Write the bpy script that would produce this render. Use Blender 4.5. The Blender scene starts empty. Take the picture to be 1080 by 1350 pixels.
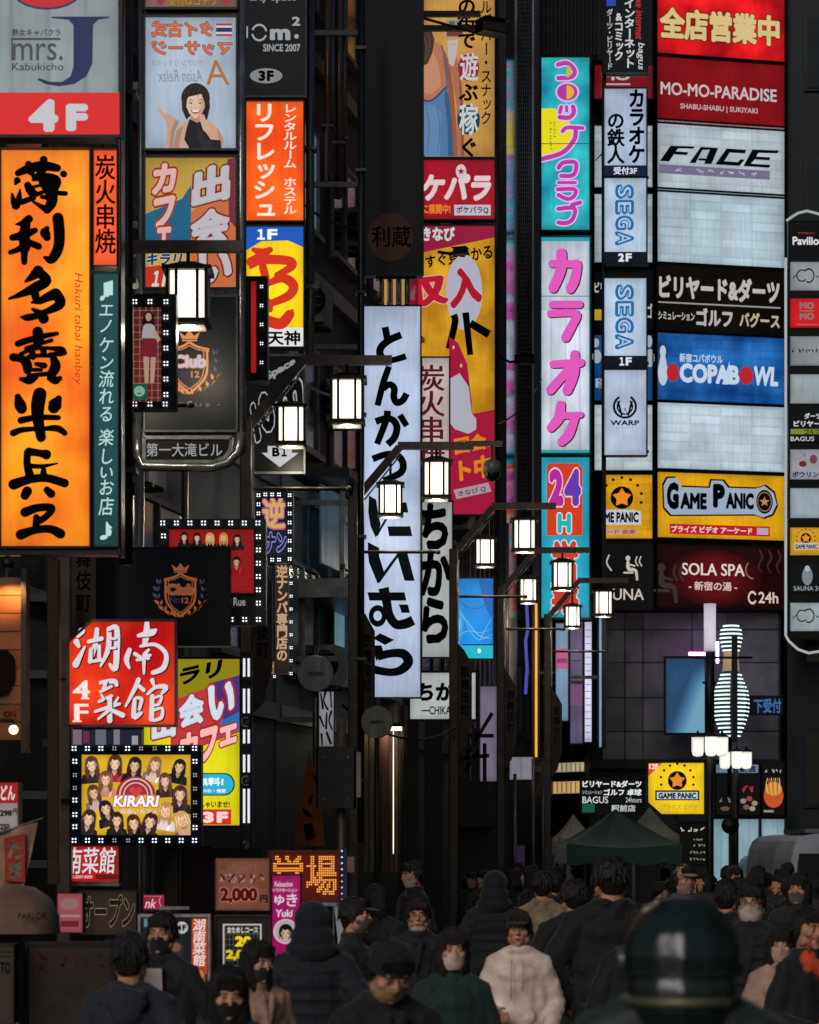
import bpy, bmesh, math, random
import numpy as np
from mathutils import Vector, Matrix
R = math.radians
random.seed(7)
SC = bpy.context.scene
COL = SC.collection

# ------------------------------------------------------------------ camera
F, H, HY, CX = 3600.0, 2.0, 1124.0, 540.0      # focal length in photo pixels, eye height, horizon row, centre column
cam = bpy.data.cameras.new('camera')
cam.sensor_fit = 'VERTICAL'; cam.sensor_height = 36.0; cam.sensor_width = 28.8
cam.lens = 36.0 * F / 1350.0
cam.shift_y = (HY - 675.0) / 1350.0
cam.clip_start = 0.2; cam.clip_end = 600
cam.dof.use_dof = True; cam.dof.focus_distance = 36.0; cam.dof.aperture_fstop = 5.0
camo = bpy.data.objects.new('camera', cam); COL.objects.link(camo)
camo.location = (0, 0, H); camo.rotation_euler = (R(90), 0, 0)
SC.camera = camo

# ------------------------------------------------------------------ world, one soft moon-weak sun, exposure
w = bpy.data.worlds.new('World'); SC.world = w; w.use_nodes = True
nt = w.node_tree; bg = nt.nodes['Background']
sky = nt.nodes.new('ShaderNodeTexSky'); sky.sky_type = 'NISHITA'; sky.sun_disc = False
sky.sun_elevation = R(32); sky.sun_rotation = R(200); sky.air_density = 1.4
nt.links.new(sky.outputs[0], bg.inputs[0]); bg.inputs[1].default_value = 0.02
sl = bpy.data.lights.new('sun', 'SUN'); sl.energy = 1.05; sl.angle = R(30); sl.color = (1.0, 0.93, 0.90)
so = bpy.data.objects.new('sun', sl); COL.objects.link(so)
so.rotation_euler = (R(64), 0, R(-24))
vs = SC.view_settings
vs.view_transform = 'Standard'; vs.look = 'None'; vs.exposure = 0.16; vs.gamma = 1.0; vs.use_curve_mapping = False
cy = SC.cycles
cy.use_denoising = True; cy.max_bounces = 6; cy.diffuse_bounces = 3; cy.glossy_bounces = 3
cy.transmission_bounces = 4; cy.sample_clamp_indirect = 4.0; cy.caustics_reflective = False; cy.caustics_refractive = False
try: cy.use_light_tree = True
except Exception: pass

# ------------------------------------------------------------------ helpers
def P(px, py, d):
    return Vector(((px - CX) * d / F, d, H + (HY - py) * d / F))
def X(px, d): return (px - CX) * d / F
def Z(py, d): return H + (HY - py) * d / F
def lin(h):
    h = h.lstrip('#'); out = []
    for i in (0, 2, 4):
        c = int(h[i:i+2], 16) / 255.0
        out.append(c / 12.92 if c <= 0.04045 else ((c + 0.055) / 1.055) ** 2.4)
    return out
MATS = {}
DUO = {'ff7d10': ('ff5e06', 'ffa016'), 'e8281a': ('cc1016', 'ff4c1c'), 'd4101c': ('b00c18', 'f01c20'), 'ff5a10': ('ff4a0a', 'ff7018'), 'd9991c': ('c98512', 'eaae24'), '1fb0c4': ('1898b4', '36c8d0'), '145aac': ('104a9c', '2a78c8')}
def nd(nt, t, **k):
    n = nt.nodes.new(t)
    for a, v in k.items(): setattr(n, a, v)
    return n
def lit(h, e=1.0, kind='panel'):
    """a backlit translucent face: coloured acrylic that gives off light, a little uneven where the lamps sit behind it"""
    key = ('lit', h, round(e, 3), kind)
    if key in MATS: return MATS[key]
    m = bpy.data.materials.new('backlit_' + h.strip('#') + '_' + kind); m.use_nodes = True
    t = m.node_tree; b = t.nodes['Principled BSDF']; c = lin(h)
    b.inputs['Base Color'].default_value = (c[0]*.12, c[1]*.12, c[2]*.12, 1)
    b.inputs['Roughness'].default_value = 0.35
    b.inputs['Specular IOR Level'].default_value = 0.3
    b.inputs['Emission Color'].default_value = (c[0], c[1], c[2], 1)
    if e <= 0: pass
    elif kind == 'flat': b.inputs['Emission Strength'].default_value = e
    else:
        tc = nd(t, 'ShaderNodeTexCoord'); mp = nd(t, 'ShaderNodeMapping')
        t.links.new(tc.outputs['Object'], mp.inputs[0])
        nz = nd(t, 'ShaderNodeTexNoise'); nz.inputs['Scale'].default_value = 1.3; nz.inputs['Detail'].default_value = 2.5
        t.links.new(mp.outputs[0], nz.inputs[0])
        mr = nd(t, 'ShaderNodeMapRange')
        lo, hi = (0.8, 1.28)
        mr.inputs[1].default_value = .28; mr.inputs[2].default_value = .72
        mr.inputs[3].default_value = lo * e; mr.inputs[4].default_value = hi * e
        oi = nd(t, 'ShaderNodeObjectInfo'); rv = nd(t, 'ShaderNodeMath', operation='MULTIPLY'); rv.inputs[1].default_value = 40
        t.links.new(oi.outputs['Random'], rv.inputs[0]); cb = nd(t, 'ShaderNodeCombineXYZ'); t.links.new(rv.outputs[0], cb.inputs[0]); t.links.new(rv.outputs[0], cb.inputs[2]); t.links.new(cb.outputs[0], mp.inputs['Location'])
        t.links.new(nz.outputs[0], mr.inputs[0]); out = mr.outputs[0]
        if h in DUO:                                   # inks that shift hue where the lamps behind are stronger
            cr = nd(t, 'ShaderNodeValToRGB'); cr.color_ramp.elements[0].position = .32; cr.color_ramp.elements[1].position = .66
            cr.color_ramp.elements[0].color = (*lin(DUO[h][0]), 1); cr.color_ramp.elements[1].color = (*lin(DUO[h][1]), 1)
            t.links.new(nz.outputs[0], cr.inputs[0]); t.links.new(cr.outputs[0], b.inputs['Emission Color'])
        # the lamps sit away from the rim, so the sheet is dimmer near its edges; grime in faint vertical runs
        sx = nd(t, 'ShaderNodeSeparateXYZ'); t.links.new(tc.outputs['Generated'], sx.inputs[0])
        def mth(op, a, b_=None):
            n = nd(t, 'ShaderNodeMath', operation=op)
            for i_, q in enumerate((a, b_)):
                if q is None: continue
                if isinstance(q, (int, float)): n.inputs[i_].default_value = q
                else: t.links.new(q, n.inputs[i_])
            return n.outputs[0]
        ed = []
        for ax in ('X', 'Z'):
            dd = mth('ABSOLUTE', mth('SUBTRACT', sx.outputs[ax], .5)); ed.append(mth('POWER', mth('MULTIPLY', dd, 2.0), 7.0 if kind != 'opal' else 2.0))
        k_ = .34 if kind != 'opal' else .55
        fall = mth('SUBTRACT', 1.0, mth('MULTIPLY', mth('MAXIMUM', ed[0], ed[1]), k_))
        out = mth('MULTIPLY', out, fall)
        g2 = nd(t, 'ShaderNodeTexNoise'); m3 = nd(t, 'ShaderNodeMapping'); m3.inputs['Scale'].default_value = (9, 9, .9); g2.inputs['Scale'].default_value = 2.0; g2.inputs['Detail'].default_value = 5
        t.links.new(tc.outputs['Object'], m3.inputs[0]); t.links.new(cb.outputs[0], m3.inputs['Location']); t.links.new(m3.outputs[0], g2.inputs[0])
        g3 = nd(t, 'ShaderNodeMapRange'); g3.inputs[1].default_value = .35; g3.inputs[2].default_value = .6; g3.inputs[3].default_value = .88; g3.inputs[4].default_value = 1.0
        t.links.new(g2.outputs[0], g3.inputs[0]); out = mth('MULTIPLY', out, g3.outputs[0])
        if kind in ('tubes', 'vtubes'):
            # rows of lamp modules behind the sheet
            br = nd(t, 'ShaderNodeTexBrick'); mp2 = nd(t, 'ShaderNodeMapping')
            mp2.inputs['Rotation'].default_value = (R(90), 0, 0)
            t.links.new(tc.outputs['Object'], mp2.inputs[0]); t.links.new(mp2.outputs[0], br.inputs[0])
            br.offset = 0.0; br.inputs['Scale'].default_value = 1.0
            br.inputs['Brick Width'].default_value = .72 if kind == 'tubes' else .3
            br.inputs['Row Height'].default_value = .2 if kind == 'tubes' else 3.0
            br.inputs['Mortar Size'].default_value = .035; br.inputs['Mortar Smooth'].default_value = 1.0
            br.inputs[1].default_value = (1, 1, 1, 1); br.inputs[2].default_value = (.8, .8, .8, 1); br.inputs[3].default_value = (.74, .75, .76, 1)
            mu = nd(t, 'ShaderNodeMath', operation='MULTIPLY')
            t.links.new(br.outputs[0], mu.inputs[0]); t.links.new(out, mu.inputs[1]); out = mu.outputs[0]
        t.links.new(out, b.inputs['Emission Strength'])
    MATS[key] = m; return m
def surf(h, rough=.5, metal=0.0, kind='plain', scale=6.0, spec=.5):
    """an unlit surface with grain, wear and uneven gloss"""
    key = ('surf', h, rough, metal, kind, scale)
    if key in MATS: return MATS[key]
    m = bpy.data.materials.new(kind + '_' + h.strip('#')); m.use_nodes = True
    t = m.node_tree; b = t.nodes['Principled BSDF']; c = lin(h)
    b.inputs['Metallic'].default_value = metal; b.inputs['Specular IOR Level'].default_value = .12 if kind == 'print' else spec
    if kind == 'print': rough = .8
    tc = nd(t, 'ShaderNodeTexCoord'); nz = nd(t, 'ShaderNodeTexNoise')
    mp = nd(t, 'ShaderNodeMapping'); t.links.new(tc.outputs['Object'], mp.inputs[0]); t.links.new(mp.outputs[0], nz.inputs[0])
    nz.inputs['Scale'].default_value = scale; nz.inputs['Detail'].default_value = 6
    if kind == 'streaky': mp.inputs['Scale'].default_value = (3, 3, .35)
    if kind == 'hair': mp.inputs['Scale'].default_value = (9, 9, 1.2)
    cr = nd(t, 'ShaderNodeValToRGB')
    k0, k1 = (.62, 1.3)
    cr.color_ramp.elements[0].position = .3; cr.color_ramp.elements[1].position = .75
    cr.color_ramp.elements[0].color = (c[0]*k0, c[1]*k0, c[2]*k0, 1); cr.color_ramp.elements[1].color = (min(1, c[0]*k1), min(1, c[1]*k1), min(1, c[2]*k1), 1)
    t.links.new(nz.outputs[0], cr.inputs[0]); t.links.new(cr.outputs[0], b.inputs['Base Color'])
    mr = nd(t, 'ShaderNodeMapRange'); mr.inputs[3].default_value = max(.03, rough - .12); mr.inputs[4].default_value = min(1, rough + .15)
    t.links.new(nz.outputs[0], mr.inputs[0]); t.links.new(mr.outputs[0], b.inputs['Roughness'])
    bp = nd(t, 'ShaderNodeBump'); bp.inputs['Strength'].default_value = {'cloth': .5, 'hair': .9, 'concrete': .5}.get(kind, .15)
    bp.inputs['Distance'].default_value = .01
    n2 = nd(t, 'ShaderNodeTexNoise'); n2.inputs['Scale'].default_value = {'cloth': 28, 'hair': 30}.get(kind, 40); n2.inputs['Detail'].default_value = 4
    t.links.new(mp.outputs[0], n2.inputs[0]); t.links.new(n2.outputs[0], bp.inputs['Height']); t.links.new(bp.outputs[0], b.inputs['Normal'])
    if kind == 'cloth': b.inputs['Sheen Weight'].default_value = .15
    MATS[key] = m; return m
def glass(h='0a1216', rough=.08):
    key = ('glass', h, rough)
    if key in MATS: return MATS[key]
    m = surf(h, rough, 0, 'glass', 2.0, .9); MATS[key] = m; return m
METAL = surf('5a5d62', .38, .4, 'metal', 9)
CHROME = surf('b4b6ba', .22, .75, 'chrome', 5)
DARK = surf('15171a', .45, .2, 'painted', 7)
BLACK = surf('090a0c', .5, 0, 'painted', 7)
POSTM = surf('6a5f58', .42, .3, 'painted', 8)
WALL = surf('20242a', .7, 0, 'concrete', 2.2)

def link(o, parent=None):
    COL.objects.link(o)
    if parent is not None: o.parent = parent
    return o
def tag(o, label=None, cat=None, group=None, kind=None):
    for k, v in (('label', label), ('category', cat), ('group', group), ('kind', kind)):
        if v: o[k] = v
    return o
def empty(name, loc=(0, 0, 0), rz=0.0, label=None, cat=None, group=None):
    o = bpy.data.objects.new(name, None); o.empty_display_size = .2
    o.location = loc; o.rotation_euler = (0, 0, rz); link(o); return tag(o, label, cat, group)
class MB:
    """collects boxes, bars, tubes, sheets; build() links them as one mesh object"""
    def __init__(s): s.v = []; s.f = []; s.mi = []; s.mats = []; s.sm = []
    def _m(s, m):
        if m not in s.mats: s.mats.append(m)
        return s.mats.index(m)
    def add(s, vs, fs, m, smooth=False):
        n = len(s.v); s.v.extend([tuple(v) for v in vs]); k = s._m(m)
        for f in fs: s.f.append(tuple(i + n for i in f)); s.mi.append(k); s.sm.append(smooth)
        return s
    def box(s, x0, y0, z0, x1, y1, z1, m, b=0.0):
        if b <= 0:
            vs = [(x, y, z) for z in (z0, z1) for y in (y0, y1) for x in (x0, x1)]
            return s.add(vs, [(0, 2, 3, 1), (4, 5, 7, 6), (0, 1, 5, 4), (2, 6, 7, 3), (0, 4, 6, 2), (1, 3, 7, 5)], m)
        # chamfered vertical edges and caps
        pts = [(x0+b, y0), (x1-b, y0), (x1, y0+b), (x1, y1-b), (x1-b, y1), (x0+b, y1), (x0, y1-b), (x0, y0+b)]
        return s.prism(pts, z0, z1, m)
    def prism(s, pts, z0, z1, m, smooth=False):
        n = len(pts); vs = [(p[0], p[1], z0) for p in pts] + [(p[0], p[1], z1) for p in pts]
        fs = [tuple(range(n-1, -1, -1)), tuple(range(n, 2*n))] + [(i, (i+1) % n, n + (i+1) % n, n + i) for i in range(n)]
        return s.add(vs, fs, m, smooth)
    def extr(s, pts, y0, y1, m):
        """outline in x,z extruded along y (y0 is the side facing the viewer)"""
        n = len(pts); vs = [(p[0], y0, p[1]) for p in pts] + [(p[0], y1, p[1]) for p in pts]
        fs = [tuple(range(n)), tuple(range(2*n-1, n-1, -1))] + [(i, n + i, n + (i+1) % n, (i+1) % n) for i in range(n)]
        return s.add(vs, fs, m)
    def tube(s, pts, r, m, n=8, sq=False, cap=True):
        pts = [Vector(p) for p in pts]; rr = r if isinstance(r, (list, tuple)) else [r] * len(pts)
        vs = []; fs = []; n = 4 if sq else n; up = Vector((0, 1, 0))
        for i, p in enumerate(pts):
            a = pts[max(0, i-1)]; b = pts[min(len(pts)-1, i+1)]; t = (b - a).normalized()
            u = up if abs(t.dot(up)) < .9 else Vector((1, 0, 0))
            e1 = t.cross(u).normalized(); e2 = e1.cross(t).normalized()
            for k in range(n):
                an = 2*math.pi*k/n + (math.pi/4 if sq else 0); q = rr[i] * (1.414 if sq else 1)
                vs.append(p + e1*math.cos(an)*q + e2*math.sin(an)*q)
        for i in range(len(pts)-1):
            for k in range(n): fs.append((i*n+k, i*n+(k+1) % n, (i+1)*n+(k+1) % n, (i+1)*n+k))
        if cap: fs.append(tuple(range(n-1, -1, -1))); fs.append(tuple(range((len(pts)-1)*n, len(pts)*n)))
        return s.add(vs, fs, m, not sq)
    def lathe(s, prof, m, c=(0, 0, 0), n=20, axis='z'):
        vs = []; fs = []
        for (r, z) in prof:
            for k in range(n):
                a = 2*math.pi*k/n; q = (r*math.cos(a), r*math.sin(a), z)
                if axis == 'y': q = (q[0], q[2], q[1])
                vs.append((q[0]+c[0], q[1]+c[1], q[2]+c[2]))
        for i in range(len(prof)-1):
            for k in range(n): fs.append((i*n+k, i*n+(k+1) % n, (i+1)*n+(k+1) % n, (i+1)*n+k))
        fs.append(tuple(range(n-1, -1, -1))); fs.append(tuple(range((len(prof)-1)*n, len(prof)*n)))
        return s.add(vs, fs, m, True)
    def ball(s, c, r, m, n=12, k=8):
        r = r if isinstance(r, (tuple, list)) else (r, r, r); vs = []; fs = []
        for i in range(k+1):
            a = math.pi*i/k
            for j in range(n):
                b = 2*math.pi*j/n; vs.append((c[0]+r[0]*math.sin(a)*math.cos(b), c[1]+r[1]*math.sin(a)*math.sin(b), c[2]+r[2]*math.cos(a)))
        for i in range(k):
            for j in range(n): fs.append((i*n+j, (i+1)*n+j, (i+1)*n+(j+1) % n, i*n+(j+1) % n))
        return s.add(vs, fs, m, True)
    def mesh(s, name):
        me = bpy.data.meshes.new(name); me.from_pydata([tuple(v) for v in s.v], [], s.f)
        for m in s.mats: me.materials.append(m)
        me.polygons.foreach_set('material_index', s.mi); me.polygons.foreach_set('use_smooth', s.sm); me.update()
        return me
    def build(s, name, parent=None, **k):
        o = bpy.data.objects.new(name, s.mesh(name)); link(o, parent)
        return tag(o, **k)
def copy_tree(o, parent=None):
    c = o.copy(); link(c); c.parent = parent
    for ch in o.children: copy_tree(ch, c)
    return c

# ------------------------------------------------------------------ glyphs (the font built into Blender)
GL = {}
def raw_glyph(s):
    if s in GL: return GL[s]
    f = bpy.data.curves.new('glyph', 'FONT'); f.body = s; f.size = 1.0; f.resolution_u = 3
    o = bpy.data.objects.new('glyph', f); me = bpy.data.meshes.new_from_object(o)
    v = np.array([(q.co.x, q.co.y) for q in me.vertices], float).reshape(-1, 2)
    fs = [tuple(p.vertices) for p in me.polygons]; cnt = {}
    for p in fs:
        for i in range(len(p)):
            e = (p[i], p[(i+1) % len(p)]); k = (min(e), max(e)); cnt[k] = cnt.get(k, 0) + 1
    be = [k for k, c in cnt.items() if c == 1]
    bpy.data.objects.remove(o); bpy.data.meshes.remove(me); bpy.data.curves.remove(f)
    GL[s] = (v, fs, be); return GL[s]
def bold(v, fs, be, wx, wy=None):
    """thicken: every outline edge becomes a bar wx (sideways) by wy (up and down) about it"""
    wy = wx if wy is None else wy
    if wx <= 0 or len(v) == 0: return v, list(fs)
    vs = [tuple(p) for p in v]; out = list(fs)
    for a, b in be:
        p, q = v[a], v[b]; d = q - p; L = math.hypot(*d)
        if L < 1e-6: continue
        d = d / L; n = np.array((-d[1], d[0])); sc = np.array((wx, wy)); e = d * sc * .75; n = n * sc
        k = len(vs)
        for c in (p - e*.4 + n, p - e + n*.0, p - e*.4 - n, q + e*.4 - n, q + e, q + e*.4 + n): vs.append(tuple(c))
        out.append((k, k+1, k+2, k+3, k+4, k+5))
    return np.array(vs), out
EM = None
def em():
    global EM
    if EM is None:
        v = raw_glyph('国')[0]; lo, hi = v.min(0), v.max(0); c = (lo+hi)/2; EM = (c, float((hi-lo)[1]) * 1.06)
    return EM

def catmull(pts, k=5):
    pts = [tuple(p) + ((pts[0][2] if len(pts[0]) > 2 else 1),) * (3 - len(p)) for p in pts]
    if len(pts) < 3: return pts
    P_ = [pts[0]] + pts + [pts[-1]]; out = []
    for i in range(1, len(P_)-2):
        a, b, c, d = P_[i-1], P_[i], P_[i+1], P_[i+2]
        for j in range(k):
            t = j / k
            out.append(tuple(.5*((2*b[q]) + (-a[q]+c[q])*t + (2*a[q]-5*b[q]+4*c[q]-d[q])*t*t + (-a[q]+3*b[q]-3*c[q]+d[q])*t**3) for q in range(3)))
    out.append(pts[-1]); return out
# ------------------------------------------------------------------ signs
class Sign:
    """A sign body standing at its own distance; its print is laid on its face in metres.
    x0..y1 give the face's extent as read off the photograph at distance d (left edge) and d2 (right edge)."""
    def __init__(s, name, label, cat, x0, y0, x1, y1, d, d2=None, thick=.22, face='dddddd', e=1.0, kind='panel', frame='1a1c20', fw=3, group=None, housing='16181b', outline=None):
        d2 = d if d2 is None else d2
        a = P(x0, y1, d); b = P(x1, y1, d2)
        s.u = Vector((b.x-a.x, b.y-a.y, 0)).normalized(); s.n = Vector((-s.u.y, s.u.x, 0))   # n points away from the viewer
        s.O = (a + b) / 2; s.O.z = a.z; s.e = e; s.layer = .002; s.step = .00015; s.parts = {}; s.d = d
        s.root = empty(name, s.O, math.atan2(s.u.y, s.u.x), label, cat, group)
        s.box4 = (x0, y0, x1, y1); s.wm = (b-a).length
        X0, Z0 = s.loc(x0, y1); X1, Z1 = s.loc(x1, y0); s.X0, s.X1, s.Z0, s.Z1 = X0, X1, Z0, Z1
        f = fw * d / F
        hm = surf(housing, .5, .3, 'painted', 6); fm = surf(frame, .35, .5, 'metal', 9)
        if outline:
            pts = [s.loc(*q) for q in outline]
            MB().extr(pts, .004, thick, hm).build('housing', s.root)
            MB().add([(p[0], 0, p[1]) for p in pts], [tuple(range(len(pts)))], lit(face, e, kind)).build('face_panel', s.root)
            mb = MB(); n = len(pts); c = (sum(p[0] for p in pts)/n, sum(p[1] for p in pts)/n)
            for i in range(n):
                p, q = pts[i], pts[(i+1) % n]; mb.tube([(p[0], -.004, p[1]), (q[0], -.004, q[1])], f*.6, fm, sq=True)
            mb.build('frame', s.root)
            return
        MB().box(X0-f*.6, .012, Z0-f*.6, X1+f*.6, thick, Z1+f*.6, hm, .012).build('housing', s.root)
        MB().add([(X0, 0, Z0), (X1, 0, Z0), (X1, 0, Z1), (X0, 0, Z1)], [(0, 1, 2, 3)], lit(face, e, kind)).build('face_panel', s.root)
        if fw > 0:
            y0_, y1_ = -.022, .01
            mb = MB().box(X0-f, y0_, Z0-f, X0, y1_, Z1+f, fm, .004).box(X1, y0_, Z0-f, X1+f, y1_, Z1+f, fm, .004)
            mb.box(X0, y0_, Z1, X1, y1_, Z1+f, fm).box(X0, y0_, Z0-f, X1, y1_, Z0, fm).build('frame', s.root)
    def loc(s, px, py):
        D = Vector(((px-CX)/F, 1, (HY-py)/F)); c = Vector((0, 0, H))
        t = (s.O - c).dot(s.n) / D.dot(s.n); p = c + D*t
        return (p - s.O).dot(s.u), p.z - s.O.z
    def _up(s): s.layer += s.step; return -s.layer
    def mesh(s, pts, faces, col, e=None, part='lettering', kind='flat', y=None):
        mb = s.parts.setdefault(part, MB()); e = s.e if e is None else e
        y = s._up() if y is None else y
        m = lit(col, e, kind) if e > 0 else surf(col, .5, 0, 'print', 20)
        q = [s.loc(*p) for p in pts]
        mb.add([(a, y, b) for a, b in q], faces, m); return s
    def poly(s, pts, col, **k): return s.mesh(pts, [tuple(range(len(pts)))], col, **k)
    def rect(s, x0, y0, x1, y1, col, **k): return s.poly([(x0, y1), (x1, y1), (x1, y0), (x0, y0)], col, **k)
    def ell(s, cx, cy, rx, ry, col, n=20, a0=0, a1=360, **k):
        pts = [(cx + rx*math.cos(R(a0+(a1-a0)*i/n)), cy + ry*math.sin(R(a0+(a1-a0)*i/n))) for i in range(n if a1-a0 >= 360 else n+1)]
        return s.poly(pts, col, **k)
    def ring(s, cx, cy, r0, r1, col, sy=1.0, n=22, a0=0, a1=360, **k):
        pts = []; fs = []
        for i in range(n+1):
            a = R(a0+(a1-a0)*i/n); c, q = math.cos(a), math.sin(a); pts += [(cx+r0*c, cy+r0*q*sy), (cx+r1*c, cy+r1*q*sy)]
        for i in range(n): fs.append((2*i, 2*i+1, 2*i+3, 2*i+2))
        return s.mesh(pts, fs, col, **k)
    def star(s, cx, cy, r, col, r2=None, n=5, **k):
        r2 = r2 or r*.42; return s.poly([(cx+(r if i % 2 == 0 else r2)*math.sin(math.pi*i/n), cy-(r if i % 2 == 0 else r2)*math.cos(math.pi*i/n)) for i in range(2*n)], col, **k)
    def stroke(s, pts, col='0c0c10', wscale=1.0, sm=5, cap=True, off=(0, 0), sc=1.0, w=None, **k):
        if w is not None: pts = [(p[0], p[1], w) for p in pts]
        q = [(off[0]+p[0]/sc, off[1]+p[1]/sc, p[2]/sc*.5*wscale) for p in (catmull(pts, sm) if sm > 1 and len(pts) > 2 else pts)]
        vs = []; fs = []
        for i, p in enumerate(q):
            a = q[max(0, i-1)]; b = q[min(len(q)-1, i+1)]; L = math.hypot(b[0]-a[0], b[1]-a[1]) or 1
            nx, ny = -(b[1]-a[1])/L, (b[0]-a[0])/L; vs += [(p[0]+nx*p[2], p[1]+ny*p[2]), (p[0]-nx*p[2], p[1]-ny*p[2])]
        for i in range(len(q)-1): fs.append((2*i, 2*i+1, 2*i+3, 2*i+2))
        if cap:
            for p, o in ((q[0], q[1]), (q[-1], q[-2])):                 # half rounds beyond the two ends
                a_ = math.atan2(p[1]-o[1], p[0]-o[0])
                k0 = len(vs); vs += [(p[0]+p[2]*math.cos(a_+R(-90+22.5*j)), p[1]+p[2]*math.sin(a_+R(-90+22.5*j))) for j in range(9)]; fs.append(tuple(range(k0, k0+9)))
        return s.mesh(vs, fs, col, **k)
    def text(s, t, x0, y0, x1, y1, col, w=0.0, out=None, shear=0.0, rot=0, vert=False, wy=None, quad=None, flip=False, sh=None, **k):
        """t fitted to the rectangle; w thickens (in ems); out=(colour, extra) is a rim; quad warps to four corners tl,tr,br,bl"""
        if len(t) == 2 and t in ('1F', '2F', '3F', '4F', 'B1') and not quad and not vert:
            m_ = x0+(x1-x0)*.5; g_ = (x1-x0)*.05; wide = {'1': '１'}
            s.text(wide.get(t[0], t[0]), x0+(.1*(x1-x0) if t[0] == '1' else 0), y0, m_-g_, y1, col, w=w, out=out, shear=shear, sh=sh, **k)
            return s.text(wide.get(t[1], t[1]), m_+g_, y0, x1-(.12*(x1-x0) if t[1] == '1' else 0), y1, col, w=w, out=out, shear=shear, sh=sh, **k)
        sets = ([(sh[0], w, sh[1], sh[2])] if sh else []) + ([(out[0], w + out[1], 0, 0)] if out else []) + [(col, w, 0, 0)]
        for c_, ww, ox, oy in sets:
            V = []; FS = []; n = 0
            if vert:
                ctr, E_ = em(); chars = list(t); step = (y1-y0)/len(chars)
                for i, ch in enumerate(chars):
                    if ch == ' ': continue
                    v, f = bold(*raw_glyph(ch), ww, None if wy is None else wy*ww/max(w, 1e-6))
                    v = (v - (ctr if ord(ch) > 255 else (v.min(0)+v.max(0))/2)) / E_
                    if ch in 'ー～-': v = np.stack([v[:, 1], -v[:, 0]], 1)
                    if rot: v = np.stack([v[:, 1], -v[:, 0]], 1) if rot == 90 else v
                    if ch in 'ァィゥェォッャュョ': v = v + np.array((.08, .08))
                    if shear: v[:, 0] += v[:, 1]*shear
                    q = np.stack([(x0+x1)/2 + v[:, 0]*(x1-x0), y0+(i+.5)*step - v[:, 1]*step], 1)
                    V.append(q); FS += [tuple(j+n for j in a) for a in f]; n += len(q)
            else:
                v0 = raw_glyph(t)[0].copy(); v, f = bold(*raw_glyph(t), ww, None if wy is None else wy*ww/max(w, 1e-6)); v = v.copy()
                vb = bold(*raw_glyph(t), w, wy)[0].copy()
                def tr(a):
                    a = a.copy()
                    if shear: a[:, 0] += a[:, 1]*shear
                    if rot:
                        c, q = math.cos(R(rot)), math.sin(R(rot)); a = np.stack([a[:, 0]*c + a[:, 1]*q, -a[:, 0]*q + a[:, 1]*c], 1)
                    if flip: a[:, 0] *= -1
                    return a
                v = tr(v); vb = tr(vb); lo, hi = vb.min(0), vb.max(0); z = (v-lo)/(hi-lo)
                if quad:
                    tl, tr_, br_, bl = [np.array(q, float) for q in quad]; a = z[:, :1]; b = 1-z[:, 1:]
                    q = tl*(1-a)*(1-b) + tr_*a*(1-b) + br_*a*b + bl*(1-a)*b
                else: q = np.stack([x0+z[:, 0]*(x1-x0), y1-z[:, 1]*(y1-y0)], 1)
                V.append(q); FS = f
            if not V: continue
            V = np.concatenate(V) + np.array((ox, oy)); s.mesh([tuple(p) for p in V], FS, c_, **k)
        return s
    def scrib(s, x0, y0, x1, y1, n, col, w=.8, rows=1, seed=1, **k):
        """small print too blurred to read in the photograph: runs of short marks"""
        rr = random.Random(seed); h = (y1-y0)/rows
        for r_ in range(rows):
            for i in range(n):
                cx = x0+(i+.5)*(x1-x0)/n; cy = y0+(r_+.5)*h; a = (x1-x0)/n*.4; b = h*.36
                if rr.random() < .1: continue
                for _ in range(2):
                    s.stroke([(cx+rr.uniform(-a, a), cy+rr.uniform(-b, b)), (cx+rr.uniform(-a, a), cy+rr.uniform(-b, b)), (cx+rr.uniform(-a, a), cy+rr.uniform(-b, b))], col, sm=1, cap=False, w=w, **k)
        return s
    def leds(s, pts, r, col='eef6ff', e=1.7, four=True):
        r = r*.78 if four else r
        mb = s.parts.setdefault('led_bulbs', MB()); m = lit(col, e, 'flat'); rr = r*s.d/F
        for (px, py) in pts:
            o = r*1.7
            for dx, dy in (((-o, -o), (o, -o), (-o, o), (o, o)) if four else ((0, 0),)):
                a, b = s.loc(px+dx, py+dy); y = -(s.layer+.02)
                vs = [(a+rr*math.cos(R(60*i)), y+.012, b+rr*math.sin(R(60*i))) for i in range(6)] + [(a, y-.02, b)]
                mb.add(vs, [(i, (i+1) % 6, 6) for i in range(6)], m)
        return s
    def bars(s, specs, m=None, name='bracket', r=.03):
        """steel arms: (px0,py0,px1,py1, back) lying behind the face"""
        m = m or METAL
        for q in specs:
            a = s.loc(q[0], q[1]); b = s.loc(q[2], q[3]); y = q[4] if len(q) > 4 else .1
            MB().tube([(a[0], y, a[1]), (b[0], y, b[1])], r, m, sq=True).build(name, s.root)
        return s
    def tobuilding(s, zs=(.15, .85), L=None, side=-1, y=.12):
        """arms from the box's side back to the wall"""
        for z in zs:
            zz = s.Z0 + (s.Z1-s.Z0)*z; x = s.X0 if side < 0 else s.X1
            w_ = s.root.matrix_basis @ Vector((x, 0, 0)); L_ = L if L else max(.15, w_.x - fx(w_.y))
            MB().tube([(x, y, zz), (x + side*L_, y, zz)], .035, METAL, sq=True).build('bracket', s.root)
        return s
    def done(s):
        for name, mb in s.parts.items():
            mb.build(name, s.root, kind='stuff' if name == 'led_bulbs' else None)
        s.parts = {}; return s
def fx(d): return -4.33 + .1935*(d-24)     # the left-hand building line, in metres, at distance d
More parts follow.
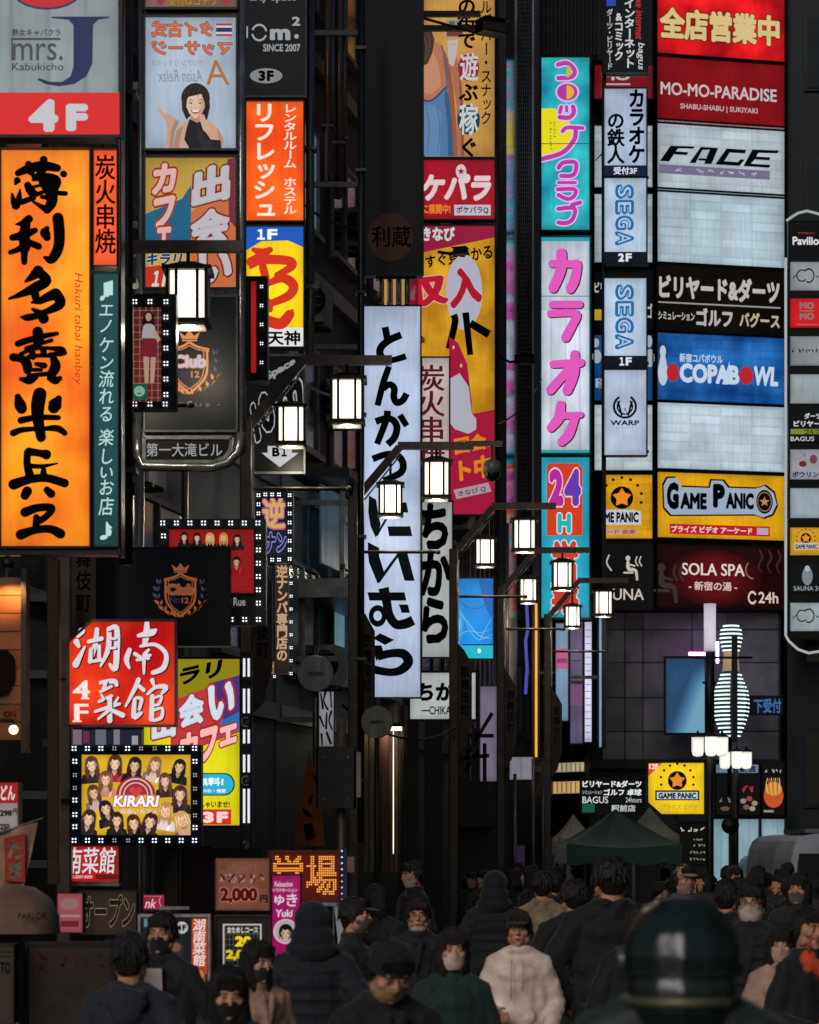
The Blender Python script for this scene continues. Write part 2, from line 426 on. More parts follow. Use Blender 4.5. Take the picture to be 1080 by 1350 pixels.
# ------------------------------------------------------------------ ground
g = MB().add([(-60, -8, 0), (70, -8, 0), (70, 160, 0), (-60, 160, 0)], [(0, 1, 2, 3)], surf('2b2c2f', .35, 0, 'concrete', 1.1)).build('ground', kind='structure')
kb = MB(); A, B = 8, 70
for i in range(24):
    d0 = A + (B-A)*i/24; d1 = A + (B-A)*(i+1)/24 - .02
    x0, x1 = fx(d0)+.95, fx(d1)+.95
    kb.add([(x0, d0, .004), (x0+.16, d0, .004), (x1+.16, d1, .004), (x1, d1, .004), (x0, d0, .12), (x0+.16, d0, .12), (x1+.16, d1, .12), (x1, d1, .12)],
           [(4, 5, 6, 7), (0, 1, 5, 4), (1, 2, 6, 5), (3, 0, 4, 7), (2, 3, 7, 6)], surf('55565a', .7, 0, 'concrete', 4))
kb.build('kerb', kind='structure')
MB().add([(fx(8)-3, 8, .1), (fx(8)+.94, 8, .1), (fx(70)+.94, 70, .1), (fx(70)-3, 70, .1)], [(0, 1, 2, 3)], surf('3c3a3a', .6, 0, 'concrete', 3)).build('pavement', kind='structure')

# ------------------------------------------------------------------ buildings along the left side, each a block whose street wall follows fx(d)
def left_building(d0, d1, top, wall, label, floors, bays, win='1c2c38', sill='4a4e55', added_lit=(), litc='c9b98a', back=11.0, off=0.0, name='building', z0=4.2, fh=3.15, rib=None, wh=1.5):
    root = empty(name, (fx(d0)+off, d0, 0), 0, label, 'building')
    ox, oy = fx(d0)+off, d0; wm = surf(wall, .62, 0, 'concrete', 2.4)
    q = lambda x, d, z: (x-ox, d-oy, z)
    xa, xb = fx(d0)+off, fx(d1)+off; xl = -back
    vs = [q(xl, d0, 0), q(xa, d0, 0), q(xb, d1, 0), q(xl, d1, 0), q(xl, d0, top), q(xa, d0, top), q(xb, d1, top), q(xl, d1, top)]
    MB().add(vs, [(0, 1, 5, 4), (1, 2, 6, 5), (2, 3, 7, 6), (3, 0, 4, 7), (4, 5, 6, 7)], wm).build('wall', root)
    L = math.hypot(xb-xa, d1-d0); u = Vector((xb-xa, d1-d0, 0))/L; n = Vector((u.y, -u.x, 0))
    def fp(s_, z, o): p = u*s_ + n*o; return (p.x, p.y, z)
    def fbox(mb, s0, s1, z0_, z1_, o0, o1, m):
        vs = [fp(s, z, o) for z in (z0_, z1_) for o in (o0, o1) for s in (s0, s1)]
        mb.add(vs, [(0, 2, 3, 1), (4, 5, 7, 6), (0, 1, 5, 4), (2, 6, 7, 3), (0, 4, 6, 2), (1, 3, 7, 5)], m)
    sm = surf(sill, .45, .4, 'metal', 6)
    for f in range(floors):
        mb = MB(); zz = z0 + f*fh; fbox(mb, 0, L, zz-.42, zz-.2, .002, .09, sm); mb.build('string_course', root)
        for b in range(bays):
            s0 = L*(b+.16)/bays; s1 = L*(b+.84)/bays
            fr = MB(); z1 = zz+.35; z2 = z1+wh
            for a0, a1, c0, c1 in ((s0, s0+.06, z1, z2), (s1-.06, s1, z1, z2), (s0+.06, s1-.06, z1, z1+.06), (s0+.06, s1-.06, z2-.06, z2), ((s0+s1)/2-.03, (s0+s1)/2+.03, z1+.06, z2-.06)):
                fbox(fr, a0, a1, c0, c1, .003, .07, sm)
            o = fr.build('window', root)
            pm = lit(litc, .34) if (f, b) in added_lit else glass(win, .12)  # the glowing panes are added to relieve the dark walls
            pn = MB(); fbox(pn, s0+.06, s1-.06, z1+.06, z2-.06, .004, .03, pm); pn.build('pane', o)
            sl_ = MB(); fbox(sl_, s0-.05, s1+.05, z1-.08, z1-.002, .003, .14, sm); sl_.build('sill', o)
    if rib:
        for i in range(rib[0]):
            s_ = L*(rib[1] + (rib[2]-rib[1])*i/(rib[0]-1)); mb = MB(); fbox(mb, s_-.04, s_+.04, rib[3], rib[4], .1, .26, surf(rib[5], .3, .6, 'metal', 8)); mb.build('rib', root)
    return root, (u, n, L, ox, oy, fp, fbox)
b1, _ = left_building(14, 29.3, 24, '2f383b', 'dark corner building behind the big orange signboard', 6, 4, back=16)
b2, _ = left_building(29.4, 36.9, 25, '3d474f', 'dark slim building behind the club sign column', 6, 2)
b3, fb3 = left_building(37, 45.4, 27, '474d54', 'grey building with balcony windows left of the white tonkatsu signboard', 7, 3, win='2a4656', sill='7c838b', added_lit=((0, 1), (1, 2), (2, 0), (4, 1)), litc='7fa4b8')
b4, _ = left_building(45.5, 55.4, 28, '3a424a', 'dark building behind the yellow and red job signboard', 7, 3, added_lit=((1, 0), (3, 2), (0, 2)), litc='b8b0d0', rib=(9, .55, .98, 3.2, 27, '6b6a72'))
b5, _ = left_building(55.5, 66, 27, '3e4452', 'dark building behind the turquoise karaoke signboard', 7, 3)
# the upper front of building three: ribbed dark metal screen with thin pipes with the red light they catch put into their colour
def pipe(x, d, z0, z1, r, m, label, cat='pipe', group='downpipes on the left-hand walls', brackets=True):
    o = MB().tube([(x, d, z0), (x, d, z1)], r, m, n=8).build('drain_pipe'); tag(o, label, cat, group)
    if brackets:
        k = int((z1-z0)/1.6)
        for i in range(k): z = z0+.8+i*1.6; MB().box(x-r*1.6, d-r*1.5, z-.02, x+r*1.6, d+r*2.5, z+.02, METAL).build('clamp', o)
    return o
REDLIT = surf('a07866', .3, .45, 'streaky', 6); GREYP = surf('8a8e94', .3, .5, 'streaky', 6)
for i, (px, d, y0, y1, r, m, lb) in enumerate([
    (432, 39.3, 240, -40, .05, REDLIT, 'reddish-lit pipe, leftmost of the bundle beside the unlit black signboard'),
    (438, 39.5, 262, -40, .045, GREYP, 'bright grey pipe, second in the bundle beside the unlit black signboard'),
    (447, 39.8, 262, -40, .06, REDLIT, 'wide reddish-lit pipe, third in the bundle beside the unlit black signboard'),
    (454, 40.0, 255, -40, .04, GREYP, 'thin bright pipe, rightmost of the bundle beside the unlit black signboard'),
    (476, 35.8, 1110, -40, .045, surf('5d6166', .35, .8, 'streaky', 6), 'long grey pipe running down the left edge of the unlit black signboard'),
    (409, 31.6, 470, -40, .05, GREYP, 'grey pole along the right side of the orange refresh signboard'),
    (166, 23.2, 745, -40, .06, surf('4b4c4e', .3, .8, 'streaky', 6), 'steel pole between the orange signboard and the club column'),
    (184, 27.4, 1110, 610, .05, GREYP, 'pale pipe under the chrome building name plate'),
    (244, 27.8, 1112, 610, .035, surf('b5ab8a', .3, .8, 'streaky', 6), 'brassy pipe hanging under the middle of the building name plate'),
    (668, 50.5, 1000, 690, .05, GREYP, 'grey pipe below the red job signboard')]):
    pipe(X(px, d), d, Z(y0, d), Z(y1, d), r, m, lb)
# vertical duct and cable tray beside the job signboard
def slab(name, px0, px1, d, y0, y1, th, m, label, cat, group=None, parent=None, b=0.01):
    x0, x1 = X(px0, d), X(px1, d); cx = (x0+x1)/2
    o = MB().box(x0-cx, 0, 0, x1-cx, th, Z(y0, d)-Z(y1, d), m, b).build(name, parent); o.location = (cx, d, Z(y1, d))
    return tag(o, label, cat, group)
xa_, xb_ = X(668, 54), X(682, 55.3)
tag(MB().prism([(xa_, 54), (xb_, 55.3), (xb_-.1, 55.6), (xa_-.25, 54.2)], Z(930, 54), 22, surf('c4d0d8', .05, 1.0, 'chrome', 3)).build('reflective_column'), 'polished metal column that mirrors the turquoise karaoke sign', 'column')
slab('reflective_strip', 657, 668, 52.0, -40, 940, .3, surf('2c3038', .3, .6, 'streaky', 3), 'dark steel column left of the polished one', 'column')
# perforated screen: many crossing wires joined as one part
mb = MB(); d = 53.5; xa, xb = X(683, d), X(700, d)
for i in range(7): x = xa + (xb-xa)*i/6; mb.tube([(x, d, 8), (x, d, 21)], .008, GREYP, n=4)
for i in range(150): z = 8 + i*13/150; mb.tube([(xa, d, z), (xb, d, z)], .008, GREYP, n=4, cap=False)
mesh_o = tag(MB().box(xa-.05, d+.12, 8, xb+.05, d+.2, 21, DARK).box(xa-.06, d-.02, 7.9, xa-.02, d+.2, 21, GREYP).box(xb+.02, d-.02, 7.9, xb+.06, d+.2, 21, GREYP).build('mesh_screen'), 'tall narrow wire mesh screen between the job and karaoke signboards', 'mesh screen')
mb.build('wire_mesh', mesh_o, kind='stuff')
slab('corrugated_duct', 701, 712, 56.3, -40, 1010, .35, surf('4b4f58', .35, .6, 'streaky', 3), 'grey duct at the left edge of the karaoke signboard', 'duct')
for i in range(6):
    pass
# louvred wall above the karaoke sign
t = empty('louvre_screen', (X(742, 59), 59, Z(72, 59)), 0, 'dark ribbed metal screen above the turquoise karaoke signboard', 'louvre')
for i in range(18):
    x = (i-9)*.085; MB().box(x, 0, 0, x+.04, .12, 3.4, surf('1b2b2a', .35, .5, 'metal', 5)).build('slat', t)
MB().box(-.85, .13, -.05, .85, .2, 3.45, BLACK).build('backing', t)

# balcony and window band of the grey building (left of the tonkatsu sign)
def band():
    t = empty('balcony', (fx(39), 39, Z(790, 39.5)), 0, 'grey balcony with tall window frames left of the tonkatsu signboard', 'balcony')
    u, n, L, ox, oy, fp, fbox = fb3; sm = surf('7b8086', .4, .3, 'metal', 5); dkm = surf('2e3439', .4, .4, 'metal', 5)
    dx, dy = ox-fx(39), oy-39; zb = Z(790, 39.5)
    class T(MB):
        def add(s, vs, fs, m, smooth=False): return MB.add(s, [(v[0]+dx, v[1]+dy, v[2]-zb) for v in vs], fs, m, smooth)
    a = T(); fbox(a, 1.2, 6.6, zb-.1, zb+.16, .0, .75, sm); a.build('slab', t)
    a = T(); fbox(a, 1.2, 6.6, zb+.3, zb+.36, .62, .7, dkm); fbox(a, 1.2, 6.6, zb+.95, zb+1.02, .62, .7, sm); a.build('rail', t)
    for i in range(10):
        s_ = 1.25 + i*.585; a = T(); fbox(a, s_, s_+.05, zb+.16, zb+1.55, .62, .68, dkm if i % 3 else sm); a.build('post', t)
    a = T(); fbox(a, 1.0, 6.8, zb+1.55, zb+1.67, .0, .8, dkm); a.build('canopy', t)
    for i in range(4):
        s_ = 1.3 + i*1.32; a = T(); fbox(a, s_+.06, s_+1.2, zb+.4, zb+1.5, .3, .33, lit('44606e', .4)); a.build('pane', t)  # a dim glow is put into the balcony glass
band()
# pale ribs below the balcony
for i, (px, y0, y1, c) in enumerate([(425, 785, 1030, '8b9096'), (433, 785, 1060, 'a4a6ae'), (389, 760, 1100, '2c3238'), (404, 770, 1100, '33373c')]):
    d = 41 + i*.01; slab('wall_rib', px, px+8, d, y0, y1, .2, surf(c, .5, .1, 'streaky', 4), ['pale grey upright under the balcony end', 'brightest pale upright under the balcony end', 'dark upright below the gilded vertical sign', 'dark upright right of the gilded vertical sign'][i], 'pilaster')
# entrance bay seen between the post bases: striped shutter and columns
for i, (px0, px1, d, y0, y1, c, lb) in enumerate([
    (487, 500, 40.5, 968, 1150, '8a7a66', 'beige tiled pilaster left of the striped entrance column'),
    (503, 513, 40.7, 968, 1150, '6e4d48', 'reddish pilaster in the entrance below the tonkatsu signboard'),
    (528, 533, 40.9, 930, 1150, '2b2d30', 'black upright in the entrance below the tonkatsu signboard'),
    (536, 552, 40.2, 948, 1180, '23262a', 'broad dark panel below the white chikara signboard'),
    (560, 583, 42.6, 950, 1200, '1b2226', 'dark steel shutter guide below the white chikara signboard')]):
    slab('entrance_pilaster', px0, px1, d, y0, y1, .3, surf(c, .5, .1, 'streaky', 5), lb, 'pilaster')
t = empty('entrance_light_box', P(518, 1000, 41.5), 0, 'tall thin lit strip light in the entrance below the tonkatsu signboard', 'light')
MB().box(-.05, 0, -1.5, .05, .1, .55, DARK).build('housing', t); MB().box(-.03, -.02, -1.45, .02, -.001, .5, lit('efe6cf', 1.8)).build('tube', t)
t = empty('entrance_ceiling_light', P(512, 962, 40.6), 0, 'flat cream ceiling light over the striped entrance below the tonkatsu signboard', 'light'); MB().box(-.22, -.3, .03, .22, .3, .09, DARK).build('housing', t); MB().box(-.2, -.28, .0, .2, .28, .028, lit('ffe9c4', 5, 'flat')).build('diffuser', t)
for i in range(22):
    pass
t = empty('beige_shutter', P(508, 1150, 41.2), 0, 'vertically banded beige shutter under the round disc sign', 'shutter')
for i in range(9):
    x = -.32 + i*.075; MB().box(x, 0, 0, x+.06, .05, 2.5, surf(['a08e76', '7c6552', '8f7f6b'][i % 3], .5, 0, 'streaky', 5)).build('slat', t)

# ------------------------------------------------------------------ right-hand tower (its street wall faces the camera)
D0 = 60.0
tw = empty('sign_tower_building', (X(910, D0), D0+.6, 0), 0, 'dark tiled building that carries the stack of lit panels on the right', 'building')
x0, x1 = X(781, D0)-X(910, D0), X(1037, D0)-X(910, D0)
MB().box(x0, .3, 0, x1, 12, 27, surf('24282f', .6, 0, 'concrete', 2)).build('wall', tw)
tm = [surf('7c828c', .35, .1, 'concrete', 2), surf('868b94', .35, .1, 'concrete', 2), surf('70767f', .35, .1, 'concrete', 2)]
xs = [X(p, D0)-X(910, D0) for p in (798, 828, 852, 918, 966, 1034)]
ys = [803, 826, 870, 917, 962, 1000]
for i in range(len(xs)-1):
    for j in range(len(ys)-1):
        za, zb = Z(ys[j+1], D0), Z(ys[j], D0)
        MB().box(xs[i]+.012, .25, za+.012, xs[i+1]-.012, .3-.002, zb-.012, tm[(i*2+j) % 3]).build('panel', tw)
t = MB().box(x0, .05, Z(1012, D0), x1, .3, Z(1000, D0), DARK).build('ledge', tw)
# far right neighbour and the block behind
o = MB().box(X(1038, 61), 61, 0, 48, 74, 30, surf('20282e', .55, 0, 'concrete', 2)).build('far_right_building'); tag(o, 'nearly black building at the right edge beside the curved directory sign', 'building')
for i in range(7):
    for j in range(14):
        z = 3 + i*3.2; x = X(1042, 61) + .3 + j*1.3; w_ = MB().box(x, 60.93, z, x+1.0, 60.99, z+1.7, surf('30363c', .4, .4, 'metal', 5)).build('window', o); MB().box(x+.06, 60.9, z+.06, x+.94, 60.925, z+1.64, glass('0d1a20', .1)).build('pane', w_)
o = MB().box(-40, 76, 0, 60, 84, 30, surf('262c33', .6, 0, 'concrete', 2)).build('end_building'); tag(o, 'black building closing the far end of the street behind everything', 'building')

o = tag(MB().box(17, 10, 0, 40, 60.9, 26, surf('262c33', .6, 0, 'concrete', 2)).build('right_side_building'), 'long dark building outside the right edge of the view', 'building')
for i in range(6):
    for j in range(10):
        z = 3.4+i*3.2; y = 12+j*4.8; w_ = MB().box(16.93, y, z, 16.99, y+2.6, z+1.6, surf('30363c', .4, .4, 'metal', 5)).build('window', o); MB().box(16.9, y+.08, z+.08, 16.925, y+2.52, z+1.52, lit('c9b98a', .25) if (i*7+j*3) % 5 == 0 else glass('0d1a20', .1)).build('pane', w_)
# ------------------------------------------------------------------ lamp posts
LG = lit('fff2dc', 2.6, 'opal'); LS = lit('f4e2c0', 1.1, 'flat')
def lantern(parent, x, zc, s=1.0, y=0.0, hang=.2):
    """hanging square lantern: dark cap, base ring, corner bars, opal glass"""
    w_, h = .145*s, .2*s; z0, z1 = zc-h, zc+h
    fr = MB()
    fr.prism([(x-w_*1.4, y-w_*1.4), (x+w_*1.4, y-w_*1.4), (x+w_*1.4, y+w_*1.4), (x-w_*1.4, y+w_*1.4)], z1, z1+.035*s, BLACK)
    fr.add([(x-w_*1.2, y-w_*1.2, z1+.035*s), (x+w_*1.2, y-w_*1.2, z1+.035*s), (x+w_*1.2, y+w_*1.2, z1+.035*s), (x-w_*1.2, y+w_*1.2, z1+.035*s),
            (x-w_*.4, y-w_*.4, z1+.09*s), (x+w_*.4, y-w_*.4, z1+.09*s), (x+w_*.4, y+w_*.4, z1+.09*s), (x-w_*.4, y+w_*.4, z1+.09*s)],
           [(0, 1, 5, 4), (1, 2, 6, 5), (2, 3, 7, 6), (3, 0, 4, 7), (4, 5, 6, 7)], BLACK)
    fr.box(x-w_*1.28, y-w_*1.28, z0-.03*s, x+w_*1.28, y+w_*1.28, z0, BLACK)
    fr.box(x-w_*1.0, y-w_*1.0, z0-.055*s, x+w_*1.0, y+w_*1.0, z0-.032*s, surf('a9a79d', .3, .6, 'metal', 5))
    for cx_, cy_ in ((-1, -1), (1, -1), (-1, 1), (1, 1)):
        fr.box(x+cx_*w_*1.1-.013*s, y+cy_*w_*1.1-.013*s, z0, x+cx_*w_*1.1+.013*s, y+cy_*w_*1.1+.013*s, z1, BLACK)
    for cx_ in (-.6, .6):
        fr.box(x+cx_*w_-.013*s, y-w_*1.13, z0, x+cx_*w_+.013*s, y-w_*1.03, z1, BLACK)
    fr.tube([(x, y, z1+.08*s), (x, y, z1+hang+.08*s)], .018, BLACK, n=6)
    f = fr.build('lantern', parent)
    gb = MB(); gb.prism([(x-w_*.8, y-w_*.98), (x+w_*.8, y-w_*.98), (x+w_*.98, y-w_*.8), (x+w_*.98, y+w_*.8), (x+w_*.8, y+w_*.98), (x-w_*.8, y+w_*.98), (x-w_*.98, y+w_*.8), (x-w_*.98, y-w_*.8)], z0+.002, z1-.002, LG, False)
    gb.build('opal_glass', f)
    lp_ = bpy.data.lights.new('lantern_bulb', 'POINT'); lp_.energy = 14*s; lp_.color = (1, .86, .66); lp_.shadow_soft_size = .06
    lo_ = bpy.data.objects.new('lantern_light', lp_); link(lo_, f); lo_.location = (x, y-.0, z0-.1*s)
    return f
lp = empty('street_lamp', (0, 0, 0), 0, '', 'street lamp', 'twin lantern street lamps in a row')
MB().box(-.085, -.085, 0, .085, .085, 1.1, POSTM, .02).box(-.07, -.07, 1.1, .07, .07, 6.8, POSTM, .015).build('pole', lp)
MB().box(-.16, -.16, 0, .16, .16, .12, POSTM, .02).build('base_plate', lp)
MB().tube([(0, 0, 6.72), (.62, 0, 7.46)], [.055, .05], POSTM, sq=True).tube([(.6, 0, 7.48), (1.62, 0, 7.48)], .05, POSTM, sq=True).tube([(.03, -.03, 6.60), (.64, -.03, 7.36)], .012, GREYP, n=5).build('arm', lp)
MB().tube([(0, 0, 6.05), (1.12, 0, 6.05)], .022, POSTM, n=6).ball((1.14, 0, 6.05), .035, POSTM).build('banner_rod', lp)
lantern(lp, .50, 6.75, .94, hang=.3); lantern(lp, 1.12, 7.02, 1.09, hang=.16)
MB().box(.073, -.06, 5.34, .088, -.045, 6.62, CHROME).build('lit_edge_strip', lp)  # added bright strip that imitates the lit edge of the pole
# name plate box with cut corners, a dark word cast on it
pl = MB().extr([(.072, 3.55), (.2, 3.68), (.29, 4.05), (.29, 4.98), (.17, 5.2), (.072, 5.3)], -.06, .06, surf('4c3a32', .45, .2, 'metal', 6)).build('name_plate', lp)
v, f_ = bold(*raw_glyph('歌'), .02); mb = MB(); c_, E_ = em()
for i, ch in enumerate('歌舞伎町'):
    v, f_ = bold(*raw_glyph(ch), .015); v = (v-c_)/E_
    mb.add([(.18+p[0]*.13, -.0625, 4.85-i*.2+p[1]*.17) for p in v], f_, surf('0c0b0b', .6, 0, 'print', 20))
mb.build('lettering', pl)
LPOS = [(85, 24.7), (325, 30.4), (466, 36.8), (598, 43.2), (660, 49.5), (722, 55.0)]
LLAB = ['nearest street lamp, large twin lanterns in front of the club sign column', 'second street lamp, twin lanterns in front of the black B1 arrow sign',
        'third street lamp, its slanting arm crossing the white tonkatsu signboard', 'fourth street lamp, twin lanterns just above the blue screen',
        'fifth street lamp, twin lanterns over the lower end of the karaoke signboard', 'farthest street lamp, smallest twin lanterns beside the sauna sign']
for i, (px, d) in enumerate(LPOS):
    o = lp if i == 0 else copy_tree(lp); o.location = (X(px, d), d, 0); o['label'] = LLAB[i]
# dome camera at the third lamp's long arm
t = empty('dome_camera', P(649, 585, 36.8), 0, 'round grey dome camera hanging from the third lamp arm by the red sign', 'camera')
MB().tube([(-.35, 0, 0), (.14, 0, 0)], .035, POSTM, sq=True).tube([(0, 0, 0), (0, 0, -.24)], .018, POSTM).build('arm', t)
MB().lathe([(.02, -.2), (.1, -.24), (.125, -.3), (.12, -.4)], surf('8d9093', .4, .2, 'plain', 5)).build('housing', t)
MB().ball((0, 0, -.4), (.11, .11, .11), glass('1a1d20', .05)).build('dome', t)
# floodlight cameras
def flood(px, py, d, label, s=1.0, a=0.0, arm=.5):
    t = empty('floodlight', P(px, py, d), R(a), label, 'floodlight')
    MB().box(-.22*s, -.2*s, -.1*s, .22*s, .12*s, .1*s, BLACK, .03*s).build('body', t)
    MB().box(-.19*s, -.215*s, -.08*s, .19*s, -.203*s, .08*s, glass('303a40', .05)).build('lens', t)
    MB().box(-.25*s, -.3*s, .1*s, .25*s, .1*s, .115*s, BLACK).build('visor', t)
    MB().tube([(0, 0, 0), (-.1*s, .3, 0), (-arm, .3, .1)], .025, BLACK).build('arm', t)
flood(645, 38, 45.5, 'large black spotlight on arms over the top of the job signboard', 1.0, 30, 1.2)
flood(690, 475, 51, 'black spotlight beside the karaoke letters', .75, 40, .4)
flood(608, 332, 44, 'small bright spotlight in front of the job signboard', .5, -20, .5)
t = empty('steel_boom', P(557, 28, 45.8), 0, 'black double steel arm across the top of the job signboard', 'bracket')
MB().tube([(0, 0, .12), (.98, 0, .12)], .045, BLACK, sq=True).build('upper_arm', t); MB().tube([(0, 0, -.12), (1.0, 0, -.12)], .045, BLACK, sq=True).build('lower_arm', t)
# round road signs seen from behind
for px, py, d, r, lb in ((416, 888, 32, .215, 'round road sign seen from behind, left of the third lamp'), (497, 952, 35.5, .21, 'round dark road sign seen from behind below the tonkatsu signboard')):
    t = empty('round_road_sign', (X(px, d), d, 0), 0, lb, 'road sign')
    MB().tube([(0, .05, 0), (0, .05, Z(py, d)+.3)], .035, surf('4a4644', .4, .5, 'metal', 6)).build('pole', t)
    MB().lathe([(r, -.012), (r, .012)], surf('2d3030', .4, .3, 'metal', 4), (0, 0, Z(py, d)), 28, 'y').lathe([(r*.96, -.016), (r, -.016), (r, -.012)], GREYP, (0, 0, Z(py, d)), 28, 'y').build('disc', t)
    MB().box(-.09, -.03, Z(py, d)-.02, .09, .04, Z(py, d)+.02, METAL).build('bracket', t)
# back of a traffic signal box
t = empty('signal_box', P(443, 1025, 27.5), 0, 'square black signal box with four screws seen from behind', 'signal box')
MB().box(-.2, 0, -.31, .2, .2, .31, BLACK, .02).build('case', t)
for a in (-.12, .12):
    for b in (-.22, .2): MB().lathe([(.012, -.008), (.012, 0)], CHROME, (a, 0, b), 8, 'y').build('screw', t)
MB().box(.2, .05, -.2, .25, .12, .26, GREYP).build('side_rail', t)
MB().tube([(.05, .22, -3.0+.0), (.05, .22, .6)], .05, POSTM).build('pole', t)

# lobed lamps on the right
def lobed(px, d, py, label, s=1.0, top=None):
    z = Z(py, d); t = empty('lobed_lamp', (X(px, d), d, 0), 0, label, 'street lamp', 'lobed lamps near the bowling pin')
    MB().tube([(0, 0, 0), (0, 0, z+.2)], .055, BLACK).box(-.14, -.14, 0, .14, .14, .25, BLACK, .02).build('pole', t)
    for k in (-1, 0, 1):
        x = k*.2*s; y = -.18 if k == 0 else .0
        MB().lathe([(.03*s, -.17*s), (.08*s, -.15*s), (.102*s, -.08*s), (.102*s, .15*s)], lit('f6f3e4', 1.35, 'opal'), (x, y, z), 14).build('opal_shade', t)
        MB().lathe([(.11*s, .152*s), (.11*s, .175*s), (.03*s, .2*s), (.015*s, .26*s)], BLACK, (x, y, z), 14).build('cap', t)
    if top:
        MB().lathe([(.1, Z(858, d)), (.1, Z(796, d))], lit('e4dcec', .62), (0, 0, 0), 16).build('light_column', t)
        MB().tube([(0, 0, z+.2), (0, 0, Z(859, d))], .075, BLACK).build('upper_pole', t)
        for yy, L1, L2 in ((867, -.28, .7), (900, -.12, .1)): MB().tube([(L1, 0, Z(yy, d)), (L2, 0, Z(yy, d))], .02, BLACK, n=6).build('banner_rod', t)
    return t
lobed(936, 45, 984, 'lobed street lamp with a glowing white column on top of its pole', 1.0, True)
lobed(970, 50, 1002, 'lower lobed street lamp below the striped bowling pin', .98)
t = empty('round_no_entry_back', (X(963, 49), 49, 0), 0, 'round sign disc seen dark against the bright shop window', 'road sign')
MB().lathe([(.16, -.01), (.16, .01)], BLACK, (0, 0, Z(1088, 49)), 24, 'y').build('disc', t); MB().tube([(0, .03, 0), (0, .03, Z(1080, 49))], .03, BLACK).build('pole', t)
t.name = 'disc_road_sign'

# neon bowling pin: horizontal light slats following a pin profile on a dark body
d = 57.5; t = empty('neon_bowling_pin', P(966, 973, d), 0, 'big bowling pin made of white neon slats', 'neon sign')
prof = [(822, 9), (830, 13.5), (840, 14.5), (850, 12.5), (857, 10.5), (880, 11), (895, 15.5), (910, 22), (925, 24), (940, 23), (955, 18), (972, 11)]
def pw(y):
    for (a, b), (c, e_) in zip(prof, prof[1:]):
        if a <= y <= c: return b + (e_-b)*(y-a)/(c-a)
    return 10
s_ = d/F; zz = lambda y: (973-y)*s_
MB().lathe([(pw(y)*s_*.82, zz(y)) for y in range(972, 820, -6)], surf('10282c', .4, .2, 'painted', 4), (0, .3, 0), 20).build('body', t)
neon = lit('d8f4f0', 1.5, 'flat')
y = 824
while y < 972:
    if not (858 < y < 884):
        wv = pw(y)*s_; zc = zz(y); pts = [(wv*math.cos(R(a)), .3 - wv*math.sin(R(a)), zc) for a in range(180, -1, -20)]
        if y > 884: 
            MB().tube(pts[:5], .017, neon, n=6).build('neon_tube', t); MB().tube(pts[5:], .017, neon, n=6).build('neon_tube', t)
        else: MB().tube(pts, .017, neon, n=6).build('neon_tube', t)
    y += 5.4
MB().lathe([(pw(884)*s_*.95, zz(884)), (pw(870)*s_*.95, zz(870)), (pw(858)*s_*.95, zz(858))], lit('c9a98c', .55), (0, .3, 0), 20).build('neck_band', t)
MB().box(-.03, -.12, -.1, .09, -.04, zz(838), surf('15282a', .5, .2, 'painted', 4)).build('support', t)
MB().tube([(0, .55, -1.2), (0, .55, 2.2)], .05, DARK).build('mast', t)

# neon lines on the far left facade
def neonline(name, pts, d, col, e, r, label, cat='neon light'):
    o = MB().tube([P(x, y, d) for x, y in pts], r, lit(col, e, 'flat'), n=6).build(name); tag(o, label, cat); return o
neonline('neon_strip', [(707, 790), (707, 998)], 55.8, 'ffb23c', .9, .025, 'long thin yellow neon line down the dark wall')
neonline('neon_squiggle', [(694, 790), (696, 830), (693, 845), (695, 880), (693, 915)], 51.6, '5a5ccc', .6, .03, 'blue and violet neon squiggle beside the yellow line')
neonline('neon_edge', [(1036, 340), (1036, 838), (1040, 845), (1052, 856), (1066, 861), (1085, 858)], 58.6, 'dfe8ea', .45, .028, 'white light line curving under the directory sign', 'neon light')
neonline('neon_crest', [(1037, 291), (1044, 286), (1052, 281), (1064, 278), (1076, 281), (1084, 284)], 58.6, 'dfe8ea', .4, .028, 'white light line arching over the directory sign', 'neon light')
# small bulbs at the tower panel corners
for i, y in enumerate((353, 445, 535, 625, 716)):
    o = MB().ball(P(1037, y, 59.6), .045, lit('fff6d8', 3, 'flat'), 8, 6).build('corner_bulb'); tag(o, ['tiny bulb, uppermost at the right edge of the panel stack', 'tiny bulb at the right edge between billiards and bowling panels', 'tiny bulb at the right edge below the blue bowling panel', 'tiny bulb at the right edge above the game centre panel', 'tiny bulb at the right edge above the sauna panel'][i], 'bulb', 'bulbs on the right edge of the panel stack')

# pink neon tube on the wall behind the glowing column, and a violet one
neonline('pink_neon_tube', [(908, 862), (930, 862)], 59.6, 'ff6ad0', 16, .035, 'short pink neon tube glowing on the wall left of the glowing column')
neonline('violet_neon_tube', [(946, 846), (946, 874)], 59.6, '9c8cff', 16, .03, 'short violet neon tube glowing on the wall right of the glowing column')
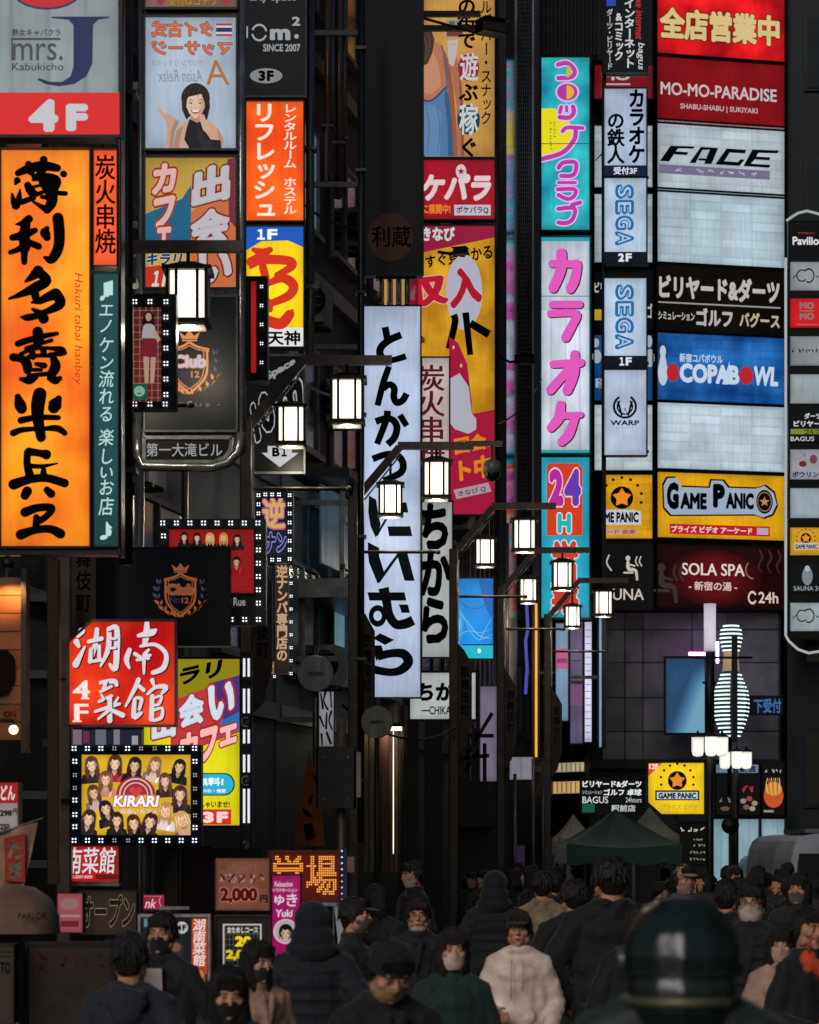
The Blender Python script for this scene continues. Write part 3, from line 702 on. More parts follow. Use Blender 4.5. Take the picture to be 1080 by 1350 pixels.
# cooling units, junction boxes and cables on the left walls
def cooler(d, y, off, label, i):
    z = Z(y, d); t = empty('cooling_unit', (fx(d)+off, d, z), math.atan2(1, .1935)-R(90), label, 'air conditioner', 'cooling units on the left walls')
    m = surf('8d9296', .5, .1, 'painted', 4); MB().box(.02, -.3, 0, .34, .42, .58, m, .02).build('casing', t)
    MB().lathe([(.22, -.004), (.22, .006)], BLACK, (.18, -.31, .29), 16, 'y').build('fan_grille', t)
    for k in range(4): MB().box(.03, -.325, .1+k*.12, .33, -.312, .11+k*.12, GREYP).build('slat', t)
    MB().box(0, -.2, -.05, .36, -.15, -.003, METAL).build('bracket', t); MB().box(0, .25, -.05, .36, .3, -.003, METAL).build('bracket', t)
for i, (d, y, lb) in enumerate([(30.2, 640, 'cooling unit low on the wall between the club and orange refresh signs'), (33.5, 560, 'cooling unit on the wall behind the second lamp post'), (38.6, 430, 'cooling unit on the grey wall high above the balcony'), (40.2, 560, 'cooling unit on the grey wall just above the balcony'),
    (41.5, 330, 'cooling unit on the grey wall beside the pipes end'), (39.4, 905, 'cooling unit near the round disc sign'), (43.0, 480, 'cooling unit left of the upper tonkatsu letters'), (50.5, 700, 'cooling unit right of the blue screen'), (54.5, 860, 'cooling unit near the blue neon squiggle'), (53, 240, 'cooling unit high beside the mirrored column')]):
    cooler(d, y, .0, lb, i)
def cable(a, b, sag, r, label, i):
    pts = [a.lerp(b, k/10)+Vector((0, 0, -sag*4*(k/10)*(1-k/10))) for k in range(11)]; o = MB().tube(pts, r, BLACK, n=5).build('hanging_cable'); tag(o, label, 'cable', 'black cables slung along the left walls')
for i, (p0, d0, p1, d1, sg, lb) in enumerate([((160, 560), 27, (330, 590), 33, .25, 'black cable sagging under the building name plate'), ((330, 430), 33, (470, 520), 38, .3, 'black cable slung behind the second lamp arm'), ((380, 250), 37.5, (480, 300), 37.3, .15, 'black cable from the pipes to the unlit black sign'), ((452, 930), 36.8, (600, 960), 43, .3, 'black cable low between the third and fourth lamp posts'), ((650, 560), 50, (714, 500), 57, .2, 'black cable up to the karaoke signboard')]):
    cable(P(*p0, d0), P(*p1, d1), sg, .018, lb, i)
# ------------------------------------------------------------------ lit signs. Left foreground column
K = '0b0b10'
s = Sign('building_sign', 'grey signboard with a big navy J over a red 4F band', 'signboard', -30, -50, 158, 178, 22, face='a3b0b3', e=.62, kind='vtubes', frame='202428', fw=4)
s.rect(-30, 122, 158, 178, 'd41f20', e=.85)
s.ell(62, -12, 46, 25, '303a5c'); s.ell(62, -13, 43, 23, 'c01c2c', e=.8)
s.poly([(68, 22), (144, 22), (144, 24), (130, 26), (123, 33), (122, 84), (114, 101), (98, 111), (78, 114), (60, 111), (49, 105), (52, 103), (66, 108), (82, 108), (93, 101), (97, 88), (97, 33), (90, 26), (68, 24)], '1c2350', e=.8)
s.text('熟女キャバクラ', 16, 38, 80, 48, '2a2c34', w=.012, e=.4); s.rect(15, 50, 80, 53, '4a4c58'); s.rect(15, 50, 17, 80, '4a4c58')
s.text('mrs.', 17, 57, 83, 80, '55505e', w=.004); s.text('Kabukicho', 16, 83, 84, 93, '33343c', w=.004)
s.text('4', 38, 131, 77, 174, 'dcdce0', w=.06); s.text('F', 87, 137, 116, 173, 'dcdce0', w=.07); s.tobuilding((.1, .9), 1.2); s.done()

s = Sign('restaurant_sign', 'huge vertical orange signboard with black brush characters', 'signboard', 2, 198, 118, 720, 22, face='ff7d10', e=.98, kind='panel', frame='3a0f08', fw=3)
B = lambda off, sc, *strokes: [s.stroke(list(q), K, off=off, sc=sc, e=0) for q in strokes]
B((0, 200), 9, [(215,255,80),(360,195,115),(520,170,120),(680,195,95)], [(340,150,85),(370,240,90)], [(520,95,95),(520,200,105)],
  [(205,345,90),(185,380,40)], [(240,450,25),(225,560,80),(190,640,105)], [(145,500,30),(165,600,80)], [(260,600,70),(400,545,70)],
  [(400,290,60),(560,300,100),(670,345,120),(640,430,120)], [(480,240,100),(520,360,120),(610,500,140),(610,610,130),(560,690,100)], [(560,690,90),(470,640,55),(390,590,30)],
  [(330,400,90),(380,480,110),(460,500,60),(580,440,40)], [(400,330,50),(500,320,60)], [(400,420,40),(560,380,40)], [(640,490,60),(780,497,60)], [(755,265,85),(760,270,80)], [(500,540,50),(600,540,80)])
B((0, 200), 9, [(345,800,100),(270,850,80),(190,862,20)], [(310,860,110),(290,1000,140),(300,1130,130),(290,1200,90),(290,1310,75)], [(150,1020,80),(280,990,110),(420,935,70)],
  [(125,1195,60),(200,1170,70),(300,1120,110)], [(350,1080,80),(460,1125,85)], [(560,910,60),(540,960,130),(560,1020,90)], [(690,790,135),(705,950,135),(700,1110,130),(660,1220,125),(600,1280,110),(530,1255,40)])
B((0, 350), 9, [(455,70,140),(390,130,100),(310,190,40)], [(470,90,120),(560,180,115),(430,260,130),(260,340,80),(110,395,30)], [(410,300,110),(430,400,90),(440,440,50)],
  [(660,340,140),(560,380,110),(470,425,80),(380,440,30)], [(670,340,130),(720,450,125),(600,530,90),(500,560,60)], [(390,520,40),(470,570,90),(520,630,130)], [(440,600,80),(320,620,85),(245,612,20)])
B((0, 350), 9, [(450,790,130),(460,880,130),(430,970,90)], [(215,930,80),(330,890,80),(520,840,70),(680,810,50)], [(310,985,50),(480,930,50),(615,890,50)],
  [(250,1050,50),(420,985,50),(600,985,50),(730,1005,90),(770,1040,60)], [(160,1090,100),(260,1110,100),(320,1170,120),(330,1240,110)], [(380,1000,70),(390,1080,90)], [(500,1000,60),(520,1030,80)],
  [(600,1060,60),(740,1050,60)], [(640,1110,90),(660,1200,130),(610,1300,110)], [(340,1090,60),(480,1070,50),(640,1075,60)], [(430,1170,50),(530,1190,75)], [(400,1240,50),(490,1240,50)], [(340,1310,50),(600,1285,60)],
  [(250,1350,50),(350,1365,100),(430,1330,60)], [(590,1340,70),(660,1365,100),(715,1340,60)])
B((0, 500), 9, [(215,210,80),(240,300,140),(260,350,130)], [(700,230,80),(660,300,165),(640,340,140)], [(475,180,165),(450,330,165),(455,480,140),(490,690,120)], [(250,490,85),(450,455,75),(695,458,65)], [(160,640,85),(280,600,70),(500,590,55),(680,585,85),(770,640,70)])
B((0, 500), 9, [(345,860,100),(480,880,90),(550,895,125)], [(330,870,90),(325,1000,90),(355,1140,110)], [(370,1030,60),(500,1035,55),(685,1000,20)], [(520,1060,60),(520,1140,90)], [(165,1250,130),(350,1190,105),(560,1175,100),(770,1235,105)])
B((0, 600), 9, [(325,430,120),(300,480,110)], [(560,415,85),(610,460,105)], [(300,680,115),(440,630,100),(600,620,90),(610,660,90),(540,740,80),(450,790,90)], [(435,740,80),(430,850,90)], [(250,945,125),(420,890,95),(600,880,100),(720,935,120)])
s.text('Hakuri tabai hanbey', 96, 360, 109, 508, 'c8380c', w=.0, rot=90, shear=.2, e=.8); s.done()
s = Sign('charcoal_grill_sign', 'narrow orange red signboard with four small black characters', 'signboard', 124, 198, 154, 350, 22, face='ff5a22', e=.95, frame='240a08', fw=2)
s.text('炭火串焼', 126, 205, 152, 335, '2a0c08', w=.02, wy=.01, vert=True, e=0); s.done()
s = Sign('teal_slogan_sign', 'narrow dark teal signboard with handwritten white characters', 'signboard', 124, 360, 156, 720, 22, face='10484c', e=.75, frame='0c1414', fw=2)
for ch, y, h in (('♫', 383, 30), ('エ', 409, 20), ('ノ', 430, 20), ('ケ', 455, 22), ('ン', 478, 20), ('流', 500, 22), ('れ', 523, 22), ('る', 546, 22), ('楽', 577, 22), ('し', 602, 22), ('い', 623, 18), ('お', 643, 22), ('店', 668, 24), ('♪', 700, 26)):
    if ch in '♫♪': s.text(ch, 132, y-h*.45, 149, y+h*.45, 'bfe6e0', w=.01)
    else: s.text(ch, 131, y-h*.5, 150, y+h*.5, 'bfe6e0', w=.006, vert=True, shear=.12)
s.done()
# dark steel body tying the near signs together, with its lower rail
t = empty('steel_rack', P(80, 740, 22.3), 0, 'black steel frame holding the big orange signboard', 'sign rack')
def fbar(x0, y0, x1, y1, m=DARK, th=.1, yo=0.0):
    a = P(x0, y1, 22.3)-t.location; b = P(x1, y0, 22.3)-t.location; MB().box(a.x, yo, a.z, b.x, yo+th, b.z, m, .008).build('rail', t)
fbar(-40, 181, 164, 193, DARK, .2, -.28); fbar(-40, 727, 164, 736, DARK, .2, -.28); fbar(159.5, -40, 165, 736, surf('23282b', .3, .5, 'metal', 5), .3, -.3)
fbar(-40, 737, 35, 739, surf('8a7f60', .3, .6, 'metal', 5), .1, -.3)

# ------------------------------------------------------------------ second column (club tower)
def face_(s, cx, cy, r, hair='1a1210', skin='e9b795', top=None, e=None, long=True, neck=True, tilt=0.0):
    """a printed portrait: layered tones for hair, shaded cheek, lit forehead, lashes, lips, collar"""
    k = dict(part='picture', e=e); ca, sa = math.cos(tilt), math.sin(tilt)
    def T(pts): return [(cx+(x*ca-y*sa)*r, cy+(x*sa+y*ca)*r) for x, y in pts]
    def mix(h, f, g=0): 
        c = [int(h[i:i+2], 16) for i in (0, 2, 4)]; return '%02x%02x%02x' % tuple(max(0, min(255, int(v*f+g))) for v in c)
    el = lambda x, y, a, b, c, n=12: s.poly(T([(x+a*math.cos(6.2832*i/n), y+b*math.sin(6.2832*i/n)) for i in range(n)]), c, **k)
    if top:
        s.poly(T([(-2.0, 3.2), (-1.75, 1.75), (-.5, 1.2), (.5, 1.2), (1.75, 1.75), (2.0, 3.2)]), top, **k); s.poly(T([(-2.0, 3.2), (-1.75, 1.75), (-1.1, 1.5), (-1.2, 3.2)]), mix(top, .6), **k)
        s.poly(T([(-.5, 1.3), (0, 2.2), (.5, 1.3)]), mix(skin, .86), **k); s.poly(T([(.9, 1.45), (1.3, 1.6), (1.0, 3.2), (.6, 3.2)]), mix(top, 1.25, 12), **k)
    el(0, -.2, 1.18, 1.32, hair, 18)
    if long: s.poly(T([(-1.18, -.2), (-1.3, .9), (-1.15, 2.1), (-.75, 2.4), (-.35, 1.2), (.35, 1.2), (.8, 2.4), (1.2, 2.0), (1.3, .9), (1.18, -.2)]), hair, **k)
    if neck: s.poly(T([(-.33, .8), (-.42, 1.55), (.42, 1.55), (.33, .8)]), mix(skin, .72), **k)
    s.poly(T([(-.78, -.5), (-.8, .2), (-.55, .78), (-.2, 1.1), (.2, 1.1), (.55, .78), (.8, .2), (.78, -.5), (.3, -.85), (-.3, -.85)]), skin, **k)
    s.poly(T([(.42, -.6), (.78, -.4), (.8, .2), (.55, .78), (.2, 1.1), (.42, .5)]), mix(skin, .87), **k); el(-.2, -.25, .38, .3, mix(skin, 1.04, 5), 10)
    for q in (-1, 1): el(q*.45, .42, .2, .13, mix(skin, .98) if q > 0 else 'e8a590', 8)
    s.poly(T([(-.85, .2), (-.95, -.6), (-.4, -1.1), (.3, -1.1), (.95, -.6), (.85, .2), (.7, -.35), (.2, -.62), (-.1, -.35), (-.45, -.62), (-.72, -.2)]), hair, **k)
    for q in (-.36, .36): el(q, .1, .17, .06, '2a1714', 8); s.poly(T([(q-.2, -.12), (q+.2, -.14), (q+.2, -.19), (q-.2, -.17)]), mix(hair, 1.2, 14), **k)
    s.poly(T([(-.04, .15), (-.12, .45), (.12, .47)]), mix(skin, .84), **k); s.poly(T([(-.22, .68), (0, .64), (.22, .68), (0, .79)]), 'b85048', **k)
    for x0_ in (-.98, -.6, .5, .92): s.poly(T([(x0_, -.8), (x0_+.1, -.8), (x0_*1.2+.12, .9), (x0_*1.2+.02, .9)]), mix(hair, 1.35, 26), **k)
s = Sign('reception_sign', 'cut off pink signboard with hearts at the top edge', 'signboard', 192, -40, 312, 10, 26, face='b98a7c', e=.35, frame='2a2c30', fw=3)
s.text('受付はコチラ', 222, -6, 286, 8, 'f0c040', out=('3a1a10', .03), w=.03); s.text('♥', 206, -4, 218, 8, 'd05060', w=.02); s.text('♥', 292, -4, 304, 8, 'd05060', w=.02); s.tobuilding((.5,)); s.done()
s = Sign('massage_sign', 'pale blue massage signboard with a smiling short haired woman', 'signboard', 192, 23, 311, 196, 26, face='b4c4d6', e=.72, frame='3a3d42', fw=3)
s.text('タイ古式', 200, 28, 281, 49, 'e07048', w=.03, out=('40221c', .03), flip=True); s.text('マッサージ', 200, 54, 306, 73, 'e07048', w=.03, out=('40221c', .03), flip=True)
for i, c in enumerate(('c03040', 'd8d8e0', '20305c', '20305c', 'd8d8e0', 'c03040')): s.rect(285, 31+i*2.8, 306, 33.8+i*2.8, c)
s.text('アジアン リラックス', 200, 79, 268, 88, '8d8f98', w=.0, flip=True); s.text('A', 272, 79, 303, 112, 'b8763c', w=.0, shear=.1, flip=True); s.text('Asian Relax', 208, 92, 268, 108, '90929c', flip=True, shear=.3)
k = dict(part='picture')
s.poly([(207, 141), (211, 142), (216, 148), (222, 150), (229, 155), (237, 160), (231, 172), (227, 196), (217, 196), (221, 176), (219, 160), (212, 151)], 'cfa58a', **k)     # raised forearm and open hand
s.poly([(231, 158), (237, 160), (231, 172), (227, 196), (223, 196), (226, 172)], 'b58a70', **k); s.stroke([(209, 141, 1.6), (213, 146, 2), (219, 151, 2)], 'dcb69c', **k)
s.poly([(240, 163), (233, 172), (230, 186), (229, 196), (293, 196), (295, 184), (289, 170), (276, 161), (256, 156)], 'd6aa8e', **k); s.poly([(233, 172), (230, 186), (229, 196), (236, 196), (238, 180), (243, 165)], 'b98e76', **k); s.poly([(286, 168), (295, 184), (293, 196), (287, 196), (288, 182)], 'bb9078', **k)
s.poly([(252, 148), (251, 162), (266, 164), (266, 148)], 'bd9278', **k)
s.poly([(250, 157), (246, 170), (243, 184), (250, 196), (292, 196), (291, 185), (278, 184), (270, 172), (270, 158), (260, 162)], '14141a', **k); s.poly([(262, 166), (268, 182), (280, 188), (282, 196), (268, 196), (260, 182)], '24242e', **k)
s.ell(258, 130, 19, 20.5, '1e1614', **k); s.poly([(239.5, 128), (240, 145), (246, 158), (252, 152), (266, 152), (273, 159), (277, 142), (276, 124)], '1e1614', **k)
s.poly([(247, 128), (246, 141), (250, 150), (256, 156), (260, 156), (266, 151), (270, 142), (270, 130), (264, 122), (252, 122)], 'ecc6ac', **k); s.poly([(265, 124), (270, 130), (270, 142), (266, 151), (260, 156), (264, 146), (266, 134)], 'd2a488', **k); s.ell(253, 127, 4, 3, 'f6d8c2', **k)
s.poly([(245, 134), (244, 122), (254, 114), (266, 116), (273, 128), (270, 136), (266, 124), (257, 126), (249, 128)], '1e1614', **k)
for x in (247, 252, 259, 265): s.stroke([(x, 114, .5), (x-3, 121, 1.0), (x-4, 129, .4)], '4a3428', **k)
s.stroke([(242, 130, .8), (241, 142, 1.2), (244, 153, .6)], '40302a', **k)
for x in (252, 264): s.ell(x, 136, 2.4, .9, '241614', n=8, **k); s.stroke([(x-2.6, 132.6, .7), (x, 131.6, .9), (x+2.6, 132.6, .6)], '3c261e', **k); s.ell(x, 141.5, 2.6, 1.7, 'eab098', n=10, **k)
s.stroke([(258, 137, .5), (257, 142, .8), (259.5, 143, .6)], 'c4927a', **k); s.poly([(251, 145), (258, 146), (265, 145), (262, 149.5), (258, 150.5), (254, 149.5)], 'b04a48', **k); s.poly([(252.5, 145.8), (263.5, 145.8), (261, 148), (255, 148)], 'f6f2f0', **k)
s.poly([(266, 152), (263, 156), (268, 172), (276, 178), (277, 170), (271, 158)], 'dcb095', **k); s.stroke([(264, 153, 1.4), (268, 152, 1.6), (270, 156, 1.8)], 'e6bea4', **k)
s.tobuilding((.5,)); s.done()
s = Sign('meeting_cafe_sign', 'colourful meeting cafe signboard with slanted outlined katakana, 1F below', 'signboard', 192, 208, 311, 379, 26, face='d9b24a', e=.62, frame='34363a', fw=3)
s.poly([(192, 282), (240, 262), (252, 244), (252, 320), (192, 322)], '1d6c94'); s.poly([(252, 280), (311, 230), (311, 379), (252, 379)], 'e07a4a'); s.poly([(300, 210), (311, 208), (311, 300), (302, 290)], '7e3048'); s.poly([(192, 352), (250, 345), (250, 379), (192, 379)], 'd43a24')
for ch, q in (('カ', [(203, 216), (234, 214), (231, 252), (200, 258)]), ('フ', [(203, 262), (232, 256), (230, 296), (202, 304)]), ('ェ', [(206, 300), (227, 298), (226, 326), (206, 326)]),
              ('出', [(254, 224), (305, 212), (303, 262), (252, 276)]), ('会', [(252, 280), (304, 270), (302, 320), (250, 330)]), ('い', [(262, 332), (306, 326), (306, 372), (262, 374)])):
    s.text(ch, 0, 0, 0, 0, 'd3cdd4' if ch in '出会い' else 'f2c3bd', w=.06, out=('b03420', .06) if ch in 'カフェ' else ('8a2c1c', .045), quad=q)
s.text('キラリ', 193, 334, 241, 350, '24407e', w=.05, shear=.2, out=('e6e2d0', .04)); s.text('1F', 197, 357, 226, 378, 'f2ded6', w=.05, shear=.25); s.tobuilding((.5,)); s.done()
def club(s, cx, cy, sc, col='d98a52', col2='cfc4d0', dim=1.0):
    k = dict(part='emblem', e=.85*dim); T = lambda pts: [(cx+a*sc, cy+b*sc) for a, b in pts]
    s.poly(T([(-14, -44), (-10, -34), (10, -34), (14, -44), (6, -38), (0, -46), (-6, -38)]), col, **k); s.rect(cx-10*sc, cy-33*sc, cx+10*sc, cy-31*sc, col, **k)
    for w_, o in ((3.2, 0), (1.2, -4.5)):
        for sg in (-1, 1):
            s.stroke(T([(0, -30-o), (sg*10, -24-o*.8), (sg*26, -20-o*.6)]), col, w=w_*sc, cap=False, sm=4, **k)
            s.stroke(T([(sg*(23+o), -20), (sg*(23+o), 8), (sg*(17+o), 22), (0, 38+o*1.4)]), col, w=w_*sc, cap=False, **k)
    s.text('Club', cx-22*sc, cy-13*sc, cx+22*sc, cy+4*sc, col2, w=.05, out=(col, .045), part='emblem', e=.75*dim)
    s.text('No', cx-16*sc, cy+6*sc, cx-1*sc, cy+17*sc, '3a3560', w=.02, part='emblem', e=.7*dim); s.text('12', cx+2*sc, cy+8*sc, cx+13*sc, cy+17*sc, col, w=.03, part='emblem', e=.7*dim)
    for sg in (-1, 1):
        for i in range(7):
            a = R(80 - i*17); px, py = sg*38*math.cos(a), 38*math.sin(a)+2; tx, ty = -math.sin(a)*sg, math.cos(a)
            dx, dy = sg*math.cos(a-.9), math.sin(a-.9)*1.0
            c_ = col if i < 4 else '4a4a68'
            s.poly(T([(px, py), (px+dx*5-1.5, py-4), (px+dx*9, py-9), (px+dx*3+2, py-7)]), c_, **k)
            s.poly(T([(px-sg*2, py), (px-sg*5, py-3), (px-sg*5, py-9), (px-sg*1, py-5)]), c_, **k)
s = Sign('club_sign', 'black signboard with a copper shield, crown and laurel emblem', 'signboard', 192, 392, 311, 567, 26, face='0b1519', e=.5, frame='5d6166', fw=3)
club(s, 250, 481, 1.0); s.text('・ R U E ・', 232, 532, 290, 536, '9aa0a8', w=.0); s.tobuilding((.5,)); s.done()
s = Sign('name_plate_sign', 'black building name plate with silver characters in a chrome frame', 'signboard', 190, 577, 305, 609, 26, face='141516', e=.15, frame='8d9094', fw=4, outline=[(190, 609), (282, 609), (297, 603), (304, 592), (306, 577), (190, 577)])
s.text('第一大滝ビル', 193, 584, 293, 602, 'b9bcc0', w=.006, e=.55); s.done()
t = empty('chrome_rack', P(250, 615, 26.3), 0, 'chrome tubular frame round the club sign column', 'sign rack')
for x0, x1, y0, y1, r in ((186, 186, -40, 560, .03), (318, 318, -40, 600, .045), (180, 180, 330, 600, .035)):
    a = P(x0, y0, 26.05)-t.location; b = P(x1, y1, 26.05)-t.location; MB().tube([a, b], r, CHROME if r > .03 else GREYP).build('upright', t)
a = [P(x, y, 26.0)-t.location for x, y in ((180, 560), (181, 600), (188, 615), (280, 616), (300, 610), (314, 596), (318, 570))]; MB().tube(a, .045, CHROME).build('lower_loop', t)
for yy in (14, 202, 385, 572): a = P(186, yy, 26.1)-t.location; b = P(318, yy, 26.1)-t.location; MB().tube([a, b], .03, GREYP, sq=True).build('crossbar', t)

s = Sign('dancer_led_sign', 'small LED framed picture of a long haired woman in a plaid skirt', 'LED sign', 174, 405, 213, 530, 24.2, face='7d2c2c', e=.5, frame='141e20', fw=2)
for i in range(5): s.rect(176+i*8, 405, 176.8+i*8, 530, 'c9a59a', part='picture', e=.4)
for i in range(13): s.rect(174, 409+i*9.6, 213, 409.7+i*9.6, 'c9a59a', part='picture', e=.4)
s.ell(196, 418, 7, 8, '2a1612', part='picture'); s.poly([(189, 418), (188, 434), (194, 430), (198, 430), (204, 434), (203, 418)], '2a1612', part='picture'); s.ell(196, 418, 4, 5.5, 'd9a88c', part='picture')
s.poly([(189, 430), (187, 447), (207, 447), (204, 430), (199, 427), (193, 427)], 'c8c8cc', part='picture'); s.poly([(188, 446), (184, 470), (206, 472), (207, 446)], '8d2d33', part='picture')
s.poly([(189, 470), (191, 505), (196, 505), (197, 471)], 'dcae94', part='picture'); s.poly([(199, 471), (198, 505), (203, 505), (206, 471)], 'dcae94', part='picture'); s.poly([(204, 432), (212, 448), (208, 452), (203, 442)], 'dcae94', part='picture')
s.rect(175, 506, 194, 527, '2c6a58', part='picture'); s.ring(184, 516, 4, 7, 'a8d8c0', part='picture'); s.rect(178, 513, 191, 518, 'a8d8c0', part='picture')
MB().box(s.X0-.03, .01, s.Z0-.06, s.X1+.13, .2, s.Z1+.12, surf('10181b', .4, .3, 'painted', 5)).build('led_board', s.root)
s.leds([(219, 398+i*20.4) for i in range(7)] + [(178+i*20, 398) for i in range(2)] + [(178+i*20, 533) for i in range(3)], 1.5); s.tobuilding((.5,), 1.0); s.done()
s = Sign('narrow_led_sign', 'narrow red strip sign edged with LEDs behind the nearest lanterns', 'LED sign', 331, 371, 338, 492, 29.2, face='b81c20', e=.7, frame='201010', fw=1.5)
MB().box(s.X0-.07, .01, s.Z0-.08, s.X1+.12, .3, s.Z1+.06, surf('14181c', .4, .3, 'painted', 5)).build('led_board', s.root)
s.leds([(345, 378+i*25) for i in range(5)], 1.0, e=2); s.tobuilding((.5,), 1.2); s.done()

# ------------------------------------------------------------------ third column
s = Sign('party_space_sign', 'black signboard with grey 10m2 since 2007 and 3F oval', 'signboard', 324, -40, 402, 126, 31.2, face='0d1418', e=.4, frame='4a4d52', fw=3)
s.text('Party Space', 322, -10, 391, 4, 'a9adb2', w=.03, e=.55); s.ring(342, 43, 8, 10.5, 'b4b8bc', sy=1.1, e=.6, a0=20, a1=170); s.ring(342, 43, 8, 10.5, 'b4b8bc', sy=1.1, e=.6, a0=200, a1=350); s.rect(325, 35, 327, 50, 'b4b8bc', e=.6)
s.text('m', 356, 38, 383, 53, 'b4b8bc', w=.05, e=.6); s.text('2', 385, 22, 396, 34, 'b4b8bc', w=.04, e=.6); s.ell(391, 48, 3, 3, 'b4b8bc', e=.6); s.text('SINCE 2007', 347, 58, 396, 68, 'b4b8bc', w=.03, e=.55)
s.ell(351, 100, 21.5, 10, 'a3a6aa', e=.5); s.text('3F', 341, 93, 361, 107, '101418', w=.06, e=0); s.tobuilding((.5,)); s.done()
s = Sign('refresh_sign', 'bright orange signboard with white katakana in two columns', 'signboard', 325, 134, 400, 291, 31.2, face='ff5a10', e=.95, frame='3a1a10', fw=2)
s.text('リフレッシュ', 334, 136, 363, 289, 'f4d9c8', w=.03, vert=True); s.text('レンタルルーム ホステル', 374, 137, 391, 283, 'f4d9c8', w=.02, vert=True); s.tobuilding((.5,)); s.done()
s = Sign('tenjin_sign', 'yellow signboard with red brush strokes under a blue 1F band', 'signboard', 325, 299, 400, 457, 31.2, face='f7cf12', e=.95, frame='30343a', fw=2)
s.poly([(325, 299), (400, 299), (400, 326), (380, 317), (345, 318), (325, 330)], '1c56b8', e=.9); s.text('1F', 336, 302, 366, 316, 'e8eef4', w=.04); s.rect(325, 432, 400, 457, 'd9d9dc')
k = dict(off=(160, 320), sc=3.748)
for q in ([(640, 95, 45), (700, 60, 40)], [(655, 35, 25), (700, 50, 45), (735, 35, 30)], [(640, 120, 20), (700, 85, 45), (830, 90, 45), (840, 120, 40), (770, 160, 30)], [(700, 120, 40), (715, 200, 40), (690, 260, 30), (640, 290, 20)],
          [(730, 200, 30), (800, 175, 45), (850, 210, 50), (830, 260, 45), (740, 300, 35)], [(640, 300, 25), (720, 290, 40), (735, 330, 30)], [(720, 385, 55), (790, 400, 55), (835, 350, 45), (845, 335, 15)], [(650, 340, 30), (690, 400, 40)]): s.stroke(q, 'd0301c', e=.9, **k)
s.text('天神', 352, 436, 396, 455, '14121a', w=.03, e=0); s.tobuilding((.5,)); s.done()
s = Sign('basement_arrow_sign', 'black signboard with white slanted letters and a B1 down arrow', 'signboard', 325, 470, 400, 622, 31.2, face='0e1214', e=.3, frame='7b7e83', fw=3)
s.text('Space', 0, 0, 0, 0, 'a6aab0', w=.05, e=.6, quad=[(348, 492), (388, 470), (391, 482), (353, 505)]); s.text('10', 0, 0, 0, 0, '0e1214', w=.05, out=('b9bdc2', .035), e=.6, quad=[(330, 535), (352, 512), (366, 560), (338, 585)]); s.text('m', 0, 0, 0, 0, '0e1214', w=.04, out=('b9bdc2', .035), e=.6, quad=[(362, 515), (398, 495), (400, 540), (372, 565)])
s.poly([(345, 597), (353, 597), (353, 588), (385, 588), (385, 597), (394, 597), (369, 616)], 'c4c8cc', e=.7); s.text('B1', 359, 590, 381, 602, '0e1214', w=.05, e=0); s.tobuilding((.5,)); s.done()

# ------------------------------------------------------------------ LED signs lower left
s = Sign('reverse_pickup_sign', 'navy LED framed sign with pink and gold character', 'LED sign', 345, 657, 378, 733, 33.5, face='141a3c', e=.6, frame='181c24', fw=2)
s.text('逆', 346, 656, 376, 697, 'f0c468', w=.03, out=('c860a8', .05)); s.text('ナン', 350, 702, 378, 728, '24285c', w=.05, out=('a8b4f0', .05))
MB().box(s.X0-.08, .01, s.Z0-.09, s.X1+.08, .25, s.Z1+.08, surf('14181c', .4, .3, 'painted', 5)).build('led_board', s.root)
s.leds([(341, 653+i*12) for i in range(8)] + [(382, 653+i*12) for i in range(8)] + [(350+i*9, 652) for i in range(3)] + [(350+i*9, 738) for i in range(3)], 1.1, e=2.4); s.tobuilding((.5,), 1.0); s.done()
s = Sign('gilded_vertical_sign', 'tall thin vertical sign of small gilded characters', 'signboard', 364, 744, 380, 888, 33.5, face='3a3028', e=.5, frame='8d8374', fw=1.5)
s.text('逆ナンパ専門店の', 365, 746, 379, 872, 'e8c9a0', w=.03, out=('8c4630', .04), vert=True); s.leds([(384, 752+i*17) for i in range(9)], .9, e=2); s.tobuilding((.5,), 1.0); s.done()
s = Sign('gilded_corner_sign', 'small glowing gold lettering just under the gilded vertical sign', 'signboard', 340, 872, 362, 889, 33.2, face='b08050', e=.55, frame='5c4030', fw=1)
s.text('メン', 341, 873, 361, 888, 'f4d7a8', w=.05, out=('7a3c28', .04)); s.leds([(344+i*9, 892) for i in range(3)], .8, e=2); s.tobuilding((.5,), 1.0); s.done()
s = Sign('singers_led_sign', 'red LED framed sign picturing a row of people', 'LED sign', 223, 698, 335, 782, 25.6, face='b01c1c', e=.62, frame='251010', fw=1.5)
for cx_, cy_, hc in ((243, 708, '1a1010'), (260, 709, '241410'), (277, 709, 'd8a050'), (295, 709, 'e08030'), (313, 711, '1c1210')): face_(s, cx_, cy_, 4.6, hc, 'ecc0a0', '20181c')
face_(s, 312, 741, 5.0, '1a1010', 'e0ac90', '9c1c20', long=False); s.poly([(303, 757), (300, 780), (328, 780), (325, 765), (332, 762), (331, 758), (320, 760)], 'a81c22', part='picture')
MB().box(s.X0-.1, .012, s.Z0-.3, s.X1+.11, .25, s.Z1+.1, surf('0d1417', .4, .3, 'painted', 5)).build('led_board', s.root)
s.text('Rue', 308, 788, 324, 799, 'a9a9ac', w=.02, e=.5); s.leds([(215+i*17.9, 690) for i in range(8)] + [(216, 707)] + [(341, 708+i*17.5) for i in range(6)] + [(341-i*18, 817) for i in range(3)], 1.5); s.tobuilding((.5,), 1.0); s.done()
s = Sign('dark_club_sign', 'unlit black signboard with a dim copper shield emblem', 'signboard', 126, 723, 302, 850, 25.2, face='090d14', e=.3, frame='1c2024', fw=2)
club(s, 238, 781, .84, 'b8663e', 'a8664a', .6); s.tobuilding((.5,), 1.0); s.done()
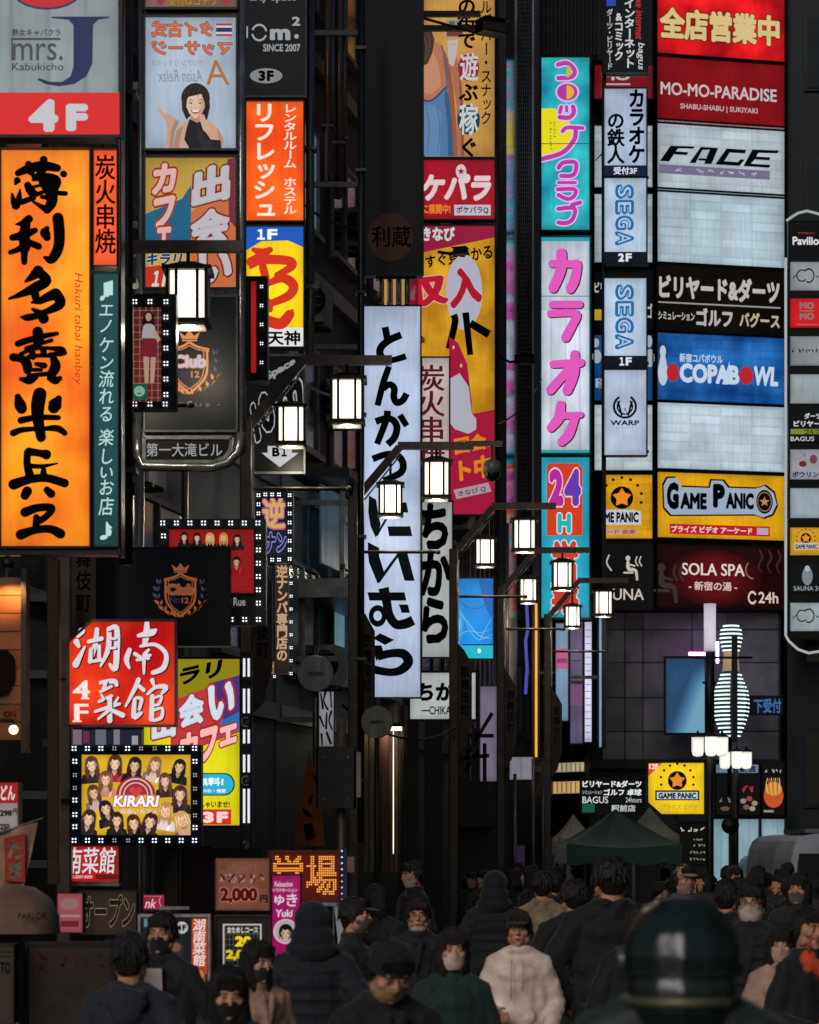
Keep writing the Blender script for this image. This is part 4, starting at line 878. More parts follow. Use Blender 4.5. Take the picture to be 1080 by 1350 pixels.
s = Sign('hunan_restaurant_sign', 'red signboard with a cut corner and white brush characters and 4F', 'signboard', 90, 819, 232, 957, 24.5, face='e8281a', e=.92, kind='panel', frame='8c6c6c', fw=3, outline=[(90, 957), (232, 957), (232, 818), (122, 818), (90, 846)])
def brush(s, ch, x0, y0, x1, y1, col='d8d4da', w=.028, sh='38080c', shear=.08, wy=None, o=.02): s.text(ch, x0, y0, x1, y1, col, w=w, wy=wy, shear=shear, sh=(sh, 2.0, 1.4) if sh else None)
for q in ([(108, 832, 9), (103, 838, 6)], [(101, 846, 8), (104, 852, 5)], [(100, 876, 9), (104, 868, 7), (112, 853, 3)], [(128, 830, 6), (126, 848, 7), (120, 872, 4)], [(117, 846, 5), (134, 842, 6)], [(120, 856, 5), (119, 872, 6)], [(131, 852, 5), (131, 870, 5)], [(121, 872, 4), (133, 870, 5)],
          [(144, 829, 6), (143, 855, 7), (133, 878, 3)], [(143, 830, 5), (154, 828, 7), (154, 860, 8), (152, 882, 7), (145, 876, 4)], [(145, 842, 3), (152, 842, 4)], [(144, 855, 3), (152, 854, 4)],
          [(194, 820, 6), (193, 838, 9), (190, 852, 5)], [(183, 838, 5), (200, 834, 9), (205, 831, 5)], [(171, 857, 6), (167, 870, 7), (171, 881, 3)], [(186, 852, 4), (205, 850, 5), (219, 862, 6), (216, 880, 7), (202, 887, 6)], [(178, 862, 5), (188, 868, 4)], [(196, 857, 4), (190, 864, 5), (198, 864, 4)], [(181, 870, 4), (196, 868, 4)], [(190, 870, 5), (190, 888, 3)],
          [(133, 900, 5), (150, 898, 7), (154, 903, 5)], [(140, 899, 5), (137, 908, 5)], [(147, 905, 4), (133, 912, 4)], [(131, 925, 4), (147, 918, 5)], [(134, 916, 3), (137, 922, 4)], [(156, 920, 3), (151, 928, 4)], [(126, 938, 4), (145, 932, 5), (158, 928, 4)], [(145, 920, 6), (145, 950, 7)], [(143, 937, 5), (130, 948, 3)], [(147, 936, 5), (162, 943, 7)],
          [(183, 896, 6), (178, 908, 6), (166, 931, 3)], [(183, 904, 5), (190, 910, 5)], [(178, 922, 5), (177, 945, 7), (186, 940, 5)], [(180, 920, 4), (187, 922, 5), (184, 935, 4)], [(201, 897, 6), (203, 903, 4)], [(195, 915, 4), (206, 906, 5), (219, 906, 7), (214, 914, 4)], [(201, 918, 6), (200, 948, 7)], [(204, 920, 3), (213, 918, 4), (210, 928, 4), (203, 930, 3)], [(204, 936, 4), (214, 934, 4), (213, 946, 5), (203, 950, 4)]):
    s.stroke([(a+1.5, b+1.2, c) for a, b, c in q], '3c080c', e=0, cap=True)
    s.stroke(q, 'dcd2d8', e=.9)
s.text('4', 96, 897, 119, 922, 'f0dcd6', w=.03, wy=.01); s.text('F', 98, 928, 117, 951, 'f0dcd6', w=.035, wy=.012); s.rect(107, 920, 118, 922, 'f0dcd6'); s.rect(96, 950, 108, 952, 'f0dcd6'); s.tobuilding((.5,), 1.0); s.done()

s = Sign('yellow_cafe_sign', 'bright yellow cafe signboard with slanted blue and red lettering and 3F', 'signboard', 190, 869, 316, 1088, 26.6, face='e6dc1a', e=.85, frame='24262a', fw=3)
s.poly([(190, 869), (316, 869), (316, 905), (190, 930)], 'b8a824', e=.5); s.poly([(225, 925), (316, 890), (316, 965), (225, 1000)], 'c43c40', e=.8); s.poly([(280, 900), (316, 890), (316, 950), (296, 955)], '53307c', e=.8); s.poly([(292, 950), (316, 938), (316, 962), (290, 970)], '2a6ab0', e=.9)
s.text('キラリ', 0, 0, 0, 0, '16161c', w=.05, e=0, quad=[(205, 888), (294, 868), (290, 892), (203, 912)])
for ch, q in (('会', [(236, 920), (268, 910), (270, 952), (236, 962)]), ('い', [(274, 905), (312, 893), (308, 945), (276, 952)]), ('出', [(200, 935), (232, 925), (232, 970), (200, 978)])): s.text(ch, 0, 0, 0, 0, 'ccd8e4', w=.06, out=('a82c2c', .06), quad=q)
for ch, q in (('カ', [(238, 968), (262, 962), (260, 1000), (236, 1006)]), ('フ', [(264, 962), (288, 955), (284, 1000), (264, 1006)]), ('ェ', [(288, 960), (314, 952), (312, 978), (290, 986)])): s.text(ch, 0, 0, 0, 0, 'f4b8b0', w=.06, out=('a0241c', .05), quad=q)
s.ell(296, 1034, 14, 15, '1c3c40'); s.rect(240, 1019, 296, 1049, '1c3c40'); s.ell(295, 1034, 13, 13.5, '2fb0d0', e=.9); s.rect(240, 1020.5, 295, 1047.5, '2fb0d0', e=.9)
s.text('無料!', 258, 1025, 295, 1036, 'e8f6fa', w=.04); s.text('DVD・個室', 266, 1040, 298, 1045, 'e8f6fa', w=.03); s.text('いらっしゃいませ!', 240, 1056, 303, 1065, '20242c', w=.03, e=0); s.rect(255, 1067, 305, 1087, 'd02c20', e=.9); s.text('3F', 267, 1070, 301, 1085, 'f6d0cc', w=.07); s.tobuilding((.5,), 1.0); s.done()
# chrome pole right of the yellow sign, its shine put into glowing strips
t = empty('light_rail', (X(325, 26.4), 26.4, Z(1115, 26.4)), 0, 'chrome upright with its shine put into short glowing strips, right of the yellow cafe sign', 'light')
MB().box(-.05, .03, 0, .05, .12, Z(860, 26.4)-Z(1115, 26.4), DARK, .01).build('backplate', t)
for y0, y1 in ((868, 892), (908, 940), (962, 980), (995, 1018), (1040, 1085)):
    for o in (-.022, .022): MB().tube([(o, 0, Z(y1, 26.4)-t.location.z), (o, 0, Z(y0, 26.4)-t.location.z)], .011, lit('eef2f6', .9, 'flat'), n=6).build('tube_light', t)
for yy in (952, 1029, 1115): MB().lathe([(.05, -.06), (.035, -.075), (.0, -.08)], surf('7a6f70', .3, .7, 'metal', 5), (0, .02, Z(yy, 26.4)-t.location.z), 12, 'y').build('knob', t)

s = Sign('girls_led_sign', 'LED framed panel crowded with smiling long haired women on yellow', 'LED sign', 108, 995, 252, 1101, 24.4, face='e2b428', e=.85, frame='1a1c2c', fw=1.5)
rng = random.Random(5)
for cx_, cy_, hc, tp in ((121, 1008, '5a3626', '2a2224'), (152, 1006, '4a2a1e', 'a02838'), (178, 1009, '241814', '241c20'), (205, 1008, '8a5a3c', 'e0c0b0'), (237, 1011, '1a1414', '16161a'), (140, 1027, '7a4c32', 'c88a70'), (218, 1029, '683830', '3a2426'),
                         (124, 1045, '5a362a', 'c8b0ac'), (238, 1047, '4a2c22', '2c2224'), (140, 1066, '221a1a', '2c2428'), (219, 1069, 'c08c50', 'e6d6ce'), (118, 1079, '3a221c', '241e22'), (155, 1081, '301c16', '1c1a1e'), (177, 1085, '46281a', '241e24'), (199, 1083, '3a2018', '181618'), (241, 1081, 'd0a070', 'dca488')):
    face_(s, cx_, cy_, rng.uniform(7.0, 8.2), hc, ['f0c4a4', 'eab893', 'f3ceb4'][rng.randrange(3)], tp, tilt=rng.uniform(-.28, .28))
for a, b, c, d_ in ((95, 985, 108, 1112), (252, 985, 265, 1112), (95, 1101, 265, 1112), (95, 985, 265, 995)): s.rect(a, b, c, d_, '161a2a', e=0, part='border')
s.ell(180, 1048, 26, 24, '9c2c38', part='emblem', a0=180, a1=360); s.ring(180, 1048, 20, 22, 'e8c0b8', part='emblem', a0=180, a1=360); s.ring(180, 1048, 15, 16.5, 'e8c0b8', part='emblem', a0=180, a1=360); s.poly([(180, 1053), (171, 1043), (173, 1038), (178, 1038), (180, 1041), (182, 1038), (187, 1038), (189, 1043)], 'd83a48', part='emblem')
s.text('KIRARI', 150, 1049, 211, 1064, 'f4ecec', w=.045, out=('a03040', .05), shear=.15); s.text('出会いカフェ', 160, 1067, 208, 1073, 'f2dcd8', w=.03, out=('a03040', .03))
MB().box(s.X0-.09, .012, s.Z0-.09, s.X1+.09, .25, s.Z1+.09, surf('161a2a', .4, .3, 'painted', 5)).build('led_board', s.root)
s.leds([(99+i*17.6, 987) for i in range(10) if i not in (3, 5, 6)] + [(99+i*17.6, 1108) for i in range(10) if i not in (3, 4)] + [(100, 1004), (100, 1055), (100, 1074), (100, 1090), (258, 1004), (258, 1091)], 1.5)
s.leds([(258, 1022), (258, 1040), (258, 1058), (258, 1075), (100, 1022), (100, 1039), (205, 987), (187, 987), (152, 987), (170, 1108), (152, 1108)], 1.2, e=.5); s.tobuilding((.5,), 1.0); s.done()
s = Sign('small_hunan_sign', 'small red signboard with three white brush characters below the LED panel', 'signboard', 81, 1116, 156, 1162, 24.9, face='c81820', e=.8, frame='9a9186', fw=1.5)
s.text('湖南菜館', 64, 1117, 153, 1152, 'e4dcdc', w=.018, shear=.12, wy=.008, sh=('50080c', 1, .8)); s.text('03-3207-8280', 92, 1154, 122, 1158, 'e4cccc', w=.02); s.rect(126, 1153, 155, 1159, '8a1016', e=.5); s.tobuilding((.5,), 1.0); s.done()
MB().box(*(P(80, 1168, 24.9)-Vector((0, .05, 0))), *(P(158, 1163.8, 24.9)+Vector((0, .2, 0))), surf('a8a090', .4, .3, 'metal', 5)).build('sign_ledge', s.root).matrix_parent_inverse = s.root.matrix_basis.inverted()

# ------------------------------------------------------------------ signs at the middle of the street
s = Sign('unlit_tall_sign', 'tall unlit black signboard with a faint red brown disc', 'signboard', 481, -40, 556, 361, 37.2, face='0f1418', e=.12, frame='20282c', fw=3)
s.ell(515, 313, 30, 32, '4a2a1c', e=.18); s.text('利蔵', 490, 298, 542, 326, '120c0a', w=.01, e=0)
s.tobuilding((.3, .8)); s.done()
t = empty('glowing_cables', P(520, 385, 37.3), 0, 'row of small cables with glow put in under the unlit black signboard', 'light')
for i in range(7): MB().tube([(-.18+i*.06, 0, -.15-.02*(i % 2)), (-.18+i*.06, 0, .17)], .02, lit('d9a860', .55, 'flat') if i % 2 else GREYP, n=6).build('brass_tube', t)  # light on the cables put in as a warm glow on every second one
MB().box(-.25, -.05, .17, .3, .1, .2, DARK).build('plate', t)

s = Sign('tonkatsu_sign', 'tall white signboard with black tonkatsu lettering', 'signboard', 478, 404, 554, 919, 38, face='adbbd4', e=.98, kind='panel', frame='14202a', fw=2)
NV = '0f1a24'
def Q(off, *st):
    for q in st: s.stroke(q, NV, off=off, sc=9.64, e=0, cap=False)
def PL(off, *ps):
    for p in ps: s.poly([(off[0]+a/9.64, off[1]+b/9.64) for a, b in p], NV, e=0)
Q((470, 400), [(365, 300, 90), (392, 450, 90)], [(570, 400, 92), (420, 465, 95), (320, 550, 95), (298, 630, 95), (345, 705, 90), (460, 720, 80), (630, 672, 82)], [(415, 800, 80), (345, 1000, 85), (268, 1300, 80)], [(345, 1090, 70), (420, 1028, 82), (480, 1080, 88), (475, 1190, 88), (515, 1262, 88), (590, 1230, 88), (638, 1145, 88)])
Q((470, 530), [(395, 110, 88), (378, 230, 88), (262, 535, 82)], [(245, 250, 92), (370, 208, 80), (470, 235, 88), (515, 330, 92), (480, 455, 92), (395, 540, 92)], [(552, 165, 82), (640, 305, 78)], [(205, 725, 88), (380, 665, 85), (520, 680, 92), (592, 780, 92), (560, 900, 92), (345, 1000, 80)])
PL((470, 640), [(160, 130), (250, 180), (290, 420), (310, 500), (245, 665), (180, 520), (150, 340)], [(450, 215), (635, 215), (660, 345), (460, 345)], [(395, 520), (685, 520), (710, 645), (415, 645)], [(145, 720), (290, 795), (290, 900), (355, 1110), (270, 1250), (160, 980), (145, 850)], [(500, 830), (640, 830), (740, 1212), (612, 1212)])
Q((470, 640), [(255, 640, 30), (400, 390, 28)], [(275, 1230, 42), (530, 880, 34)])
PL((470, 770), [(140, 105), (612, 105), (636, 210), (165, 210)], [(540, 260), (655, 260), (680, 366), (575, 366)], [(208, 690), (300, 625), (482, 710), (365, 775)], [(205, 780), (320, 780), (345, 870), (252, 980)])
Q((470, 770), [(345, 50, 135), (385, 230, 115), (415, 390, 115), (500, 510, 115), (620, 505, 125), (722, 460, 125)], [(270, 920, 110), (450, 880, 105), (600, 890, 120), (660, 990, 125), (570, 1090, 110), (430, 1122, 100), (215, 1085, 105)])
s.ring(470+270/9.64, 770+405/9.64, 5.4, 11.8, NV, sy=1.22, e=0)
s.tobuilding((.1, .5, .9)); s.done()
s = Sign('skewer_sign', 'half hidden pale signboard with dark red charcoal skewer characters', 'signboard', 557, 472, 592, 656, 42, face='d4c4c2', e=.7, frame='17191b', fw=2)
s.text('炭火串焼', 552, 482, 586, 618, '6a1c24', w=.02, wy=.01, vert=True, e=.5); s.tobuilding((.2, .8)); s.done()
s = Sign('chikara_tall_sign', 'vertical grey signboard with black hiragana beside the tonkatsu sign', 'signboard', 557, 662, 596, 866, 43.6, face='b4bab8', e=.72, frame='14171a', fw=2)
s.text('ちから', 552, 664, 594, 850, '12161a', w=.05, vert=True, e=0); s.tobuilding((.2, .8), 1); s.done()
s = Sign('chikara_small_sign', 'wide white signboard with black hiragana and small roman letters', 'signboard', 541, 887, 627, 948, 44.2, face='c3c8c6', e=.7, frame='101214', fw=3)
s.text('ちから', 550, 900, 622, 924, '14171a', w=.05, e=0); s.text('―CHIKARA―', 556, 931, 616, 942, '14171a', w=.02, e=0); s.tobuilding((.5,), .8); s.done()
s = Sign('blue_screen', 'glowing blue screen with pale crossing light streaks', 'screen', 598, 763, 650, 868, 46, face='1486d8', e=.95, frame='0a2c50', fw=1.5)
s.rect(598, 851, 650, 868, '1fb4c8', e=.9, part='picture'); s.rect(598, 849, 650, 851, '0c3c6c', part='picture')
for rx_, ry_, c_, e_ in ((20, 34, '1c90dc', .8), (15, 26, '2fa0e2', .8), (10, 18, '4fb4ea', .8), (6, 10, '84cdf2', .85)): s.ell(604, 824, rx_*.5, ry_, c_, e=e_, part='picture')
s.poly([(630, 763), (650, 763), (650, 820), (640, 800)], '1060b4', part='picture', e=.9)
for q in ([(606, 806, .5), (618, 822, .8), (632, 838, .8), (650, 842, .4)], [(600, 842, .4), (616, 832, .7), (634, 834, .6), (650, 828, .3)], [(610, 812, .3), (628, 842, .6), (650, 836, .4)], [(632, 846, .5), (642, 826, .6), (650, 812, .3)]): s.stroke(q, '8fd4f2', e=.8, part='picture', cap=False)
s.ell(602, 776, 3, 3, 'c8ecf8', part='picture'); s.ell(632, 858, 2.5, 3, 'd8f4f4', part='picture')
s.stroke([(600, 780, .8), (612, 798, .8), (630, 802, .8), (648, 792, .8)], '0c5ca0', part='picture', e=.7, cap=False); s.done()

# job signboard column at d 47
s = Sign('night_job_sign', 'tan signboard with a woman in a blue top and vertical black text', 'signboard', 559, -40, 652, 207, 47, face='dfa552', e=.62, kind='panel', frame='23262a', fw=2)
k = dict(part='picture')
s.poly([(559, 62), (572, 54), (583, 60), (592, 80), (598, 118), (602, 160), (604, 206), (559, 206)], 'cd8462', **k); s.poly([(583, 60), (592, 80), (598, 118), (604, 206), (598, 206), (592, 130), (585, 84)], 'a96448', **k); s.poly([(559, 72), (570, 66), (578, 84), (582, 112), (570, 124), (559, 122)], 'dd9a76', **k)
s.poly([(559, 131), (567, 133), (578, 126), (588, 116), (592, 126), (596, 160), (598, 206), (559, 206)], '5f88b8', **k); s.poly([(588, 116), (592, 126), (596, 160), (598, 206), (591, 206), (590, 160), (586, 130)], '44658f', **k); s.poly([(559, 138), (575, 138), (582, 150), (580, 206), (559, 206)], '6f98c6', **k)
for q in ([(562, 140, .8), (566, 170, 1.2), (563, 204, .8)], [(575, 134, .6), (580, 168, 1.2), (577, 200, .6)]): s.stroke(q, '4d74a4', **k)
s.stroke([(559, 132, 2.2), (570, 132, 2.4), (588, 115, 2.4)], '35517c', **k); s.stroke([(582, 60, 1.6), (589, 90, 1.6), (589, 118, 1.6)], '4a6c9c', **k)
s.poly([(590, 80), (601, 74), (607, 90), (611, 140), (612, 206), (603, 206), (602, 140), (596, 100)], 'c67c5c', **k); s.poly([(604, 84), (607, 90), (611, 140), (612, 206), (608, 206), (607, 140)], 'a05e44', **k)
s.poly([(559, 34), (568, 38), (573, 52), (570, 70), (564, 84), (559, 86)], '4e3630', **k)
for q in ([(562, 40, .6), (567, 58, 1.2), (562, 80, .6)], [(559, 48, .8), (563, 62, 1.2), (560, 78, .6)]): s.stroke(q, '7c5a48', **k)
s.poly([(590, 54), (604, 52), (602, 72), (598, 88), (592, 84)], 'dccaca', **k); s.stroke([(593, 60, .8), (601, 58, .8)], 'a89c9c', **k); s.rect(588, 25, 612, 50, 'b0a898', **k); s.rect(589, 41, 610, 48, '8c4038', **k); s.rect(592, 28, 600, 38, '6c6460', **k); s.rect(602, 27, 609, 38, '8a8078', **k)
s.text('夜の街で', 604, -25, 627, 65, '14121a', w=.03, vert=True, e=0); s.ell(618, 89, 14, 18, 'a02448'); s.text('遊', 607, 71, 630, 107, 'e4d8e0', w=.02, vert=True); s.text('ぶ', 606, 110, 630, 134, '14121a', w=.03, vert=True, e=0); s.ell(618, 158, 15, 20, '1c4a50'); s.text('稼', 606, 138, 630, 178, 'dce4e4', w=.02, vert=True); s.text('ぐ', 606, 182, 630, 208, '14121a', w=.03, vert=True, e=0)
s.text('ガールズバー・スナック', 634, -36, 648, 165, '14121a', w=.015, vert=True, e=0); s.done()
s = Sign('pokepara_sign', 'red signboard with white slanted katakana and a star badge', 'signboard', 559, 211, 652, 289, 47, face='b3142c', e=.75, frame='23262a', fw=2)
s.text('ケパラ', 556, 229, 648, 265, 'e4ccd0', w=.06, shear=.15); s.ell(608, 226, 7, 9.5, 'e4ccd0'); s.star(608, 226, 5, '8c1830'); s.text('に展開中!', 557, 269, 594, 282, 'f08830', w=.03); s.rect(599, 270, 647, 284, 'ccc4d0'); s.text('ポケパラQ', 602, 272, 644, 282, '201820', w=.02, e=0); s.done()
s = Sign('income_sign', 'tall yellow and crimson job signboard with big black strokes', 'signboard', 542, 298, 652, 678, 47, face='d9991c', e=.7, kind='panel', frame='23262a', fw=2)
s.poly([(542, 298), (652, 298), (652, 313), (542, 336)], '96163c', e=.8); s.text('きなび', 556, 299, 600, 318, 'dcd0d4', w=.05, out=('3a1020', .03)); s.text('すぐ見つかる', 0, 0, 0, 0, '1a1414', w=.03, e=0, quad=[(560, 338), (648, 322), (650, 341), (562, 354)])
s.ell(612, 385, 24, 50, 'c4c4d8', e=.65); s.text('収', 0, 0, 0, 0, 'c21c34', w=.06, out=('e4b8a8', .03), quad=[(530, 366), (588, 360), (592, 400), (534, 408)]); s.text('入', 0, 0, 0, 0, 'b41c30', w=.06, out=('d0c4d0', .02), quad=[(592, 354), (636, 352), (636, 398), (594, 408)])
s.stroke([(614, 412, 9), (620, 468, 8)], '141214', e=0, cap=False); s.stroke([(620, 426, 10), (645, 441, 11)], '141214', e=0, cap=False); s.stroke([(592, 460, 9), (600, 425, 9), (598, 415, 9)], '141214', e=0, cap=False)
s.poly([(592, 444), (604, 452), (616, 480), (622, 530), (622, 546), (652, 540), (652, 678), (592, 678)], 'a8143c', e=.75); s.poly([(592, 500), (606, 492), (618, 510), (622, 545), (628, 552), (628, 566), (618, 572), (600, 566), (592, 556)], 'bdbccb', e=.7)
s.ell(598, 458, 1.5, 2.5, 'e4b8c8'); s.ell(608, 482, 1.5, 2.5, 'e4b8c8')
s.text('回会', 0, 0, 0, 0, 'e88818', w=.05, quad=[(598, 578), (640, 570), (642, 592), (600, 600)]); s.text('ト中', 0, 0, 0, 0, 'e88818', w=.05, quad=[(604, 606), (648, 598), (650, 628), (606, 636)]); s.poly([(598, 646), (644, 636), (648, 648), (602, 658)], 'c8a8b8', e=.6); s.text('きなび Q', 0, 0, 0, 0, '4a1828', w=.01, e=0, quad=[(604, 648), (640, 640), (641, 648), (605, 655)]); s.done()

# ------------------------------------------------------------------ karaoke column
s = Sign('croquette_club_sign', 'turquoise signboard with magenta rounded katakana on a yellow patch', 'signboard', 714, 76, 777, 303, 57, face='1fb0c4', e=.82, frame='10282e', fw=2.5)
s.poly([(714, 143), (732, 143), (748, 158), (757, 170), (757, 182), (741, 201), (714, 208)], 'e4d61c', e=.9)
mg = 'b8389c'
for q, ww in (([(201, 85), (270, 75), (325, 130), (300, 178), (205, 185)], 34), ([(225, 400), (215, 440)], 28), ([(265, 398), (265, 430)], 24), ([(312, 398), (318, 440), (285, 478), (215, 475)], 34), ([(235, 580), (270, 552), (385, 556)], 28), ([(332, 560), (322, 640), (235, 738), (80, 786)], 34),
              ([(205, 850), (240, 812), (330, 812), (330, 880), (298, 910), (225, 910)], 32), ([(205, 960), (330, 960)], 24), ([(200, 1010), (325, 1010), (320, 1060), (270, 1082), (205, 1052)], 30), ([(205, 1155), (322, 1150), (310, 1230), (260, 1260), (205, 1256)], 32), ([(305, 1125), (365, 1108)], 30)):
    k = dict(off=(700, 70), sc=5.622, sm=4); s.stroke([(a, b, ww+18) for a, b in q], 'd9b4ee', e=.95, **k)
for q, ww in (([(201, 85), (270, 75), (325, 130), (300, 178), (205, 185)], 34), ([(225, 400), (215, 440)], 28), ([(265, 398), (265, 430)], 24), ([(312, 398), (318, 440), (285, 478), (215, 475)], 34), ([(235, 580), (270, 552), (385, 556)], 28), ([(332, 560), (322, 640), (235, 738), (80, 786)], 34),
              ([(205, 850), (240, 812), (330, 812), (330, 880), (298, 910), (225, 910)], 32), ([(205, 960), (330, 960)], 24), ([(200, 1010), (325, 1010), (320, 1060), (270, 1082), (205, 1052)], 30), ([(205, 1155), (322, 1150), (310, 1230), (260, 1260), (205, 1256)], 32), ([(305, 1125), (365, 1108)], 30)):
    s.stroke([(a, b, ww) for a, b in q], mg, e=.9, off=(700, 70), sc=5.622, sm=4)
s.ell(748, 121.5, 16, 13.5, 'd9b4ee'); s.ell(748, 121.5, 13.5, 11, mg); s.ell(747, 121.5, 10, 9, 'e8b430', a0=-90, a1=90); s.ell(747, 94, 7, 8, 'b8c040', a0=-90, a1=90)
s.scrib(724, 160, 728, 198, 1, '6a4030', .7, rows=9); s.scrib(729, 160, 733, 186, 1, '6a4030', .7, rows=6, seed=3); s.rect(714, 189, 777, 190, '186070', e=.4); s.tobuilding((.2, .8)); s.done()
s = Sign('karaoke_sign', 'white signboard with fat pink katakana between two turquoise ones', 'signboard', 714, 313, 777, 597, 57, face='d4dcec', e=.86, kind='vtubes', frame='1a8c98', fw=2.5)
s.rect(714, 313, 777, 318, '22a0ac'); s.rect(714, 593, 777, 597, '22a0ac'); s.rect(714, 390, 777, 391, '508890', e=.6)
for dx, col, g_ in ((1.0, '5a2048', 4), (0, 'dc58b8', 0)):
    for q in ([(330, 178, 38), (430, 180, 38), (455, 182, 42), (440, 260, 50), (420, 303, 46)], [(375, 128, 52), (372, 210, 52), (335, 298, 50)], [(332, 380, 38), (465, 380, 38)], [(322, 425, 36), (448, 425, 38), (430, 480, 44), (397, 543, 46)],
              [(335, 675, 38), (470, 668, 42)], [(442, 628, 46), (436, 720, 52), (405, 803, 50)], [(412, 700, 42), (322, 803, 46)], [(372, 878, 46), (362, 940, 52), (325, 988, 44)], [(380, 930, 36), (470, 925, 32)], [(442, 940, 42), (412, 1020, 50), (377, 1058, 44)]):
        s.stroke([(a, b, c+g_) for a, b, c in q], col, off=(640+dx, 300+dx*.9), sc=3.748, e=.9 if not dx else 0)
s.tobuilding((.2, .8)); s.done()
s = Sign('all_hours_sign', 'turquoise signboard with 24H in a red rounded box', 'signboard', 714, 603, 777, 814, 57, face='27a9c4', e=.8, frame='10383e', fw=2.5)
s.rect(721, 615, 768, 706, 'd43c20', e=.85); s.ell(725, 615, 4, 4, 'd43c20', e=.85); s.rect(725, 611, 764, 616, 'd43c20', e=.85)
s.text('2', 724, 618, 743, 667, 'b4309c', w=.07, out=('ecd4e4', .035)); s.text('4', 744, 618, 766, 667, '6a3cb0', w=.07, out=('ecd4e4', .035)); s.text('H', 735, 677, 753, 703, '2ab4c0', w=.06, out=('e4e8e4', .05))
s.text('営業', 728, 716, 762, 808, 'd0402c', w=.05, out=('c8dce4', .04), vert=True); s.tobuilding((.2, .8)); s.done()
# glass frontage below the karaoke column, its reflected colours put into glowing panels
for i, (x0, y0, x1, y1, d, c, e, kd, lb) in enumerate([(733, 822, 749, 950, 58.2, '8fb8d8', .5, 'panel', 'pale blue glass pane with glow put in, left of three under the karaoke signboard'), (752, 820, 768, 980, 58.6, '8a7ca8', .4, 'vtubes', 'mauve glass pane with glow put in, middle of three under the karaoke signboard'),
        (771, 820, 780, 978, 58.4, 'd8d4f0', .9, 'panel', 'narrow white glass pane with glow put in, right of three under the karaoke signboard'), (790, 800, 797, 985, 57.6, '7fb4dc', .7, 'panel', 'narrow blue glass strip with glow put in beside the corner of the tower')]):
    s = Sign('lit_panel', lb, 'glass panel', x0, y0, x1, y1, d, face=c, e=e, kind=kd, frame='1a1c28', fw=1.5, group='narrow glowing glass panes beside the tower corner')
    if i == 0: s.rect(733, 855, 749, 882, 'd06a9c', e=.6); s.rect(734, 868, 748, 874, 'a8407c', e=.6)
    if i == 1: s.rect(752, 900, 768, 930, 'a06ca8', e=.4); s.rect(754, 870, 766, 872, '5a4c78', e=.4)
    if i == 2:
        for y in range(830, 975, 9): s.rect(772, y, 779, y+1, '8c88b0', e=.5)
    s.tobuilding((.5,), .6); s.done()

# ------------------------------------------------------------------ SEGA column in front of the tower
DS = 56.6
s = Sign('internet_comic_sign', 'black signboard with white vertical katakana and red script', 'signboard', 797, -40, 853, 94, DS, face='0e1018', e=.4, frame='20242a', fw=2)
s.text('インターネット', 823, -2, 837, 90, 'd4d8dc', w=.03, vert=True, e=.7); s.text('&コミック', 810, 16, 822, 80, 'd4d8dc', w=.03, vert=True, e=.7); s.text('ダーツ・ビリヤード', 800, 12, 808, 92, 'c4c8cc', w=.02, vert=True, e=.7); s.text('luxe internet', 838, -10, 848, 52, 'c42c3c', rot=90, w=.01, shear=.2, e=.8); s.text('bagus', 839, 56, 850, 92, 'd4d8dc', rot=90, w=.01, shear=.2, e=.7); s.rect(800, -5, 812, 8, '2c4cb0', e=.7); s.done()
s = Sign('karaoke_ironman_sign', 'pale blue signboard with navy vertical katakana above a 3F strip', 'signboard', 797, 117, 852, 232, DS, face='aebed6', e=.82, frame='1a2026', fw=2)
s.text('カラオケ', 829, 118, 850, 216, '1c2c4c', w=.04, vert=True, e=0); s.text('の鉄人', 801, 148, 823, 216, '1c2c4c', w=.03, vert=True, e=0); s.rect(797, 218, 852, 232, '142040', e=.6); s.text('受付3F', 809, 220, 840, 230, 'd4dce8', w=.03); s.done()
for nm, y0, y1, fl, lb in (('upper', 235, 331, '2F', 'white signboard with blue striped sideways letters over 2F'), ('lower', 367, 468, '1F', 'white signboard with blue striped sideways letters over 1F')):
    s = Sign('game_brand_sign', lb, 'signboard', 797, y0, 852, y1+16, DS, face='b4c8de', e=.85, frame='1a2026', fw=2, group='arcade signboards with sideways blue letters')
    yy = y0+8; hh = (y1-y0-14)/4.0
    for i, ch in enumerate('SEGA'):
        s.text(ch, 811, yy+i*hh, 836, yy+(i+1)*hh-1, '1c6ca8', rot=90, w=.085, e=.8)
        s.text(ch, 815, yy+i*hh+3.2, 832, yy+(i+1)*hh-4.2, 'b4c8de', rot=90, w=.0, e=.85)
    s.rect(797, y1+1, 852, y1+16, '0c1420', e=.5); s.text(fl, 815, y1+3, 833, y1+14, 'd4dce8', w=.05); s.done()
s = Sign('warp_sign', 'white signboard with a round W emblem', 'signboard', 797, 488, 852, 600, DS, face='b9c6dc', e=.82, frame='1a2026', fw=2)
s.ring(824, 536, 13, 16, '1a2430', e=0, a0=-60, a1=240); s.ring(824, 536, 9, 11, '1a2430', e=0, a0=-50, a1=230); s.stroke([(815, 530, 3), (820, 548, 3), (824, 538, 3), (828, 548, 3), (833, 530, 3)], '1a2430', e=0, sm=1); s.text('WARP', 805, 554, 843, 561, '1a2430', w=.03, e=0); s.scrib(812, 562.5, 836, 565, 7, '707a88', .4, e=.3); s.done()
mb_root = empty('signboard_mast', (X(795, 57), 56.9, 0), 0, 'dark steel mast behind the sideways lettered arcade signs', 'mast'); MB().box(-.03, 0, Z(985, 57), .06, .1, 22, DARK).build('post', mb_root)
for yy in (100, 235, 350, 480, 596): MB().box(.06, .0, Z(yy, 57)-.03, .95, .06, Z(yy, 57)+.03, METAL).build('crossbar', mb_root)

